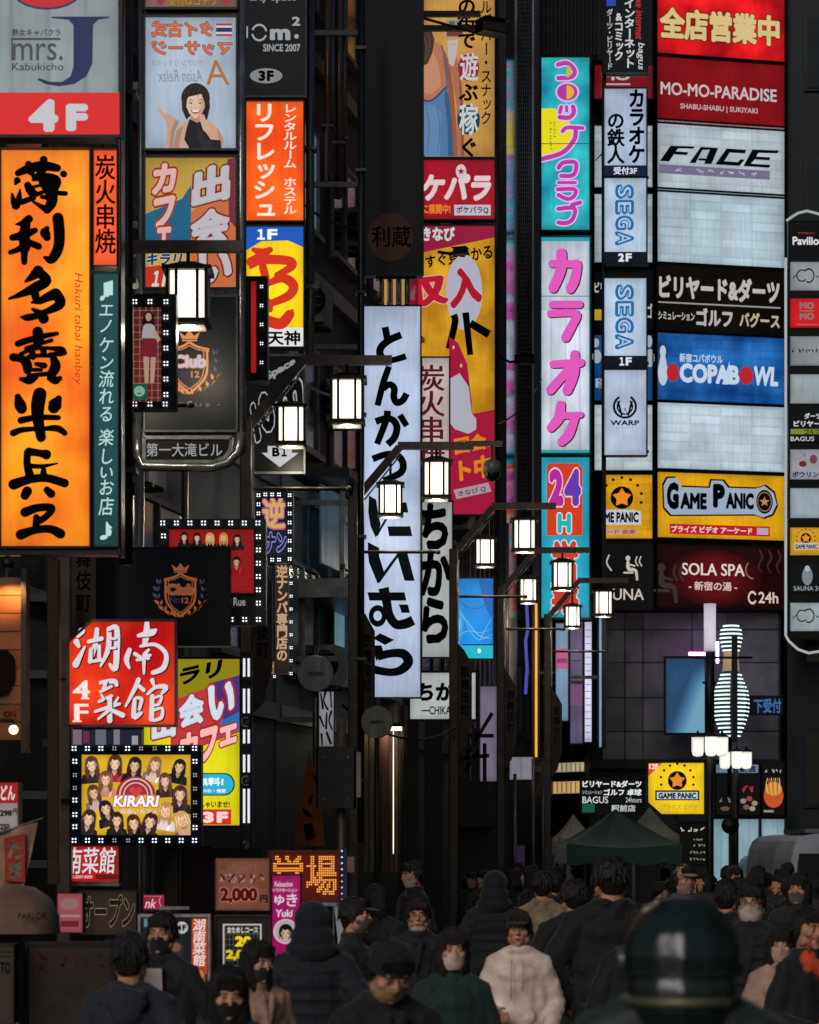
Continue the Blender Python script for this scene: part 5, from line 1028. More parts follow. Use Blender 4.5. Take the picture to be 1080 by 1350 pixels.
# ------------------------------------------------------------------ tower panels: narrow left row
def tp(name, label, y0, y1, face, e=.6, kind='panel', x0=784, x1=860, d=60.0, **k): return Sign(name, label, 'signboard', x0, y0, x1, y1, d, face=face, e=e, kind=kind, frame='16181c', fw=2, thick=.28, **k)
s = tp('corner_red_panel', 'dark red panel half hidden behind the black bagus sign', 86, 130, '8c1420', .6); s.text('MO', 793, 94, 831, 106, 'd8c8cc', w=.04); s.rect(793, 110, 831, 112, 'd8c8cc'); s.text('MO', 793, 116, 831, 128, 'd8c8cc', w=.04); s.done()
s = tp('corner_white_panel', 'white panel behind the navy katakana sign', 166, 247, 'b4c0c8', .85, 'tubes'); s.stroke([(785, 212, 1), (797, 200, 2), (805, 200, 1)], '14181c', e=0); s.done()
s = tp('corner_blank_panel', 'blank white panel behind the upper sideways lettered sign', 256, 346, 'b0c0c8', .85, 'tubes'); s.done()
s = tp('corner_black_panel', 'black panel with a yellow strip behind the lower sideways lettered sign', 358, 434, '0e1018', .4); s.text('ビリ', 784, 372, 797, 386, 'ccc8c0', w=.04, e=.6); s.rect(784, 408, 797, 422, 'c8a028', e=.7); s.text('ゴ', 853, 400, 860, 420, 'ccc8c0', w=.03, e=.6); s.done()
s = tp('corner_blue_panel', 'blue panel with a bowling pin behind the 1F strip', 442, 528, '1c5494', .6); s.ell(786, 452, 4, 6, 'b8c4d0'); s.ell(787, 470, 6, 9, 'b8c4d0'); s.ell(856, 450, 4, 8, 'b8c4d0'); s.ell(857, 472, 6, 12, 'b8c4d0'); s.text('新宿', 785, 498, 797, 512, 'b8c8dc', w=.03); s.done()
s = tp('corner_lower_white_panel', 'white panel behind the round W emblem sign', 534, 620, 'bccace', .95, 'tubes'); s.done()
s = tp('corner_star_panel', 'yellow game centre panel with a star emblem, left of the wide one', 626, 710, 'e8a818', .82, 'tubes', x0=798)
def starburst(s, cx, cy, r, e=.85):
    s.ell(cx, cy, r, r*1.0, '3a1410', e=0, part='emblem'); s.star(cx, cy, r*.86, 'e88a20', r*.5, part='emblem', e=e)
    for i in range(9): a = math.pi*(1.08 - i*.145); s.ell(cx+r*1.75*math.cos(a), cy-r*1.75*math.sin(a), r*.14, r*.14, '5a2414', n=8, e=0, part='emblem')
starburst(s, 820, 656, 15); s.poly([(798, 672), (834, 672), (845, 674), (845, 692), (798, 692)], 'c4ccd8', e=.8); s.text('ME PANIC', 797, 675, 842, 689, '101820', w=.05, e=0); s.rect(798, 697, 840, 705, 'd8a890', e=.7); s.text('ード 音楽', 800, 698, 838, 704, '9c3428', w=.02); s.done()
s = tp('corner_sauna_panel', 'black sauna panel with a seated steam figure, left of the wide one', 716, 802, '0c1114', .3, x0=798)
def steamer(s, x, y, sc, col, e):
    k = dict(part='emblem', e=e); s.ell(x, y, 3.2*sc, 3.5*sc, col, **k); s.stroke([(x, y+5*sc, 4*sc), (x+1*sc, y+14*sc, 5*sc), (x+10*sc, y+16*sc, 4*sc), (x+12*sc, y+28*sc, 3*sc)], col, sm=3, **k); s.stroke([(x+1*sc, y+8*sc, 2*sc), (x+9*sc, y+10*sc, 2*sc)], col, **k); s.stroke([(x-5*sc, y+19*sc, 2.5*sc), (x+6*sc, y+19*sc, 2.5*sc)], col, **k)
    for q in (12, 17): s.stroke([(x+q*sc, y-2*sc, 1.6*sc), (x+(q-2)*sc, y+4*sc, 1.6*sc), (x+(q+1)*sc, y+10*sc, 1.6*sc)], col, **k)
steamer(s, 828, 736, 1.0, 'cfc4b8', .75); s.stroke([(803, 732, 2), (800, 742, 2), (806, 752, 2)], 'cfc4b8', e=.7); s.text('SAUNA', 786, 776, 849, 791, 'd4c8bc', w=.012, wy=.004, e=.75); s.done()

# wide right row, slightly turned away
def wp(name, label, y0, y1, face, e=.7, kind='panel', **k): return Sign(name, label, 'signboard', 867, y0, 1034, y1, 60.0, 60.7, face=face, e=e, kind=kind, frame='181a1e', fw=2.5, thick=.3, **k)
class persp:
    """lets the wide panels be written in straight rows: y is read at the left edge's distance"""
    pass
_loc = Sign.loc
def loc2(s, px, py):
    if getattr(s, 'rows', False):
        x, z = _loc(s, px, 700); return x, Z(py, s.d) - s.O.z
    return _loc(s, px, py)
Sign.loc = loc2
s = wp('open_now_sign', 'red panel with five big cream characters at the top of the stack', -40, 72, 'd4101c', .85); s.rows = True
s.text('全店営業中', 870, 8, 1028, 50, 'd4bc80', w=.05, out=('3c1008', .03)); s.done()
s = wp('momo_sign', 'dark red panel with thin white roman letters', 84, 160, '97141c', .62, 'panel'); s.rows = True
s.text('MO-MO-PARADISE', 871, 107, 1024, 124, 'dcd0d4', w=.022); s.text('SHABU-SHABU | SUKIYAKI', 897, 134, 999, 143, 'd4c0c4', w=.025); s.done()
s = wp('face_sign', 'pale panel with long slanted black FACE letters', 169, 250, 'b4c0c8', .95, 'tubes'); s.rows = True
for q in ([(871, 211), (883, 211), (889, 201), (906, 201), (908, 198), (891, 198), (894, 194), (914, 193), (916, 190), (890, 191)], ):
    s.poly(q, '0e1418', e=0)
s.poly([(870, 212), (882, 212), (893, 194), (914, 193), (916, 190), (884, 191)], '0e1418', e=0); s.rect(885, 199, 906, 202, '0e1418', e=0)
s.poly([(909, 212), (917, 212), (926, 194), (936, 193), (931, 205), (922, 205), (920, 208), (930, 208), (928, 212), (938, 212), (947, 190), (924, 190)], '0e1418', e=0)
s.poly([(958, 190), (984, 190), (982, 195), (962, 195), (955, 207), (973, 207), (976, 203), (982, 203), (975, 212), (943, 212)], '0e1418', e=0)
s.poly([(992, 189), (1027, 188), (1025, 192), (1000, 193), (997, 198), (1016, 198), (1014, 202), (995, 202), (990, 208), (1016, 208), (1014, 212), (980, 212)], '0e1418', e=0)
s.rect(869, 216, 1015, 228, '8c86a4', e=.55); s.scrib(888, 218, 1000, 226, 8, 'b4b0c8', 1.0); s.done()
s = wp('upper_blank_sign', 'blank white panel between the slanted letters and the billiards panel', 259, 346, 'aec2cc', 1.0, 'tubes'); s.rows = True; s.done()
s = wp('billiards_sign', 'black panel with white billiards and darts katakana', 356, 436, '15100e', .4); s.rows = True
s.text('ビリヤード&ダーツ', 869, 361, 1028, 393, 'c4bfb8', w=.05, e=.75); s.rect(868, 397, 1029, 399, 'b4b0a8', e=.6); s.text('シミュレーション', 868, 410, 916, 421, 'c4bfb8', w=.035, e=.7); s.text('ゴルフ', 918, 403, 966, 427, 'c4bfb8', w=.045, e=.7); s.text('バグース', 975, 406, 1028, 426, 'cbb89c', w=.04, e=.7); s.done()
s = wp('bowling_sign', 'blue panel with white bowling lettering, a pin and red balls', 446, 528, '145aac', .78, 'tubes'); s.rows = True
s.ell(874, 463, 4, 8, 'c4d0dc'); s.ell(874, 491, 6.5, 17, 'c4d0dc'); s.poly([(871, 468), (877, 468), (879, 480), (869, 480)], 'c4d0dc'); s.ell(887, 490, 8, 12, 'c02430', e=.8)
s.text('新宿コパボウル', 896, 464, 953, 476, 'bcd0e4', w=.035); s.text('COPAB', 896, 477, 975, 503, 'c8d8ec', w=.055); s.poly([(952, 503), (960, 503), (962, 490), (962, 472)], 'c8d8ec'); s.ell(984, 490, 9, 12, 'c02430', e=.8); s.text('WL', 994, 477, 1026, 503, 'c8d8ec', w=.05, shear=.1); s.done()
s = wp('lower_blank_sign', 'blank white panel between the blue bowling and yellow game panels', 536, 617, 'b4c6d0', 1.05, 'tubes'); s.rows = True; s.done()
s = wp('game_centre_sign', 'wide yellow panel with GAME PANIC in dark letters', 628, 708, 'e6a816', .82, 'panel'); s.rows = True
sh = [(875, 640), (880, 630), (892, 629), (899, 641), (936, 641), (938, 631), (953, 631), (960, 640), (996, 640), (1008, 636), (1020, 645), (1024, 660), (1018, 673), (1006, 678), (994, 674), (885, 678), (876, 668)]
def grow(pts, g):
    cx_, cy_ = sum(p[0] for p in pts)/len(pts), sum(p[1] for p in pts)/len(pts)
    return [(p[0] + (g if p[0] > cx_ else -g), p[1] + (g if p[1] > cy_ else -g)) for p in pts]
s.poly(grow(sh, 2), '14181e', e=0); s.poly(sh, 'a4b4c8', e=.75)
s.text('G', 879, 635, 895, 671, '101c24', w=.07, e=0); s.text('AME', 897, 648, 932, 670, '101c24', w=.06, e=0); s.text('P', 940, 635, 956, 667, '101c24', w=.07, e=0); s.text('ANIC', 957, 646, 994, 668, '101c24', w=.06, e=0)
s.ell(1008, 657, 11, 16, '2a1410', e=0); s.ring(1008, 657, 8.5, 9.5, 'b88860', sy=1.4, e=.6); s.star(1008, 657, 7, 'c89058', e=.7)
s.rect(883, 690, 1015, 703, 'c01c24', e=.8); s.text('プライズ ビデオ アーケード', 885, 692, 992, 701, 'e8d0d4', w=.035); s.rect(998, 692, 1013, 701, 'c8b4c8', e=.7); s.done()
s = wp('sauna_sign', 'wide dark panel glowing red behind white SOLA SPA letters', 722, 800, '2a0c10', .5); s.rows = True
for i, (rx, ry, c) in enumerate(((62, 37, '320a0e'), (54, 36, '3e0b10'), (46, 34, '4a0c12'), (38, 30, '560e15'), (30, 26, '621018'))): s.ell(942, 760, rx, ry, c, e=.7, n=28)
s.text('SOLA SPA', 899, 741, 982, 757, 'e4d0c8', w=.02, wy=.005, e=.85); s.text('- 新宿の湯 -', 908, 765, 972, 777, 'dcc4bc', w=.02, e=.8)
steamer(s, 872, 748, 1.6, '4a3c3a', .5)
for x in (1002, 1014, 1026): s.stroke([(x, 722, 2), (x+3, 732, 2), (x-2, 742, 2), (x+2, 752, 1)], '4c3c38', e=.5)
s.ring(993, 748, 9, 10.5, 'a49080', sy=1.2, a0=90, a1=230, e=.5); s.ring(992, 785, 4, 6, 'dcc8bc', sy=1.5, a0=30, a1=330, e=.8); s.text('24h', 1000, 777, 1026, 792, 'dcc8bc', w=.015, e=.8); s.done()

# directory at the right edge
s = Sign('directory_sign', 'tall black directory with a column of small lit tenant panels', 'directory', 1040, 292, 1110, 842, 59.2, face='0a1014', e=.2, frame='12181c', fw=1)
s.text('SHINJUKU', 1052, 306, 1074, 309, 'b82838', w=.02, e=.7); s.text('Pavilion', 1045, 312, 1086, 323, 'd8dcdc', w=.03, e=.8)
def mini(y0, y1, col, e=.7):
    a, b = s.loc(1042, y1), s.loc(1092, y0); MB().box(a[0], -.05, a[1], b[0], -.001, b[1], lit(col, e)).build('panel', s.root); s.layer = .051
for y0, y1, c, e in ((346, 383, 'a4aab0', .6), (394, 432, 'c81820', .8), (444, 482, 'a0a8ac', .55), (494, 532, 'a8b4ba', .6), (544, 583, '0e1414', .3), (593, 632, 'b4b4c0', .55), (644, 683, 'aab8c4', .62), (696, 732, 'dca01c', .8), (741, 781, '10161c', .3), (795, 832, 'a8b4b8', .62)): mini(y0, y1, c, e)
for y in (364, 812):
    s.ring(1057, y, 6, 7.5, '14181c', sy=1.1, e=0, a0=40, a1=300); s.ring(1066, y, 6, 7.5, '14181c', sy=1.3, e=0, a0=-140, a1=120); s.stroke([(1045, y+3, 1.2), (1050, y-1, 1.2)], '14181c', e=0); s.stroke([(1075, y, 1.2), (1080, y+3, 1.2)], '14181c', e=0)
s.text('MO', 1054, 399, 1073, 408, 'ecdcdc', w=.05); s.rect(1054, 410, 1073, 411, 'ecdcdc'); s.text('MO', 1054, 413, 1073, 422, 'ecdcdc', w=.05); s.rect(1050, 428, 1078, 429, 'ecdcdc')
s.scrib(1043, 459, 1082, 467, 9, '1a1c20', 1.1, e=0); s.text('ダーツ', 1060, 545, 1082, 553, 'd4d8d8', w=.04, e=.7); s.text('ビリヤード', 1046, 555, 1090, 563, 'd4d8d8', w=.04, e=.7); s.rect(1042, 566, 1090, 573, '8c9c3c', e=.6); s.text('ゴルフ', 1060, 566, 1080, 573, '14181c', w=.03, e=0); s.text('BAGUS', 1042, 576, 1073, 582, 'd4d8d8', w=.01, e=.7)
s.ell(1058, 612, 5, 4, 'b4502c', part='picture'); s.ell(1072, 606, 5, 6, 'c07890', part='picture'); s.ell(1060, 600, 2, 3, 'e8e8ec', part='picture'); s.text('ボウリング', 1044, 622, 1088, 630, '20407c', w=.04)
starburst(s, 1062, 710, 7); s.rect(1047, 716, 1078, 725, 'c4ccd4', e=.7); s.text('GAME PANIC', 1048, 718, 1077, 724, '14181c', w=.04, e=0)
s.ell(1064, 760, 7, 12, '98a4ac', e=.5, part='emblem'); s.ell(1064, 750, 3.5, 4, 'c4ccd0', e=.6, part='emblem'); s.text('SAUNA 24', 1046, 773, 1082, 779, 'a4acb0', w=.02, e=.6)
s.done()

# ------------------------------------------------------------------ street level, right
s = Sign('blue_window_panel', 'tall blue window with pale glow put in beside the neon bowling pin', 'glass panel', 878, 868, 929, 966, 59.4, face='2f5c86', e=.55, frame='0c1420', fw=3)
for i in range(14):
    c_ = ['30587e', '345f88', '386692', '3e6f9c', '4478a6', '4a82b0', '528cb9', '5a96c2', '629fc9', '6aa8cf', '72b0d4', '7ab7d8', '80bcdb', '86c0dd'][i]
    s.poly([(884+i*2.2-6, 966), (929, 966), (929, 871+i*2.5), (912+i*.8, 880+i*3)], c_, e=.55)  # graded bands put a pale glow into the unlit pane
s.done()
s = Sign('reception_arrow_sign', 'dim blue reception lettering to the right of the bowling pin', 'signboard', 990, 918, 1032, 942, 59.4, face='0a1420', e=.3, frame='0c1218', fw=1); s.text('下受付', 994, 921, 1030, 940, '4a78b4', w=.03, e=.6); s.done()
s = Sign('bagus_sign', 'black signboard of white billiards text above the green tent', 'signboard', 766, 1027, 848, 1073, 53, face='0b0d10', e=.3, frame='16181a', fw=1.5)
s.text('ビリヤード&ダーツ', 768, 1029, 846, 1038, 'd4dad8', w=.045, e=.9); s.text('シミュレーション', 768, 1042, 794, 1047, 'b4bab8', w=.03, e=.7); s.text('ゴルフ 卓球', 796, 1040, 846, 1049, 'd4dad8', w=.04, e=.9); s.text('BAGUS', 768, 1050, 802, 1059, 'd4dad8', w=.01, e=.8); s.text('24hours', 825, 1051, 846, 1058, 'b4bab8', w=.02, e=.7); s.rect(768, 1060, 784, 1071, '1c6450', e=.6); s.text('駅前店', 806, 1061, 838, 1070, 'c4caca', w=.03, e=.7)
MB().tube([(.0, .3, -3.0), (0, .3, .1)], .04, DARK).build('post', s.root); s.done()
s = Sign('small_game_sign', 'small yellow game centre sign with cut corners and a star emblem', 'signboard', 854, 1005, 929, 1074, 52, face='f0c818', e=.95, frame='201c10', fw=1.5, outline=[(872, 1074), (929, 1074), (929, 1005), (854, 1005), (854, 1058)])
s.poly([(854, 1005), (874, 1005), (854, 1024)], 'd8401c', e=.9); s.text('12F', 856, 1007, 868, 1014, 'f4dcd0', w=.04); starburst(s, 893, 1029, 12.5); s.rect(864, 1042, 922, 1055, '14181e', e=0); s.rect(866, 1044, 920, 1053.5, 'c4d0dc', e=.8); s.text('GAME PANIC', 868, 1045, 918, 1053, '14181e', w=.05, e=0); s.text('プライズ ビデオ', 872, 1060, 920, 1067, 'b49838', w=.03); s.bars([(893, 1074, 893, 1124, .2)], DARK, 'post', .03); s.done()
s = Sign('menu_sign', 'dark menu board with rows of white text below the small yellow sign', 'signboard', 892, 1084, 932, 1142, 52.5, face='12100f', e=.3, frame='1c1a18', fw=1)
s.scrib(896, 1089, 931, 1098, 4, 'cfc8bc', 1.3, e=.7, seed=4)
for i, y in enumerate((1104, 1112, 1121, 1130)): s.scrib(914-(i > 1)*5, y, 930, y+5, 5, 'b4aca0', .8, e=.6, seed=i)
s.done()
t = empty('shop_window', P(988, 1150, 59.0), 0, 'shop front with three tall white lit panes under the posters', 'shop window')
s_ = 59.0/F
for a, b in ((-48, -26), (-22, 12), (16, 46)): MB().box(a*s_, 0, -.9, b*s_, .05, 70*s_, lit('9cc0cc', .62, 'vtubes')).build('pane', t)
for a in (-50, -25, 13, 47): MB().box(a*s_, -.04, -.9, (a+3)*s_, .06, 72*s_, DARK).build('mullion', t)
MB().box(-52*s_, -.05, 70.5*s_, 52*s_, .08, 75*s_, DARK).build('lintel', t)
s = Sign('sushi_poster', 'dark poster with red lettering and food above the shop window', 'poster', 974, 1020, 1002, 1074, 58.8, face='140e12', e=.4, frame='101214', fw=1)
s.scrib(976, 1034, 999, 1046, 2, 'b82c48', 2.2, e=.7, seed=8)
for x, y, c in ((980, 1056, 'b4a49c'), (988, 1053, 'a8584c'), (995, 1059, 'bca888'), (984, 1064, '9c6c5c'), (992, 1066, 'c4b4a8')): s.ell(x, y, 4, 3.4, c, part='picture', e=.5)
s.done()
s = Sign('noodle_poster', 'black poster with a glowing orange bowl at the right of the shop front', 'poster', 1005, 1006, 1034, 1074, 58.8, face='100c0c', e=.4, frame='101214', fw=1)
s.ell(1020, 1049, 13, 16, 'c8542c', part='picture', e=.8); s.ell(1020, 1040, 11, 9, 'd8943c', part='picture', e=.8)
for i in range(7): s.stroke([(1012+i*2.6, 1026, 1.1), (1010+i*3, 1036, 1.2), (1013+i*2.4, 1046, 1)], ['e8b468', 'b46c2c'][i % 2], part='picture', e=.8)
s.scrib(1008, 1013, 1031, 1020, 5, 'c8c0b8', 1, e=.6); s.rect(1007, 1068, 1020, 1071, 'b4b0a8', e=.5); s.done()
s = Sign('dark_bar_poster', 'dark poster of a dining table left of the lobed lamp pole', 'poster', 944, 1022, 968, 1074, 58.8, face='0c1014', e=.4, frame='101214', fw=1); s.scrib(948, 1050, 964, 1060, 3, 'a8a4a0', 1, e=.4); s.ell(956, 1066, 6, 3, '8c6c50', e=.4, part='picture'); s.done()
s = Sign('white_strip_sign', 'small pale sign above the posters behind the lobed lamps', 'signboard', 944, 1008, 1000, 1019, 58.9, face='7f9cb8', e=.5, frame='101214', fw=1); s.text('新宿', 975, 1009, 996, 1018, '1a2a40', w=.03, e=0); s.done()
# yellow lit canopies beyond the posts
for i, (y0, y1, c, e, lb) in enumerate(((1004, 1019, 'd9cfae', .55, 'upper cream lit canopy strip beyond the lamp posts'), (1029, 1047, 'e8c078', .65, 'lower golden lit canopy strip beyond the lamp posts'))):
    s = Sign('canopy_light', lb, 'canopy', 712, y0, 789, y1, 64, 62.5, face=c, e=e, kind='vtubes', frame='2a2420', fw=1.5, group='lit canopies beyond the lamp posts')
    for k_ in range(12): s.rect(716+k_*6, y0+2, 718+k_*6, y1-2, 'a88850', e=.4)
    s.done()
slab('violet_banner', 681, 692, 44.5, 1115, 1180, .05, surf('8f78b8', .6, 0, 'cloth', 6), 'upright violet cloth banner leaning by the dark posts', 'banner')
for px, d, y0, lb in ((703, 50.5, 1000, 'slim bright pole beside the violet banner'), (679, 46, 1020, 'slim white pole left of the violet banner'), (716, 53, 1000, 'reddish pole right of the violet banner')):
    pipe(X(px, d), d, 0, Z(y0, d), .03, surf('6b6a70', .3, .6, 'streaky', 5), lb, 'pole', None, False)
# lilac wall, its light put into a glowing sheet, and framework beyond the fourth lamp
s = Sign('lilac_wall_glow', 'lilac wall with dim glow put in behind black scaffold bars', 'glass panel', 600, 905, 655, 1030, 52.2, face='9a8ca8', e=.42, frame='1a1820', fw=1); s.done()
t = empty('scaffold_frame', P(625, 1030, 50), 0, 'black scaffold bars in front of the lilac wall', 'scaffold')
for a, b, c, d_ in ((-8, 0, -8, 95), (4, 0, 4, 70), (-20, 60, 26, 60), (-18, 20, 24, 90), (-18, 5, 6, 40), (14, 0, 14, 50), (-20, 30, 20, 34)): MB().tube([(a*50/F, 0, c and b*50/F or b*50/F), (c*50/F, 0, d_*50/F)], .035, BLACK, sq=True).build('bar', t)
s = Sign('pale_wall_glow', 'pale grey wall patch with glow put in between the fourth and fifth lamp posts', 'glass panel', 672, 998, 703, 1028, 54.6, face='b4aebc', e=.45, kind='vtubes', frame='15161a', fw=1); s.done()  # brightness of the lit wall painted as a glowing patch
slab('dark_stall', 598, 652, 46.5, 1030, 1090, .8, surf('0c0d10', .5, 0, 'painted', 5), 'black stall front behind the fourth lamp post', 'stall')
slab('grey_shutter', 598, 650, 47.5, 1090, 1225, .1, surf('4a4a4e', .5, .1, 'streaky', 3), 'dull grey roller shutter below the black stall front', 'shutter')
# ------------------------------------------------------------------ people: soft unions of tapered capsules, fused to one continuous skin
def _sph(n=12, k=8):
    vs = []; fs = []
    for i in range(k+1):
        a = math.pi*i/k
        for j in range(n): b = 2*math.pi*j/n; vs.append((math.sin(a)*math.cos(b), math.sin(a)*math.sin(b), math.cos(a)))
    for i in range(k):
        for j in range(n): fs.append((i*n+j, (i+1)*n+j, (i+1)*n+(j+1) % n, i*n+(j+1) % n))
    return np.array(vs), fs
SV, SF = _sph()
class Blob:
    def __init__(s): s.v = []; s.f = []; s.n = 0
    def _a(s, v, f=SF): s.v.append(v); s.f += [tuple(i+s.n for i in q) for q in f]; s.n += len(v); return s
    def ell(s, c, r, rx=0.0, rz=0.0, ry=0.0):
        v = SV*np.array(r); M = np.array(Matrix.Rotation(rz, 3, 'Z') @ Matrix.Rotation(ry, 3, 'Y') @ Matrix.Rotation(rx, 3, 'X')); return s._a(v @ M.T + np.array(c))
    def cap(s, p0, r0, p1, r1, flat=1.0):
        p0 = np.array(p0, float); p1 = np.array(p1, float); d = Vector(p1-p0); L = d.length
        q = np.array(d.to_track_quat('Z', 'Y').to_matrix()) if L > 1e-6 else np.eye(3)
        v = SV.copy(); up = v[:, 2] > 1e-6; w_ = v*np.where(up, r1, r0)[:, None]; w_[:, 2] += np.where(up, L, 0)
        if flat != 1.0: w_[:, 1] *= flat
        return s._a(w_ @ q.T + p0)
    def chain(s, pts):
        for a, b in zip(pts, pts[1:]): s.cap(a[0], a[1], b[0], b[1])
        return s
    def fuse(s, name, voxel, smooth=2, fold=0.0, seed=0, foldz=1.0):
        me = bpy.data.meshes.new(name); v = np.concatenate(s.v); me.from_pydata([tuple(q) for q in v], [], s.f); me.update()
        o = bpy.data.objects.new('tmp', me); COL.objects.link(o)
        m = o.modifiers.new('r', 'REMESH'); m.mode = 'VOXEL'; m.voxel_size = voxel; m.use_smooth_shade = True
        if smooth: q = o.modifiers.new('s', 'SMOOTH'); q.iterations = smooth; q.factor = .5
        dg = bpy.context.evaluated_depsgraph_get(); out = bpy.data.meshes.new_from_object(o.evaluated_get(dg)); out.name = name
        bpy.data.objects.remove(o); bpy.data.meshes.remove(me)
        if fold > 0:
            n = len(out.vertices); co = np.empty(n*3); out.vertices.foreach_get('co', co); co = co.reshape(-1, 3); no = np.empty(n*3); out.vertices.foreach_get('normal', no); no = no.reshape(-1, 3)
            rr = np.random.RandomState(seed); h = np.zeros(n)
            for i in range(9):
                k = rr.randn(3)*np.array((26, 26, 9*foldz)); ph = rr.rand()*6; wob = np.sin(co @ (rr.randn(3)*8)+rr.rand()*6)*1.6
                h += (1-np.abs(np.sin(co @ k*.5+ph+wob)))**2 * .5
            co += no*(h/4.5-.35)[:, None]*fold; out.vertices.foreach_set('co', co.reshape(-1)); out.update()
        out.polygons.foreach_set('use_smooth', [True]*len(out.polygons)); out.materials.clear(); out.materials.append(None)
        return out
def rotx(p, c, a):
    p = np.array(p, float)-c; q = np.array((p[0], p[1]*math.cos(a)-p[2]*math.sin(a), p[1]*math.sin(a)+p[2]*math.cos(a))); return q+c
POSE = {  # shoulder, elbow, wrist for right(-x) and left(+x) arms; canonical figure 1.75 m, faces -y
    'down': (((-.16, .0, 1.395), (-.245, .03, 1.14), (-.235, -.04, .88)), ((.16, .0, 1.395), (.245, .03, 1.14), (.235, -.04, .88))),
    'bent': (((-.16, .0, 1.395), (-.25, .02, 1.14), (-.14, -.2, 1.08)), ((.16, .0, 1.395), (.25, .03, 1.14), (.22, -.16, .98))),
    'pocket': (((-.16, .0, 1.395), (-.29, .07, 1.15), (-.21, -.03, .93)), ((.16, .0, 1.395), (.29, .07, 1.15), (.21, -.03, .93)))}
HC = np.array((0, .0, 1.63)); NK = np.array((0, .01, 1.50))
def hp(p, a): return rotx(np.array(p)+HC, NK, a) if a else np.array(p)+HC       # head-local point to body, head bowed by a
def body_mesh(pose, bow):
    b = Blob(); H_ = lambda p: hp(p, bow)
    E_ = lambda c, r, rx=0: b.ell(H_(c), r, rx+bow)
    E_((0, .018, .038), (.074, .092, .080)); E_((0, -.018, -.025), (.060, .070, .078)); E_((0, -.045, -.062), (.044, .045, .042)); E_((0, -.068, -.097), (.020, .018, .016))
    b.cap(H_((-.036, -.076, .028)), .011, H_((.036, -.076, .028)), .011)
    for s_ in (-1, 1):
        E_((s_*.042, -.058, -.020), (.024, .026, .022)); E_((s_*.078, .012, -.004), (.010, .020, .031)); E_((s_*.056, -.015, -.062), (.02, .035, .03))
        E_((s_*.010, -.098, -.028), (.008, .009, .007)); E_((s_*.031, -.074, .006), (.014, .012, .010))
    b.cap(H_((0, -.083, .016)), .008, H_((0, -.104, -.022)), .0115)
    b.cap(H_((-.016, -.083, -.056)), .0075, H_((.016, -.083, -.056)), .0075); b.cap(H_((-.013, -.081, -.067)), .008, H_((.013, -.081, -.067)), .008)
    b.cap(H_((0, .02, -.05)), .056, (0, .02, 1.44), .062); b.cap((0, .02, 1.45), .06, (0, .01, 1.38), .09)
    b.ell((0, .0, 1.28), (.165, .105, .17)); b.ell((0, .0, 1.08), (.14, .095, .16)); b.ell((0, .0, .95), (.165, .11, .12))
    for s_ in (-1, 1):
        b.cap((s_*.04, .01, 1.43), .055, (s_*.15, .0, 1.395), .045)
        b.chain([((s_*.09, 0, .93), .092), ((s_*.1, -.01, .5), .056), ((s_*.1, .015, .30), .055), ((s_*.1, .03, .09), .036)])
        b.cap((s_*.1, .04, .045), .038, (s_*.115, -.13, .03), .03)
    for si, (sh, el, wr) in enumerate(POSE[pose]):
        s_ = -1 if si == 0 else 1
        b.chain([(sh, .045), (el, .036)]); b.chain([(el, .04), (np.array(wr), .025)])
        el_, w_ = np.array(el), np.array(wr); d = (w_-el_)/np.linalg.norm(w_-el_); side = np.array((s_*1.0, 0, 0)); side = side-d*side.dot(d); side /= np.linalg.norm(side); nrm = np.cross(d, side)
        if pose == 'bent': across, thumb = nrm if nrm[2] > 0 else -nrm, None
        else: across = nrm
        pc = w_+d*.05; b.cap(w_, .024, pc, .03); b.cap(pc-across*.018, .017, pc+across*.018+d*.01, .017)
        curl = -side
        for k, (o, L) in enumerate(((-.03, .062), (-.01, .075), (.012, .08), (.033, .07))):
            a0 = w_+d*.075+across*o; a1 = a0+(d*.85+curl*.35)*L*.5; a2 = a1+(d*.45+curl*.85)*L*.5; b.chain([(a0, .0095), (a1, .0085), (a2, .0075)])
        t0 = w_+d*.03+across*.028; t1 = t0+(d*.5+across*.55+curl*.5)*.045; t2 = t1+(d*.8+curl*.5)*.03; b.chain([(t0, .012), (t1, .0105), (t2, .009)])
    return b.fuse('body', .0075, 2)
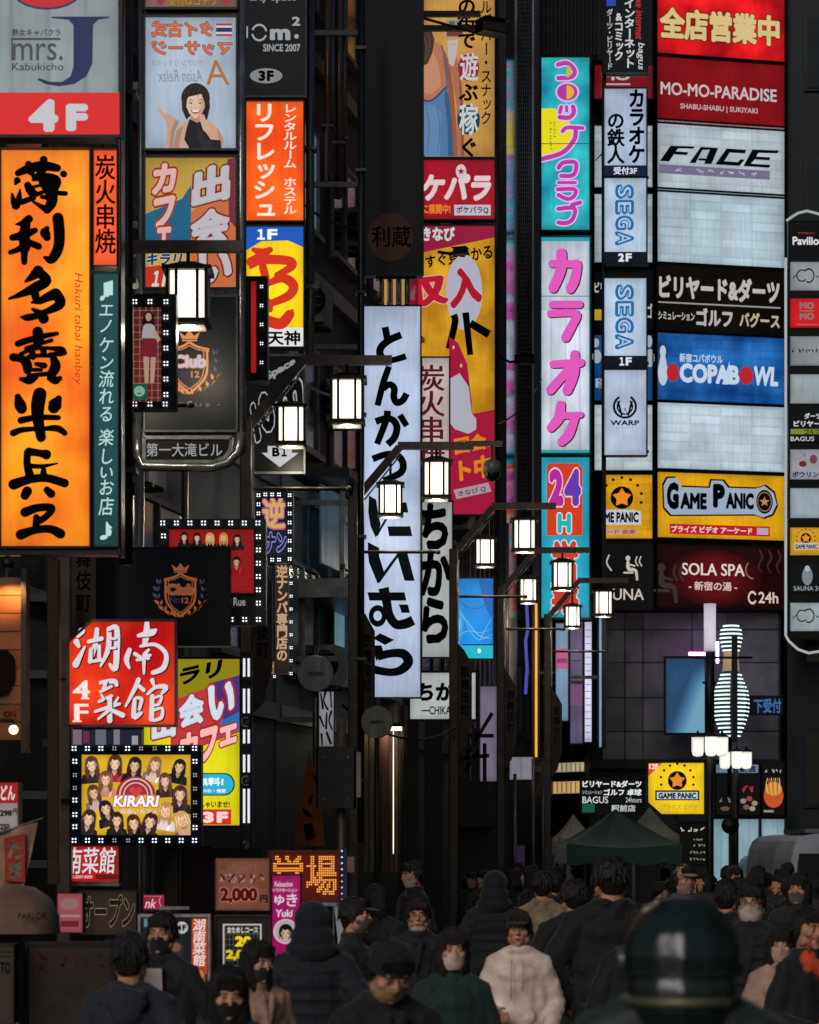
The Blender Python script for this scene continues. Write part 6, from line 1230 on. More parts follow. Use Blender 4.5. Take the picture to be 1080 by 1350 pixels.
def jacket_mesh(pose, kind):
    b = Blob(); t = {'coat': .03, 'hoodie': .034, 'shirt': .022, 'puffer': .046}[kind]
    hem = {'coat': .70, 'hoodie': .90, 'shirt': .90, 'puffer': .86}[kind]
    b.cap((0, .005, hem), .165+t, (0, .0, 1.30), .150+t, .68); b.ell((0, .0, 1.33), (.150+t, .100+t, .11)); b.ell((0, .01, 1.0), (.165+t, .115+t, .16))
    for s_ in (-1, 1): b.cap((s_*.03, .018, 1.468), .056+t*.4, (s_*.160, .004, 1.405), .052+t*.6); b.cap((s_*.13, .0, 1.40), .058+t*.5, (s_*.12, .0, 1.15), .08+t*.5)
    for si, (sh, el, wr) in enumerate(POSE[pose]):
        s_ = -1 if si == 0 else 1; sh, el, wr = map(np.array, (sh, el, wr)); m_ = (sh+el)/2+np.array((s_*.004, 0, 0))
        b.chain([(sh, .050+t*.6), (m_, .054+t*.6), (el, .046+t*.7)]); m2 = (el+wr)/2+np.array((0, 0, -.012)); b.chain([(el, .047+t*.7), (m2, .045+t*.6), (wr-(wr-el)*.06, .036+t*.45)])
        for q in (.82, .94, 1.08):                                           # bunched cloth at the elbow
            p0 = sh+(el-sh)*q if q <= 1 else el+(wr-el)*(q-1)*3; b.ell(p0, (.052+t*.6, .052+t*.6, .014), rx=.5*s_)
        b.ell(wr-(wr-el)*.08, (.042+t*.5,)*2+(.02,))
    b.cap((0, .018, 1.43), .075+t*.3, (0, .018, 1.488), .068)
    if kind == 'hoodie':
        for q in range(15): a = R(-150+q*21.5); b.ell((.088*math.sin(a), .03-.080*math.cos(a), 1.478+.022*(-math.cos(a))*-1), (.034, .034, .03))
        b.ell((0, .115, 1.43), (.115, .055, .075)); b.ell((0, .125, 1.37), (.085, .045, .07)); b.ell((0, -.12, 1.06), (.13, .035, .08)); b.cap((-.17, 0, .885), .03, (.17, 0, .885), .03); b.ell((0, 0, .88), (.185, .13, .03))
    if kind == 'puffer':
        for z in (1.38, 1.30, 1.22, 1.14, 1.06, .98, .90): b.ell((0, 0, z), (.205, .15, .034))
        for si, (sh, el, wr) in enumerate(POSE[pose]):
            sh, el, wr = map(np.array, (sh, el, wr))
            for q in (.2, .45, .7, .95): b.ell(sh+(el-sh)*q, (.088, .088, .026)); b.ell(el+(wr-el)*q, (.078, .078, .024))
    if kind in ('coat', 'puffer'):
        for q in range(14): a = R(-150+q*23); b.ell((.080*math.sin(a), .02-.070*math.cos(a), 1.50), (.020, .020, .034))
        b.cap((-.03, -.118, 1.43), .02, (-.01, -.15, 1.2), .012); b.cap((.03, -.118, 1.43), .02, (-.005, -.15, 1.2), .012); b.cap((-.008, -.152, 1.2), .010, (-.008, -.155, .8), .010)
    return b.fuse('jacket', .0105, 3, fold=.026 if kind != 'shirt' else .014, seed={'coat': 1, 'hoodie': 2, 'shirt': 3, 'puffer': 4}[kind], foldz=1.3)
def legs_mesh():
    b = Blob(); b.ell((0, 0, .95), (.175, .118, .1))
    for s_ in (-1, 1): b.chain([((s_*.09, 0, .92), .105), ((s_*.1, -.01, .5), .075), ((s_*.1, .02, .12), .062)])
    return b.fuse('trousers', .014, 2, fold=.014, seed=8)
def shoe_mesh():
    b = Blob()
    for s_ in (-1, 1): b.cap((s_*.1, .05, .05), .05, (s_*.118, -.15, .035), .035); b.ell((s_*.1, .04, .09), (.045, .05, .04))
    return b.fuse('shoes', .012, 1)
def hair_mesh(kind, bow):
    b = Blob(); rr = random.Random({'short': 3, 'bob': 4, 'long': 5, 'cap': 6, 'beanie': 7, 'crop': 8, 'hood': 9}[kind]); H_ = lambda p: hp(p, bow); E_ = lambda c, r, rx=0: b.ell(H_(c), r, rx+bow)
    if kind == 'beanie':
        E_((0, .015, .055), (.090, .105, .085)); E_((0, .012, .03), (.093, .108, .035)); return b.fuse('beanie', .008, 2, fold=.006, seed=3)
    if kind == 'cap':
        E_((0, .015, .05), (.087, .103, .080)); E_((0, -.10, .045), (.068, .07, .010), .15); E_((0, .01, .13), (.012, .012, .008)); return b.fuse('cap', .006, 2)
    if kind == 'hood':
        E_((0, .035, .035), (.105, .115, .115)); E_((0, .06, -.06), (.12, .09, .10)); E_((0, .05, -.13), (.15, .10, .08)); return b.fuse('hood', .009, 3, fold=.015, seed=5)
    E_((0, .028, .052), (.079, .093, .078)); E_((0, .04, .0), (.076, .078, .08)); E_((0, .052, -.045), (.060, .050, .050))
    for i in range(190):          # overlapping locks round the skull
        a = rr.uniform(-math.pi, math.pi); el = rr.uniform(-.35, 1.3); front = math.cos(a) > .55
        c = np.array((math.sin(a)*math.cos(el)*.077, -math.cos(a)*math.cos(el)*.090+.028, math.sin(el)*.078+.050))
        L = rr.uniform(.02, .075); dn = np.array((math.sin(a)*.25, -math.cos(a)*.22, -1.0))
        if front: L *= .8 if kind in ('short', 'crop') else 1.0
        c2 = c+dn*L; c2[0] *= 1.04; 
        if front and c2[2] < .038: c2[2] = .038+rr.uniform(-.008, .008)
        b.cap(H_(c), .0115, H_(c2), .003)
    for s_ in (-1, 1): E_((s_*.078, .012, .01), (.013, .035, .04))
    if kind in ('bob', 'long'):
        zl = -.13 if kind == 'bob' else -.27
        for i in range(130):
            a = rr.uniform(.42, math.pi)*rr.choice((-1, 1)); x, y = math.sin(a)*.088, -math.cos(a)*.09+.03
            z1 = zl+rr.uniform(-.02, .03); k = 1.12 if kind == 'bob' else 1.0+.5*(1 if abs(x) > .03 else .6)
            b.chain([(H_((x, y, .04)), .013), (H_((x*1.06, y*1.02, -.06)), .011), (H_((x*k*.98, y*.95+.0, z1)) if kind == 'bob' else np.array((x*k, y*.9+.02, 1.63+z1)), .004)])
        for i in range(16): x = -.06+i*.008; b.cap(H_((x*.9, -.052-.03*(1-abs(x)*8), .115-abs(x)*.4)), .012, H_((x*1.02, -.088+abs(x)*.35, .036+rr.uniform(-.004, .006))), .005)
    else:
        for i in range(14): x = -.058+i*.009; b.cap(H_((x*.9, -.05-.03*(1-abs(x)*8), .112-abs(x)*.4)), .015, H_((x*1.05+.008, -.088+abs(x)*.3, .05+rr.uniform(-.006, .012))), .006)
    return b.fuse('hair', .0048, 0, fold=.003, seed=9)
def mask_mesh(bow, chin=False):
    mb = MB(); vs = []; nx, nz = 17, 9
    for j in range(nz):
        t = j/(nz-1); zz_ = -.012-t*.098 if not chin else -.075-t*.045
        for i in range(nx):
            u = (i/(nx-1)-.5)*2; a = u*1.28; wz = 1-.12*t; r_ = .077*wz if not chin else .066
            x = math.sin(a)*r_; y = -math.cos(a)*(.101 if not chin else .088)*(1-.1*t*t)+.006
            y -= .020*math.exp(-(u*5)**2)*max(0, 1-abs(t-.12)*2.2) if not chin else 0
            y += .0025*math.sin(t*20) + (.012*t if t > .8 else 0); dz = .014*u*u*(1-t*2)*-1
            vs.append(tuple(hp((x, y, zz_+dz), bow)))
    fs = [(j*nx+i, j*nx+i+1, (j+1)*nx+i+1, (j+1)*nx+i) for j in range(nz-1) for i in range(nx-1)]
    mb.add(vs, fs, None, True)
    for s_ in (-1, 1):
        for z0, z1 in ((-.02, .015), (-.09, -.02)):
            mb.tube([hp((s_*.068, -.025, z0 if not chin else z0-.03), bow), hp((s_*.084, .01, z1), bow)], .0013, None, n=4)
    return mb.mesh('mask')
def eyes_mesh(bow, part):
    mb = MB()
    for s_ in (-1, 1):
        c = hp((s_*.031, -.0835, .006), bow)
        if part == 'eye': mb.ball(c, (.0135, .006, .006), None, 10, 6)
        elif part == 'iris': mb.ball((c[0], c[1]-.0045, c[2]-.0005), (.0055, .003, .0055), None, 8, 6); mb.tube([hp((s_*.017, -.0905, .0115), bow), hp((s_*.031, -.0925, .0145), bow), hp((s_*.046, -.084, .011), bow)], .0016, None, n=4)
        else: mb.tube([hp((s_*.014, -.0915, .026), bow), hp((s_*.03, -.0925, .032), bow), hp((s_*.05, -.08, .027), bow)], [.003, .0032, .0015], None, n=5)
    return mb.mesh(part)
def lips_mesh(bow):
    mb = MB(); mb.tube([hp((-.022, -.086, -.060), bow), hp((-.008, -.0925, -.057), bow), hp((0, -.092, -.059), bow), hp((.008, -.0925, -.057), bow), hp((.022, -.086, -.060), bow)], [.0015, .0045, .004, .0045, .0015], None, n=6)
    mb.tube([hp((-.018, -.085, -.064), bow), hp((0, -.0915, -.067), bow), hp((.018, -.085, -.064), bow)], [.0015, .0055, .0015], None, n=6); return mb.mesh('mouth')
def glasses_mesh(bow):
    mb = MB()
    for s_ in (-1, 1):
        mb.tube([hp((s_*.033+.021*math.cos(R(a)), -.099, .004+.017*math.sin(R(a))), bow) for a in range(0, 361, 30)], .0016, None, n=5, cap=False); mb.tube([hp((s_*.054, -.098, .008), bow), hp((s_*.083, .01, .008), bow)], .0016, None, n=4)
    mb.tube([hp((-.012, -.1, .006), bow), hp((.012, -.1, .006), bow)], .0016, None, n=4); return mb.mesh('glasses')
PM = {}
def pm(key, fn, *a):
    if key not in PM: PM[key] = fn(*a)
    return PM[key]
def pobj(name, me, mat, root):
    o = bpy.data.objects.new(name, me)
    if len(me.materials) == 0: me.materials.append(None)
    link(o, root); o.material_slots[0].link = 'OBJECT'; o.material_slots[0].material = mat; return o
SKIN = surf('c08a6a', .5, 0, 'skin', 14); SKIN2 = surf('cf9c7e', .5, 0, 'skin', 14)
def person(px, topy, d, label, face=0.0, pose='down', bow=0.0, top='coat', tcol='14161c', hair='short', hcol='0f0b0a', mask=None, lcol='17181d', skin=SKIN, glasses=False, hm=None, group=None, wide=1.0, tilt=0.0, far=False, chin=False, hood=False):
    """topy is the row of the crown; height follows from it at distance d; face 0 looks at the camera, 180 away"""
    h = H-(topy-HY)*d/F; sc = h/1.765; b = R(bow); bk = round(bow)
    r = empty('person', (X(px, d), d, 0), R(face), label, 'person', group); r.scale = (sc*wide, sc*wide, sc)
    pobj('body', pm(('body', pose, bk), body_mesh, pose, b), skin, r)
    pobj('jacket' if top != 'shirt' else 'shirt', pm(('j', pose, top), jacket_mesh, pose, top), surf(tcol, .8, 0, 'cloth', 7), r)
    pobj('trousers', pm('legs', legs_mesh), surf(lcol, .8, 0, 'cloth', 7), r); pobj('shoes', pm('shoes', shoe_mesh), BLACK, r)
    if hair:
        hk = 'short' if hair in ('cap', 'beanie', 'hood') else hair
        pobj('hair', pm(('h', hk, bk), hair_mesh, hk, b), surf(hcol, .45, 0, 'hair', 12), r)
        if hair in ('cap', 'beanie', 'hood'): pobj(hair, pm(('h', hair, bk), hair_mesh, hair, b), surf(hm or tcol, .85, 0, 'cloth', 8), r)
    if not far and abs(face) < 120:
        pobj('eye', pm(('eye', bk), eyes_mesh, b, 'eye'), surf('c8c0b8', .2, 0, 'eye', 3), r); pobj('iris', pm(('iris', bk), eyes_mesh, b, 'iris'), surf('0c0807', .2, 0, 'eye', 3), r); pobj('eyebrow', pm(('brow', bk), eyes_mesh, b, 'eyebrow'), surf(hcol, .7, 0, 'hair', 12), r)
        if not mask or chin: pobj('mouth', pm(('lips', bk), lips_mesh, b), surf('8c4a44', .4, 0, 'skin', 9), r)
        if glasses: pobj('glasses', pm(('gl', bk), glasses_mesh, b), surf('101012', .25, .3, 'painted', 3), r)
    if mask: 
        o = pobj('mask', pm(('mask', bk, chin), mask_mesh, b, chin), surf(mask, .8, 0, 'cloth', 10), r)
    return r
# foreground and middle crowd, left to right
person(172, 1226, 12.2, 'person seen from behind in a dark blue hooded jacket at the lower left', 172, 'pocket', 0, 'hoodie', '1c2430', 'beanie', hm='141d2c', lcol='14161c')
p_ = person(213, 1201, 15, 'man in a black open jacket over a white shirt, black mask, beside the menu stand', -12, 'pocket', 0, 'coat', '16171b', 'short', mask='15161a')
MB().add([(-.05, -.158, 1.44), (.05, -.158, 1.44), (.062, -.168, 1.2), (.06, -.17, 1.0), (-.06, -.17, 1.0), (-.062, -.168, 1.2)], [(0, 5, 2, 1), (5, 4, 3, 2)], surf('b8a8a4', .8, 0, 'cloth', 7)).build('shirt_front', p_)
person(301, 1270, 11.3, 'woman with long black hair and black mask at the bottom edge', 8, 'down', 14, 'coat', '15201f', 'long', mask='101114', skin=SKIN2)
person(339, 1237, 14.0, 'woman with long black hair and a beige jacket holding her hands in front', 35, 'bent', 8, 'coat', 'ac866e', 'long', mask='17171b', skin=SKIN2)
person(413, 1190, 15.2, 'broad figure in a black hooded coat seen from behind in the crowd', 176, 'pocket', 0, 'puffer', '141a24', 'hood', hm='121822', wide=1.08)
person(470, 1181, 17.5, 'person in a dark cap turned towards the LED board', 70, 'down', 0, 'coat', '17161a', 'cap', hm='141216', mask='4a4340')
person(497, 1164, 22, 'person with dark bushy hair seen from behind near the entrance pillars', 170, 'down', 0, 'coat', '111319', 'bob')
person(508, 1229, 10.6, 'person in black looking down with a yellowish mask', 18, 'bent', 30, 'coat', '0e1117', 'beanie', hm='0d1018', mask='a8865a', wide=1.06)
person(552, 1184, 19.5, 'man with glasses, his white mask pulled under his chin', -4, 'down', 0, 'coat', '10131a', 'crop', mask='b8a49c', chin=True, glasses=True)
person(545, 1134, 27, 'person with a mask in profile at the entrance below the street sign', -60, 'bent', 5, 'coat', '101116', 'short', mask='9c9690')
person(597, 1222, 14.2, 'woman with bobbed hair, white mask and dark green top', 6, 'down', 0, 'shirt', '13302a', 'bob', hcol='1c100e', mask='d4b8b0', skin=SKIN2)
hm_ = person(684, 1199, 17, 'man in a pale pink hoodie with his hands held low', -6, 'bent', 0, 'hoodie', 'f6d6c8', 'cap', hm='15100f', skin=SKIN, hcol='15100f')
for s_ in (-1, 1): MB().tube([(s_*.035, -.15, 1.44), (s_*.04, -.172, 1.36), (s_*.038, -.176, 1.2+.03*s_)], .004, surf('c8a89c', .8, 0, 'cloth', 7), n=6).build('drawstring', hm_)
person(654, 1149, 23, 'hooded figure in black seen from behind next to the fourth lamp post', 165, 'pocket', 0, 'puffer', '0c1017', 'hood', hm='0b0f16', wide=1.05)
person(716, 1148, 24.5, 'person in a tan jacket seen from behind near the green tent', 168, 'down', 0, 'coat', '8c7a60', 'short', wide=1.02)
person(757, 1158, 20, 'person in black seen from behind under the left side of the tent', 190, 'pocket', 0, 'coat', '0b0e15', 'short', wide=1.15)
person(806, 1128, 17.2, 'tall broad figure in a long black coat just left of the helmet', 184, 'pocket', 0, 'coat', '0b0d14', 'short', wide=1.2)
person(846, 1190, 16, 'person in black whose shoulder shows left of the helmet', 176, 'down', 0, 'coat', '0c1016', 'short', wide=1.1)
person(903, 1139, 24, 'man in a beige cap behind the helmeted figure', 20, 'down', 0, 'coat', '1a1a1e', 'cap', hm='a08070', mask='8a6c60')
person(990, 1163, 17.5, 'man with glasses and a white mask in a black padded jacket', -14, 'pocket', 0, 'puffer', '141519', 'short', mask='c8b8b4', glasses=True)
person(1029, 1222, 16.6, 'woman with black hair, pale mask and a beige coat at the right', -8, 'down', 0, 'coat', 'b49480', 'bob', mask='c49c90', skin=SKIN2)
person(1066, 1195, 15.0, 'person in black at the right edge carrying an orange bag', 30, 'bent', 0, 'coat', '14151a', 'short')
person(958, 1160, 21, 'person in a dark coat directly behind the man with glasses', 160, 'down', 0, 'coat', '15181c', 'short')
person(1052, 1150, 22, 'person in a dark padded coat beside the parked van', -20, 'down', 0, 'puffer', '1c1d20', 'bob', mask='5c5450')
# orange bag held at the right edge
t = empty('orange_bag', P(1076, 1292, 14.6), R(10), 'crumpled orange cloth bag held at the right edge', 'bag')
bb = Blob(); rr = random.Random(2)
for i in range(9): bb.ell((rr.uniform(-.06, .06), rr.uniform(-.04, .04), rr.uniform(.0, .14)), (rr.uniform(.03, .06), .04, rr.uniform(.03, .06)))
o = bpy.data.objects.new('bag_body', bb.fuse('bag_body', .01, 2, fold=.03, seed=11)); o.data.materials[0] = surf('d84a22', .8, 0, 'cloth', 7); link(o, t)
MB().tube([(-.04, 0, .15), (-.03, 0, .22), (.03, 0, .22), (.04, 0, .15)], .008, surf('b83c1c', .8, 0, 'cloth', 7), n=6).build('handle', t)
# distant heads
rr = random.Random(21); FARL = 'person seen only as a small dark head in the distant crowd before the shop fronts'
for i in range(46):
    d = rr.uniform(27, 50); px = rr.choice((rr.uniform(735, 1075), rr.uniform(850, 1080), rr.uniform(600, 760)))
    top = HY+(2.0-rr.uniform(1.62, 1.86))*F/d
    tc = rr.choice((('101318', 'black'), ('16171c', 'charcoal'), ('1c1d22', 'dark grey'), ('0d1016', 'near black'), ('2a2624', 'dark brown'), ('38302c', 'brown'), ('222831', 'slate blue'))); hk = rr.choice(('short', 'bob', 'crop', 'short', 'beanie')); mk = rr.choice((None, '8a8480', 'a09890')); fa = rr.uniform(-180, 180)
    lb = 'small distant figure in %s, %s, %s, %s' % (tc[1], {'short': 'short hair', 'bob': 'bobbed hair', 'crop': 'cropped hair', 'beanie': 'knit cap'}[hk], ('pale mask' if mk else 'no mask') if abs(fa) < 90 else 'back turned', 'left of the green tent' if px < 745 else 'in front of the green tent' if px < 880 else 'below the lobed lamps' if px < 985 else 'near the white van')
    person(px, top, d, lb, fa, 'down', 0, rr.choice(('coat', 'puffer')), tc[0], hk, mask=mk, group='far crowd in front of the shop fronts', far=True, hm='15161a')
# helmeted figure, very near and out of focus
p_ = empty('person', (X(898, 6.1), 6.1, 0), R(176), 'person in a glossy black motorcycle helmet seen large from behind, out of focus', 'person')
p_.scale = (1.06, 1.06, 1.06)
pobj('body', pm(('body', 'pocket', 0), body_mesh, 'pocket', 0), SKIN, p_); pobj('jacket', pm(('j', 'pocket', 'coat'), jacket_mesh, 'pocket', 'coat'), surf('1a2a2a', .6, 0, 'cloth', 7), p_).location = (0, 0, .095)
pobj('trousers', pm('legs', legs_mesh), DARK, p_); pobj('shoes', pm('shoes', shoe_mesh), BLACK, p_)
b = Blob(); b.ell((0, .09, 1.72), (.07, .05, .03)); b.ell((0, .012, 1.67), (.125, .15, .13)); b.ell((0, -.02, 1.60), (.115, .14, .11)); b.ell((0, .05, 1.60), (.115, .11, .11)); b.ell((0, -.1, 1.555), (.075, .06, .05))
o = bpy.data.objects.new('helmet', b.fuse('helmet', .008, 4)); o.data.materials[0] = surf('1f2c2b', .26, .1, 'glossy', 2.5, .7); link(o, p_)
MB().tube([(.118*math.cos(R(a)), .02+.135*math.sin(R(a)), 1.578) for a in range(0, 361, 20)], .011, surf('6c6a54', .4, .4, 'metal', 4), n=8, cap=False).build('rim', o)  # edge light along the helmet put into the yellowish rim colour
MB().tube([(.128*math.cos(R(a)), .012+.152*math.sin(R(a)), 1.635) for a in range(10, 171, 10)], .004, surf('343c40', .3, .5, 'metal', 4), n=6).build('stripe', o)
for s_ in (-1, 1): MB().lathe([(.028, -.01), (.024, .012)], surf('6c7478', .3, .6, 'metal', 4), (0, 0, 0), 14).build('visor_hinge', o).matrix_local = Matrix.Translation((s_*.122, -.03, 1.66)) @ Matrix.Rotation(R(90), 4, 'Y')
# ------------------------------------------------------------------ street level, tents and vehicles on the right
def tent(px, d, wpx, y_eave, y_peak, col, label, depth=3.0, val=6):
    s_ = d/F; w_ = wpx*s_/2; ze = Z(y_eave, d); zp = Z(y_peak, d); t = empty('market_tent', (X(px, d), d, 0), R(0), label, 'tent')
    m = surf(col, .7, 0, 'cloth', 3); mb = MB(); n = 10; rows = []
    c = [(-w_, 0), (w_, 0), (w_, depth), (-w_, depth)]; pk = (0, depth/2)
    for k in range(4):
        a, b = c[k], c[(k+1) % 4]; vs = []; fs = []
        for i in range(n+1):
            u = i/n
            for j in range(n+1):
                v = j/n; ex, ey = a[0]+(b[0]-a[0])*v, a[1]+(b[1]-a[1])*v
                x = ex*(1-u)+pk[0]*u; y = ey*(1-u)+pk[1]*u; z = ze+(zp-ze)*(u**1.35) + .018*math.sin(v*19+k)*math.sin(math.pi*u) - .05*math.sin(math.pi*u)*math.sin(math.pi*v) - .05*math.sin(math.pi*v)*(1-u)*1.2
                vs.append((x, y, z))
        for i in range(n):
            for j in range(n): q = i*(n+1)+j; fs.append((q, q+1, q+n+2, q+n+1))
        mb.add(vs, fs, m, True)
    mb.build('canopy', t); vb = MB()
    for k in range(4):
        a, b = c[k], c[(k+1) % 4]; vs = []; fs = []
        for j in range(13): v = j/12; x, y = a[0]+(b[0]-a[0])*v, a[1]+(b[1]-a[1])*v; dz = .05*math.sin(math.pi*v)*1.2; vs += [(x, y, ze-dz+.002), (x*1.01, y-.01+.012*math.sin(j*2.2), ze-.28-.02*math.sin(j*1.7))]
        fs = [(2*j, 2*j+2, 2*j+3, 2*j+1) for j in range(12)]; vb.add(vs, fs, m, True)
    vb.build('valance', t)
    for (x, y) in c: MB().tube([(x*.98, y*.98+.03, 0), (x*.98, y*.98+.03, ze)], .025, METAL, sq=True).build('leg', t)
    return t
tent(823, 37, 150, 1112, 1064, '0f3a30', 'dark green market tent with a pointed top in front of the tower', 3.2)
tent(762, 42, 46, 1103, 1072, '9a9088', 'small grey white tent to the left behind the green tent', 2.4)
tent(865, 44, 60, 1100, 1062, '7d7c70', 'pale tent whose side shows right of the green tent', 2.4)
# delivery van and darker car at the right
def van(px, d, label, col, w_=1.75, h=2.0, L=4.2, name='parked_van'):
    t = empty(name, (X(px, d), d, 0), R(4), label, 'van' if h > 2.1 else 'car'); m = surf(col, .3, 0, 'painted', 1)
    mb = MB(); half = [(.5, .35/h), (.5, .55), (.475, .8), (.455, .88), (.42, .94), (.36, .975), (.2, .995), (0, 1)]; prof = [(-a*w_, b*h) for a, b in half]+[(a*w_, b*h) for a, b in half[-2::-1]]
    mb.extr(prof, 0, L, m); mb.build('body', t)
    MB().extr([(-w_*.44, h*.56), (-w_*.4, h*.84), (w_*.4, h*.84), (w_*.44, h*.56)], -.03, -.004, glass('141c22', .05)).build('windscreen', t)
    for s_ in (-1, 1):
        MB().box(s_*w_*.42-.12, -.03, h*.38, s_*w_*.42+.12, -.003, h*.48, surf('c8ccd0', .15, .1, 'plain', 5), .02).build('headlight', t)
        MB().box(s_*w_*.5-.02*s_-.06, -.02, h*.5, s_*w_*.5-.02*s_+.12*s_, .12, h*.62, BLACK).build('mirror', t)
        for y in (.7, L-.8):
            wv = MB().lathe([(.32, -.1), (.33, 0), (.32, .1)], BLACK, (0, 0, 0), 18).build('wheel', t); wv.matrix_local = Matrix.Translation((s_*w_*.46, y, .33)) @ Matrix.Rotation(R(90), 4, 'Y')
    MB().box(-w_*.46, -.06, .35, w_*.46, -.003, .55, DARK, .02).build('bumper', t); MB().box(-.17, -.075, .58, .17, -.008, .72, surf('b8b8b0', .5, 0, 'plain', 5)).build('number_plate', t)
    if h > 2.1: MB().box(-w_*.3, .3, h+.004, w_*.3, 2.2, h+.08, GREYP, .02).build('roof_rack', t)
    return t
van(1103, 50, 'white van with a rounded roof at the right edge behind the crowd', 'c4c8d4', 1.75, 2.36)
van(1074, 55, 'dark blue car roof showing between the shop window and the van', '2a3844', 1.7, 1.98, name='parked_car')
# box of greenery left of the fourth post
t = empty('potted_shrub', (X(622, 26), 26, 0), 0, 'small dark shrub in a planter between the pedestrians', 'plant')
MB().box(-.22, -.18, 0, .22, .18, .55, surf('2c2c2e', .6, 0, 'concrete', 4), .03).build('planter', t)
rr = random.Random(4); mb = MB(); lm = surf('1a2a18', .5, 0, 'leaf', 9)
for i in range(420):
    a = rr.uniform(0, 6.28); q = rr.uniform(0, .3)**.8; x, y, z = q*math.cos(a), q*math.sin(a)*.8, .6+rr.uniform(0, .62)*(1-q); r_ = rr.uniform(.02, .045); b_ = rr.uniform(0, 6.28); tz = rr.uniform(-.6, .6)
    mb.add([(x, y, z), (x+r_*math.cos(b_), y+r_*math.sin(b_), z+r_*tz), (x+2*r_*math.cos(b_+.2), y+2*r_*math.sin(b_+.2), z+r_*tz*1.6), (x+r_*math.cos(b_+.7), y+r_*math.sin(b_+.7), z+r_*.3)], [(0, 1, 2, 3)], lm)
mb.build('foliage', t, kind='stuff'); MB().tube([(0, 0, .5), (.02, 0, .8), (-.02, .02, 1.05)], [.02, .015, .008], surf('2a1f18', .8, 0, 'bark', 9)).build('stem', t)

# ------------------------------------------------------------------ street level, left
s = Sign('orange_led_board', 'LED scroll board with big amber dot letters', 'LED sign', 356, 1124, 446, 1186, 21.5, face='6a1608', e=.4, frame='5c2418', fw=3)
def dots(s, ch, x0, y0, x1, y1, nx, ny, col, e):
    v, fs, be = raw_glyph(ch); lo, hi = v.min(0), v.max(0); me = []
    tri = [(v[f[0]], v[f[i]], v[f[i+1]]) for f in fs for i in range(1, len(f)-1)]
    pts = []
    for j in range(ny):
        for i in range(nx):
            hit = False
            for sx, sy in ((.5, .5), (.2, .2), (.8, .8), (.2, .8), (.8, .2)):
                p = lo+(hi-lo)*np.array(((i+sx)/nx, 1-(j+sy)/ny))
                for a, b, c in tri:
                    d1 = (b[0]-a[0])*(p[1]-a[1])-(b[1]-a[1])*(p[0]-a[0]); d2 = (c[0]-b[0])*(p[1]-b[1])-(c[1]-b[1])*(p[0]-b[0]); d3 = (a[0]-c[0])*(p[1]-c[1])-(a[1]-c[1])*(p[0]-c[0])
                    if (d1 >= 0 and d2 >= 0 and d3 >= 0) or (d1 <= 0 and d2 <= 0 and d3 <= 0): hit = True; break
                if hit: break
            if hit: pts.append((x0+(i+.5)*(x1-x0)/nx, y0+(j+.5)*(y1-y0)/ny))
    s.leds(pts, 1.15, col, e, False)
dots(s, '営', 360, 1128, 400, 1180, 15, 17, 'ffa63c', 1.15); dots(s, '場', 404, 1128, 444, 1180, 15, 17, 'ffa63c', 1.15)
s.leds([(451, 1122+i*8) for i in range(4)], 1.6, 'a8c0ff', 2.0, False); s.leds([(451, 1154+i*8) for i in range(5)], 1.5, 'f0b0a0', 1.5, False)
MB().box(s.X1+.02, -.02, s.Z0-.03, s.X1+.07, .1, s.Z1+.03, surf('16204a', .4, .2, 'painted', 5)).build('side_strip', s.root)
MB().box(s.X0-.02, -.03, s.Z0-.05, s.X1+.08, .22, s.Z0-.022, GREYP).build('sill', s.root); MB().box(-.04, .08, -1.2, .04, .16, -.05, DARK).build('post', s.root); s.done()
s = Sign('relaxation_sign', 'magenta standing sign with white handwritten lettering and a face in a circle', 'signboard', 359, 1154, 396, 1262, 19.8, face='b4186c', e=.62, frame='3c1028', fw=1.5)
s.text('Relaxation', 362, 1162, 386, 1169, 'ecd4e0', w=.02, shear=.1); s.text('リラクゼーション', 360, 1171, 392, 1176, 'ecd4e0', w=.03); s.text('ゆ', 362, 1180, 375, 1193, 'f0dce8', w=.03); s.text('き', 378, 1178, 392, 1195, 'f0dce8', w=.02); s.text('Yuki', 364, 1199, 386, 1209, 'f0dce8', w=.03, shear=.1)
s.ring(377, 1228, 15, 16.5, 'f0dce8'); s.ell(377, 1228, 15, 15, 'd8d0d8', e=.5); face_(s, 377, 1230, 8, '18100e', 'e8bc9c', None, long=False, neck=False); MB().box(-.1, .05, -.9, .1, .2, -.01, DARK).build('stand', s.root); s.done()
s = Sign('price_board', 'reddish brown price board with 2,000 yen in dark outlined digits', 'signboard', 285, 1133, 355, 1199, 19.0, face='9c5a48', e=.48, frame='7d5446', fw=1.5)
s.text('2,000', 290, 1170, 340, 1191, '6c140e', w=.07, out=('e0bca4', .03), wy=.05, e=.5); s.text('円', 343, 1180, 353, 1190, '2c1410', w=.04, e=0); s.rect(287, 1136, 299, 1148, 'a8683c', e=.25); s.scrib(288, 1149, 350, 1167, 5, 'd0b09c', 2.4, e=.35, seed=2); s.scrib(288, 1149, 350, 1167, 5, '3c1c18', 1.6, e=0, seed=12); s.scrib(302, 1137, 353, 1148, 8, 'b0907c', 1.4, e=.25, seed=5); s.ell(346, 1166, 5, 6, 'a8602c', e=.3); s.done()
s = Sign('grey_board', 'grey standing board with a yellow framed course poster', 'signboard', 285, 1208, 354, 1350, 19.05, face='5a4a4c', e=.06, frame='4a3c3e', fw=2)
s.rect(294, 1218, 345, 1292, 'd8d0c8', part='picture', e=.6); s.rect(296, 1220, 343, 1290, '3c3430', part='picture', e=.1)
for i in range(9): s.rect(297+i*5.3, 1221, 297.8+i*5.3, 1289, 'a8a094', part='picture', e=.2)
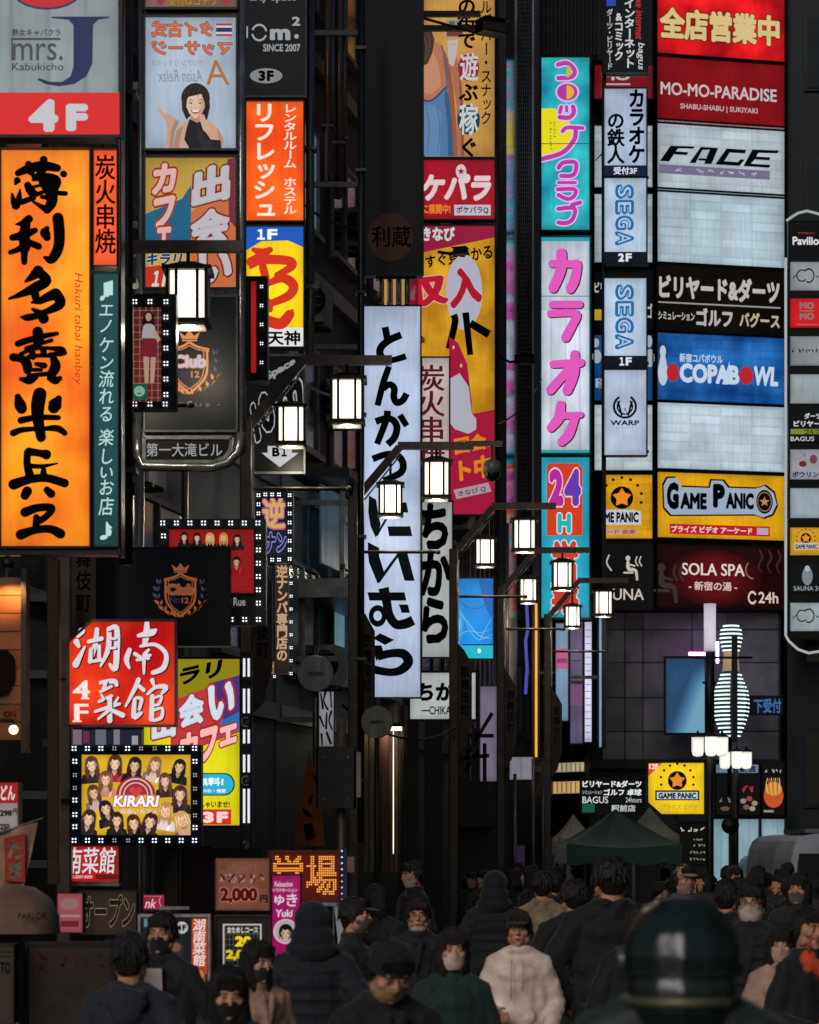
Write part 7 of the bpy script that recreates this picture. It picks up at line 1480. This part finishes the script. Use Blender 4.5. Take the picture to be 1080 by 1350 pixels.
for i in range(10): s.rect(296, 1224+i*7, 343, 1224.8+i*7, 'a8a094', part='picture', e=.2)
s.text('おためしコース', 300, 1222, 340, 1230, 'e4dcd0', w=.03, e=.7); s.text('20', 310, 1234, 332, 1248, 'e8d020', w=.06, e=.8); s.text('2,000', 298, 1252, 340, 1266, 'd8c020', w=.06, out=('4a3c10', .03), e=.8); s.text('円より', 304, 1272, 336, 1284, 'cfc8c0', w=.03, e=.3); s.done()
s = Sign('menu_stand', 'grey framed menu stand with 4F roundel and an orange vertical strip', 'signboard', 186, 1209, 274, 1350, 18.4, face='18202e', e=.35, frame='a89c9c', fw=4)
s.ell(240, 1223, 8, 8, 'd0d0cc', e=.6); s.text('4F', 234, 1219, 246, 1227, '14161c', w=.05, e=0); s.rect(253, 1211, 273, 1284, 'c8401c', part='band', e=.7)
s.text('湖南菜館', 255, 1212, 271, 1274, 'e4d4cc', w=.02, vert=True, shear=.1, e=.8); s.rect(255, 1276, 271, 1294, 'b05028', part='picture', e=.5); s.ell(263, 1285, 6, 7, 'd88838', part='picture', e=.6); s.rect(256, 1296, 268, 1314, '8c7030', part='picture', e=.4)
s.ell(232, 1251, 11, 11, '40302c', e=.4, part='picture'); s.ell(232, 1249, 7, 6, '8c6c5c', e=.4, part='picture'); s.rect(190, 1211, 206, 1222, '6c98a0', part='picture', e=.5)
MB().box(-.1, -.02, s.Z1+.05, .1, .06, s.Z1+.07, GREYP).build('handle', s.root); s.done()
s = Sign('pink_sign', 'small crimson sign with white script nk at the stand', 'signboard', 189, 1180, 217, 1199, 21, face='b02040', e=.5, frame='2c1418', fw=1.5)
s.text('nk', 191, 1185, 206, 1197, 'e8d0d4', w=.01, shear=.25, e=.7); s.rect(190, 1181, 213, 1182, 'd890a0'); s.stroke([(213, 1182, 1), (210, 1187, 1), (213, 1196, 1)], 'e0a0b0', e=.7); MB().box(-.03, .08, -1.1, .03, .14, -.02, DARK).build('post', s.root); s.done()
s = Sign('open_board', 'dim brown board with big rough outlined katakana', 'signboard', 104, 1175, 180, 1232, 21.6, face='4a382e', e=.3, frame='1a1614', fw=1)
s.text('オープン', 106, 1180, 178, 1222, '2c201a', w=.035, out=('c0a88c', .022), shear=.15, e=.4); MB().box(-.03, .08, -1.4, .03, .14, -.02, DARK).build('post', s.root); s.done()
s = Sign('pink_poster', 'small pink poster under a plastic sheet beside the brown board', 'poster', 76, 1178, 109, 1229, 21.4, face='b85a66', e=.5, frame='2c2424', fw=1)
s.ell(92, 1192, 12, 8, 'c89498', part='picture', e=.35); s.rect(80, 1206, 106, 1209, 'd8b8bc', part='picture', e=.35); s.rect(80, 1214, 104, 1222, '8c2c3c', part='picture', e=.35); s.done()
s = Sign('price_plate_board', 'red and white price sign cut by the left edge', 'signboard', -20, 1032, 24, 1096, 20.5, face='c4b8b4', e=.45, frame='3c2020', fw=1)
s.rect(-20, 1032, 24, 1059, 'b01c28', e=.6); s.text('どん', 1, 1035, 20, 1055, 'e4d4cc', w=.04, e=.7); s.text('298', 0, 1068, 16, 1076, '1c1614', w=.05, e=0); s.text('250', 0, 1086, 13, 1094, '3c2420', w=.05, e=0); s.text('円', 17, 1066, 23, 1074, '1c1614', w=.03, e=0); s.tobuilding((.5,), .8); s.done()
# hanging banner on a slanting pole
t = empty('hanging_banner', P(20, 1165, 19.6), 0, 'red brown cloth banner with white hiragana on a slanting pole', 'banner'); s_ = 19.6/F
MB().tube([(-40*s_, 0, 61*s_), (36*s_, 0, 86*s_)], .008, GREYP, n=6).build('pole', t)
vs = []; fs = []; n1, n2 = 8, 10
for j in range(n2+1):
    for i in range(n1+1): u, v = i/n1, j/n2; x = (-28+58*u-14*v*u-4*v)*s_; z = (64+18*u-(78)*v-6*u*v)*s_; vs.append((x, .03*math.sin(u*7+v*3), z))
for j in range(n2):
    for i in range(n1): q = j*(n1+1)+i; fs.append((q, q+1, q+n1+2, q+n1+1))
MB().add(vs, fs, surf('b88c74', .8, 0, 'cloth', 5), True).build('cloth', t)
mb = MB(); v, f_ = bold(*raw_glyph('た'), .03); c_, E_ = em()
for ch, zc in (('た', 44), ('ま', 18)):
    v, f_ = bold(*raw_glyph(ch), .03); v = (v-c_)/E_; mb.add([((1+p[0]*22)*s_, -.035-.0, (zc+p[1]*24)*s_) for p in v], f_, surf('f0dccc', .8, 0, 'print', 20))
mb.build('lettering', t); MB().extr([(-12*s_, 4*s_), (-14*s_, 60*s_), (14*s_, 66*s_), (14*s_, 2*s_)], -.032, -.030, surf('c23c2c', .8, 0, 'cloth', 5)).build('red_patch', t)
# folded parasol cloth at the far left
t = empty('cloth_parasol', P(35, 1240, 15), 0, 'beige cloth parasol with dark roman letters at the left edge', 'parasol'); s_ = 15/F
mb = MB(); vs = []; fs = []; n = 12
for i, (r_, z) in enumerate(((1, 74), (22, 70), (42, 56), (52, 34), (54, 10))):
    for k in range(n): a = 2*math.pi*k/n; rr_ = r_*(1+.06*math.cos(a*6)); vs.append((rr_*s_*math.cos(a)-.05, rr_*s_*math.sin(a), z*s_))
for i in range(4):
    for k in range(n): fs.append((i*n+k, (i+1)*n+k, (i+1)*n+(k+1) % n, i*n+(k+1) % n))
mb.add(vs, fs, surf('74594a', .8, 0, 'cloth', 5), True).build('canopy', t); MB().tube([(-.05, 0, -1.5), (-.05, 0, .3)], .018, METAL).build('pole', t)
mb = MB(); v, f_ = bold(*raw_glyph('PARLOR'), .01); v = v-v.mean(0)
mb.add([(.07+p[0]*.04, -.235+.02*p[0], .14+p[1]*.05) for p in v], f_, surf('1c1614', .8, 0, 'print', 20)); mb.build('lettering', t)
s = Sign('dark_poster_board', 'large dim poster board with faded red print at the bottom left', 'signboard', 38, 1246, 148, 1350, 14.5, face='4a3c38', e=.09, frame='17191c', fw=5)
s.scrib(44, 1250, 142, 1282, 4, '5a2420', 5, e=.08, seed=3); s.scrib(44, 1252, 142, 1280, 4, '5a2420', 4, e=.08, seed=6)
for x, y, r_, c in ((60, 1300, 14, '5c4434'), (96, 1305, 16, '4c3830'), (128, 1298, 12, '644838'), (75, 1330, 15, '4a3a34'), (115, 1334, 14, '5a4030')): s.ell(x, y, r_, r_*.7, c, part='picture', e=.05)
s.done()
s = Sign('left_edge_board', 'pale board with TO letters cut by the left edge at the bottom', 'signboard', -30, 1246, 18, 1350, 14.2, face='6c5a4a', e=.08, frame='2c2622', fw=1); s.text('TO', 0, 1268, 14, 1284, '14110e', w=.03, e=0); s.rect(0, 1254, 16, 1256, '2c2824', e=0); s.rect(0, 1260, 15, 1262, '2c2824', e=0); s.done()
# warm lit timber alcove with bulb at the left edge
t = empty('lit_timber_wall', P(2, 975, 21.0), 0, 'timber boards glowing orange under a warm lamp at the left edge', 'wall panel'); s_ = 21/F
for i in range(9):
    z = (i*24)*s_; MB().box(-.25, .06, z, 24*s_, .1, z+22.6*s_, surf(['9a5a26', '8a4e20', 'a3622c'][i % 3], .55, 0, 'wood', 5)).build('board', t)
MB().box(26*s_, -.02, -.1, 33*s_, .2, 225*s_, surf('2c2019', .5, 0, 'wood', 5)).build('frame', t)
MB().extr([(-.1, 55*s_), (-.1, 118*s_), (8*s_, 118*s_), (16*s_, 108*s_), (17*s_, 80*s_), (6*s_, 60*s_)], .02, .05, surf('17100c', .5, 0, 'print', 20)).build('painted_character', t)
mb = MB(); v, f_ = bold(*raw_glyph('ON'), .06); v = v-v.mean(0); mb.add([(8*s_+p[0]*.06, .055, 34*s_+p[1]*.06) for p in v], f_, surf('c8502c', .5, 0, 'print', 20)); mb.build('lettering', t)
l = bpy.data.lights.new('warm_bulb', 'SPOT'); l.energy = 420; l.color = (1, .55, .2); l.spot_size = R(100); l.spot_blend = .8; l.shadow_soft_size = .04
lo = bpy.data.objects.new('warm_lamp_light', l); link(lo, t); lo.location = (14*s_, -.22, 225*s_); lo.rotation_euler = (R(25), 0, 0)
MB().lathe([(.035, -.05), (.05, .0), (.02, .05)], DARK, (14*s_, -.22, 230*s_), 12).build('lamp_cap', t)
t = empty('bare_bulb', P(18, 962, 20.6), 0, 'bare warm bulb glowing at the left edge under the timber boards', 'bulb')
MB().ball((0, 0, 0), (.035, .035, .035), lit('ffd9a0', 4, 'flat'), 12, 8).build('glass', t); MB().tube([(-.3, .03, .09), (0, 0, .07), (0, 0, .03)], .012, DARK).build('holder', t)
# tall wood coloured post and dark shop front below the red sign
slab('timber_post', 62, 78, 23.9, 738, 1165, .12, surf('5a4127', .6, 0, 'wood', 6), 'brown timber post left of the cut corner red sign', 'post')
slab('shop_front', 160, 280, 27.6, 1115, 1320, .3, surf('120f10', .4, 0, 'painted', 4), 'dark shop front with a chrome door edge under the LED panel', 'shop front')
slab('shop_door', 212, 236, 27.4, 1120, 1300, .08, surf('0c1114', .15, .2, 'glass', 3), 'black glass door under the LED panel', 'door')
slab('door_edge', 236, 239, 27.3, 1116, 1300, .06, GREYP, 'thin bright door edge under the LED panel', 'door frame')
slab('red_brown_wall', 240, 345, 27.45, 1118, 1300, .1, surf('4a211a', .6, 0, 'wood', 4), 'red brown panelled wall above the price board', 'wall')
for px in (184, 190, 200): pipe(X(px, 26.9), 26.9, 0, Z(1112, 26.9), .022, GREYP, {184: 'left chrome handrail pole by the shop door', 190: 'middle chrome handrail pole by the shop door', 200: 'right chrome handrail pole by the shop door'}[px], 'pole', None, False)
s = Sign('under_led_window', 'bluish posters seen in the gap between the red sign and the LED panel', 'poster', 92, 962, 186, 982, 25.6, face='3c4058', e=.35, frame='101218', fw=1); s.rect(96, 962, 108, 982, 'a8909c', e=.4); s.rect(110, 964, 118, 980, '9c3c64', e=.4); s.rect(126, 962, 140, 982, '8c94a0', e=.4); s.rect(150, 962, 158, 982, 'b4b4bc', e=.35); s.rect(174, 970, 182, 982, 'c0c4c8', e=.5); s.done()
# leaning orange banner between the posts
t = empty('leaning_banner', P(398, 1115, 29), 0, 'slanted orange brown banner with black brush marks behind the black box', 'banner'); s_ = 29/F
MB().extr([(-11*s_, 0), (9*s_, 118*s_), (24*s_, 90*s_), (30*s_, 0)], -.015, .015, surf('9c4c22', .7, 0, 'cloth', 5)).build('cloth', t)
mb = MB()
for q in ([(2, 28, 0), (14, 30, 0), (18, 10, 0), (6, 6, 0)], [(8, 60, 0), (16, 70, 0), (12, 52, 0)], [(12, 96, 0), (22, 88, 0), (20, 80, 0)], [(0, 50, 0), (8, 46, 0), (16, 36, 0), (4, 40, 0)]): mb.add([(a*s_, -.018, b*s_) for a, b, _ in q], [(0, 1, 2, 3)[:len(q)]], surf('120c0a', .7, 0, 'print', 20))
mb.build('brush_mark', t); MB().tube([(-12*s_, .02, -1.2), (10*s_, .02, 125*s_)], .015, METAL).build('pole', t)
# white script sign seen behind posts
s = Sign('white_script_sign', 'narrow white signboard with black brush script behind the round disc', 'signboard', 421, 912, 440, 984, 34, face='b0b0b8', e=.4, frame='14161a', fw=1)
for q in ([(423, 914, 2), (426, 934, 3)], [(429, 913, 3), (427, 924, 2), (432, 935, 3)], [(436, 912, 2), (437, 932, 2)], [(422, 945, 3), (427, 958, 2)], [(431, 940, 2), (430, 960, 3)], [(437, 938, 3), (434, 950, 2), (438, 962, 2)], [(424, 968, 3), (425, 982, 2)], [(431, 966, 3), (436, 980, 3)]): s.stroke(q, '141418', e=0)
s.tobuilding((.5,), .5); s.done()
# scattered small signs and lights far down the pavement
t = empty('paper_notice', P(454, 1150, 24.5), 0, 'small pinkish paper notice right of the LED scroll board', 'notice'); MB().box(-.09, 0, 0, .09, .02, .14, surf('8c6c64', .8, 0, 'paper', 9)).build('sheet', t); MB().box(-.015, .02, -1.6, .015, .05, .1, DARK).build('post', t)
t = empty('white_flag', P(449, 1240, 18.8), 0, 'slim white flag with small print below the LED scroll board', 'flag'); s_ = 18.8/F
MB().add([(-8*s_, 0, 45*s_), (8*s_, 0, 45*s_), (3*s_, -.02, 10*s_), (-3*s_, .01, -6*s_)], [(3, 2, 1, 0)], surf('b8b4b8', .8, 0, 'cloth', 6)).build('cloth', t); MB().tube([(-9*s_, .01, -1.3), (-9*s_, .01, 46*s_)], .006, GREYP, n=6).build('pole', t)
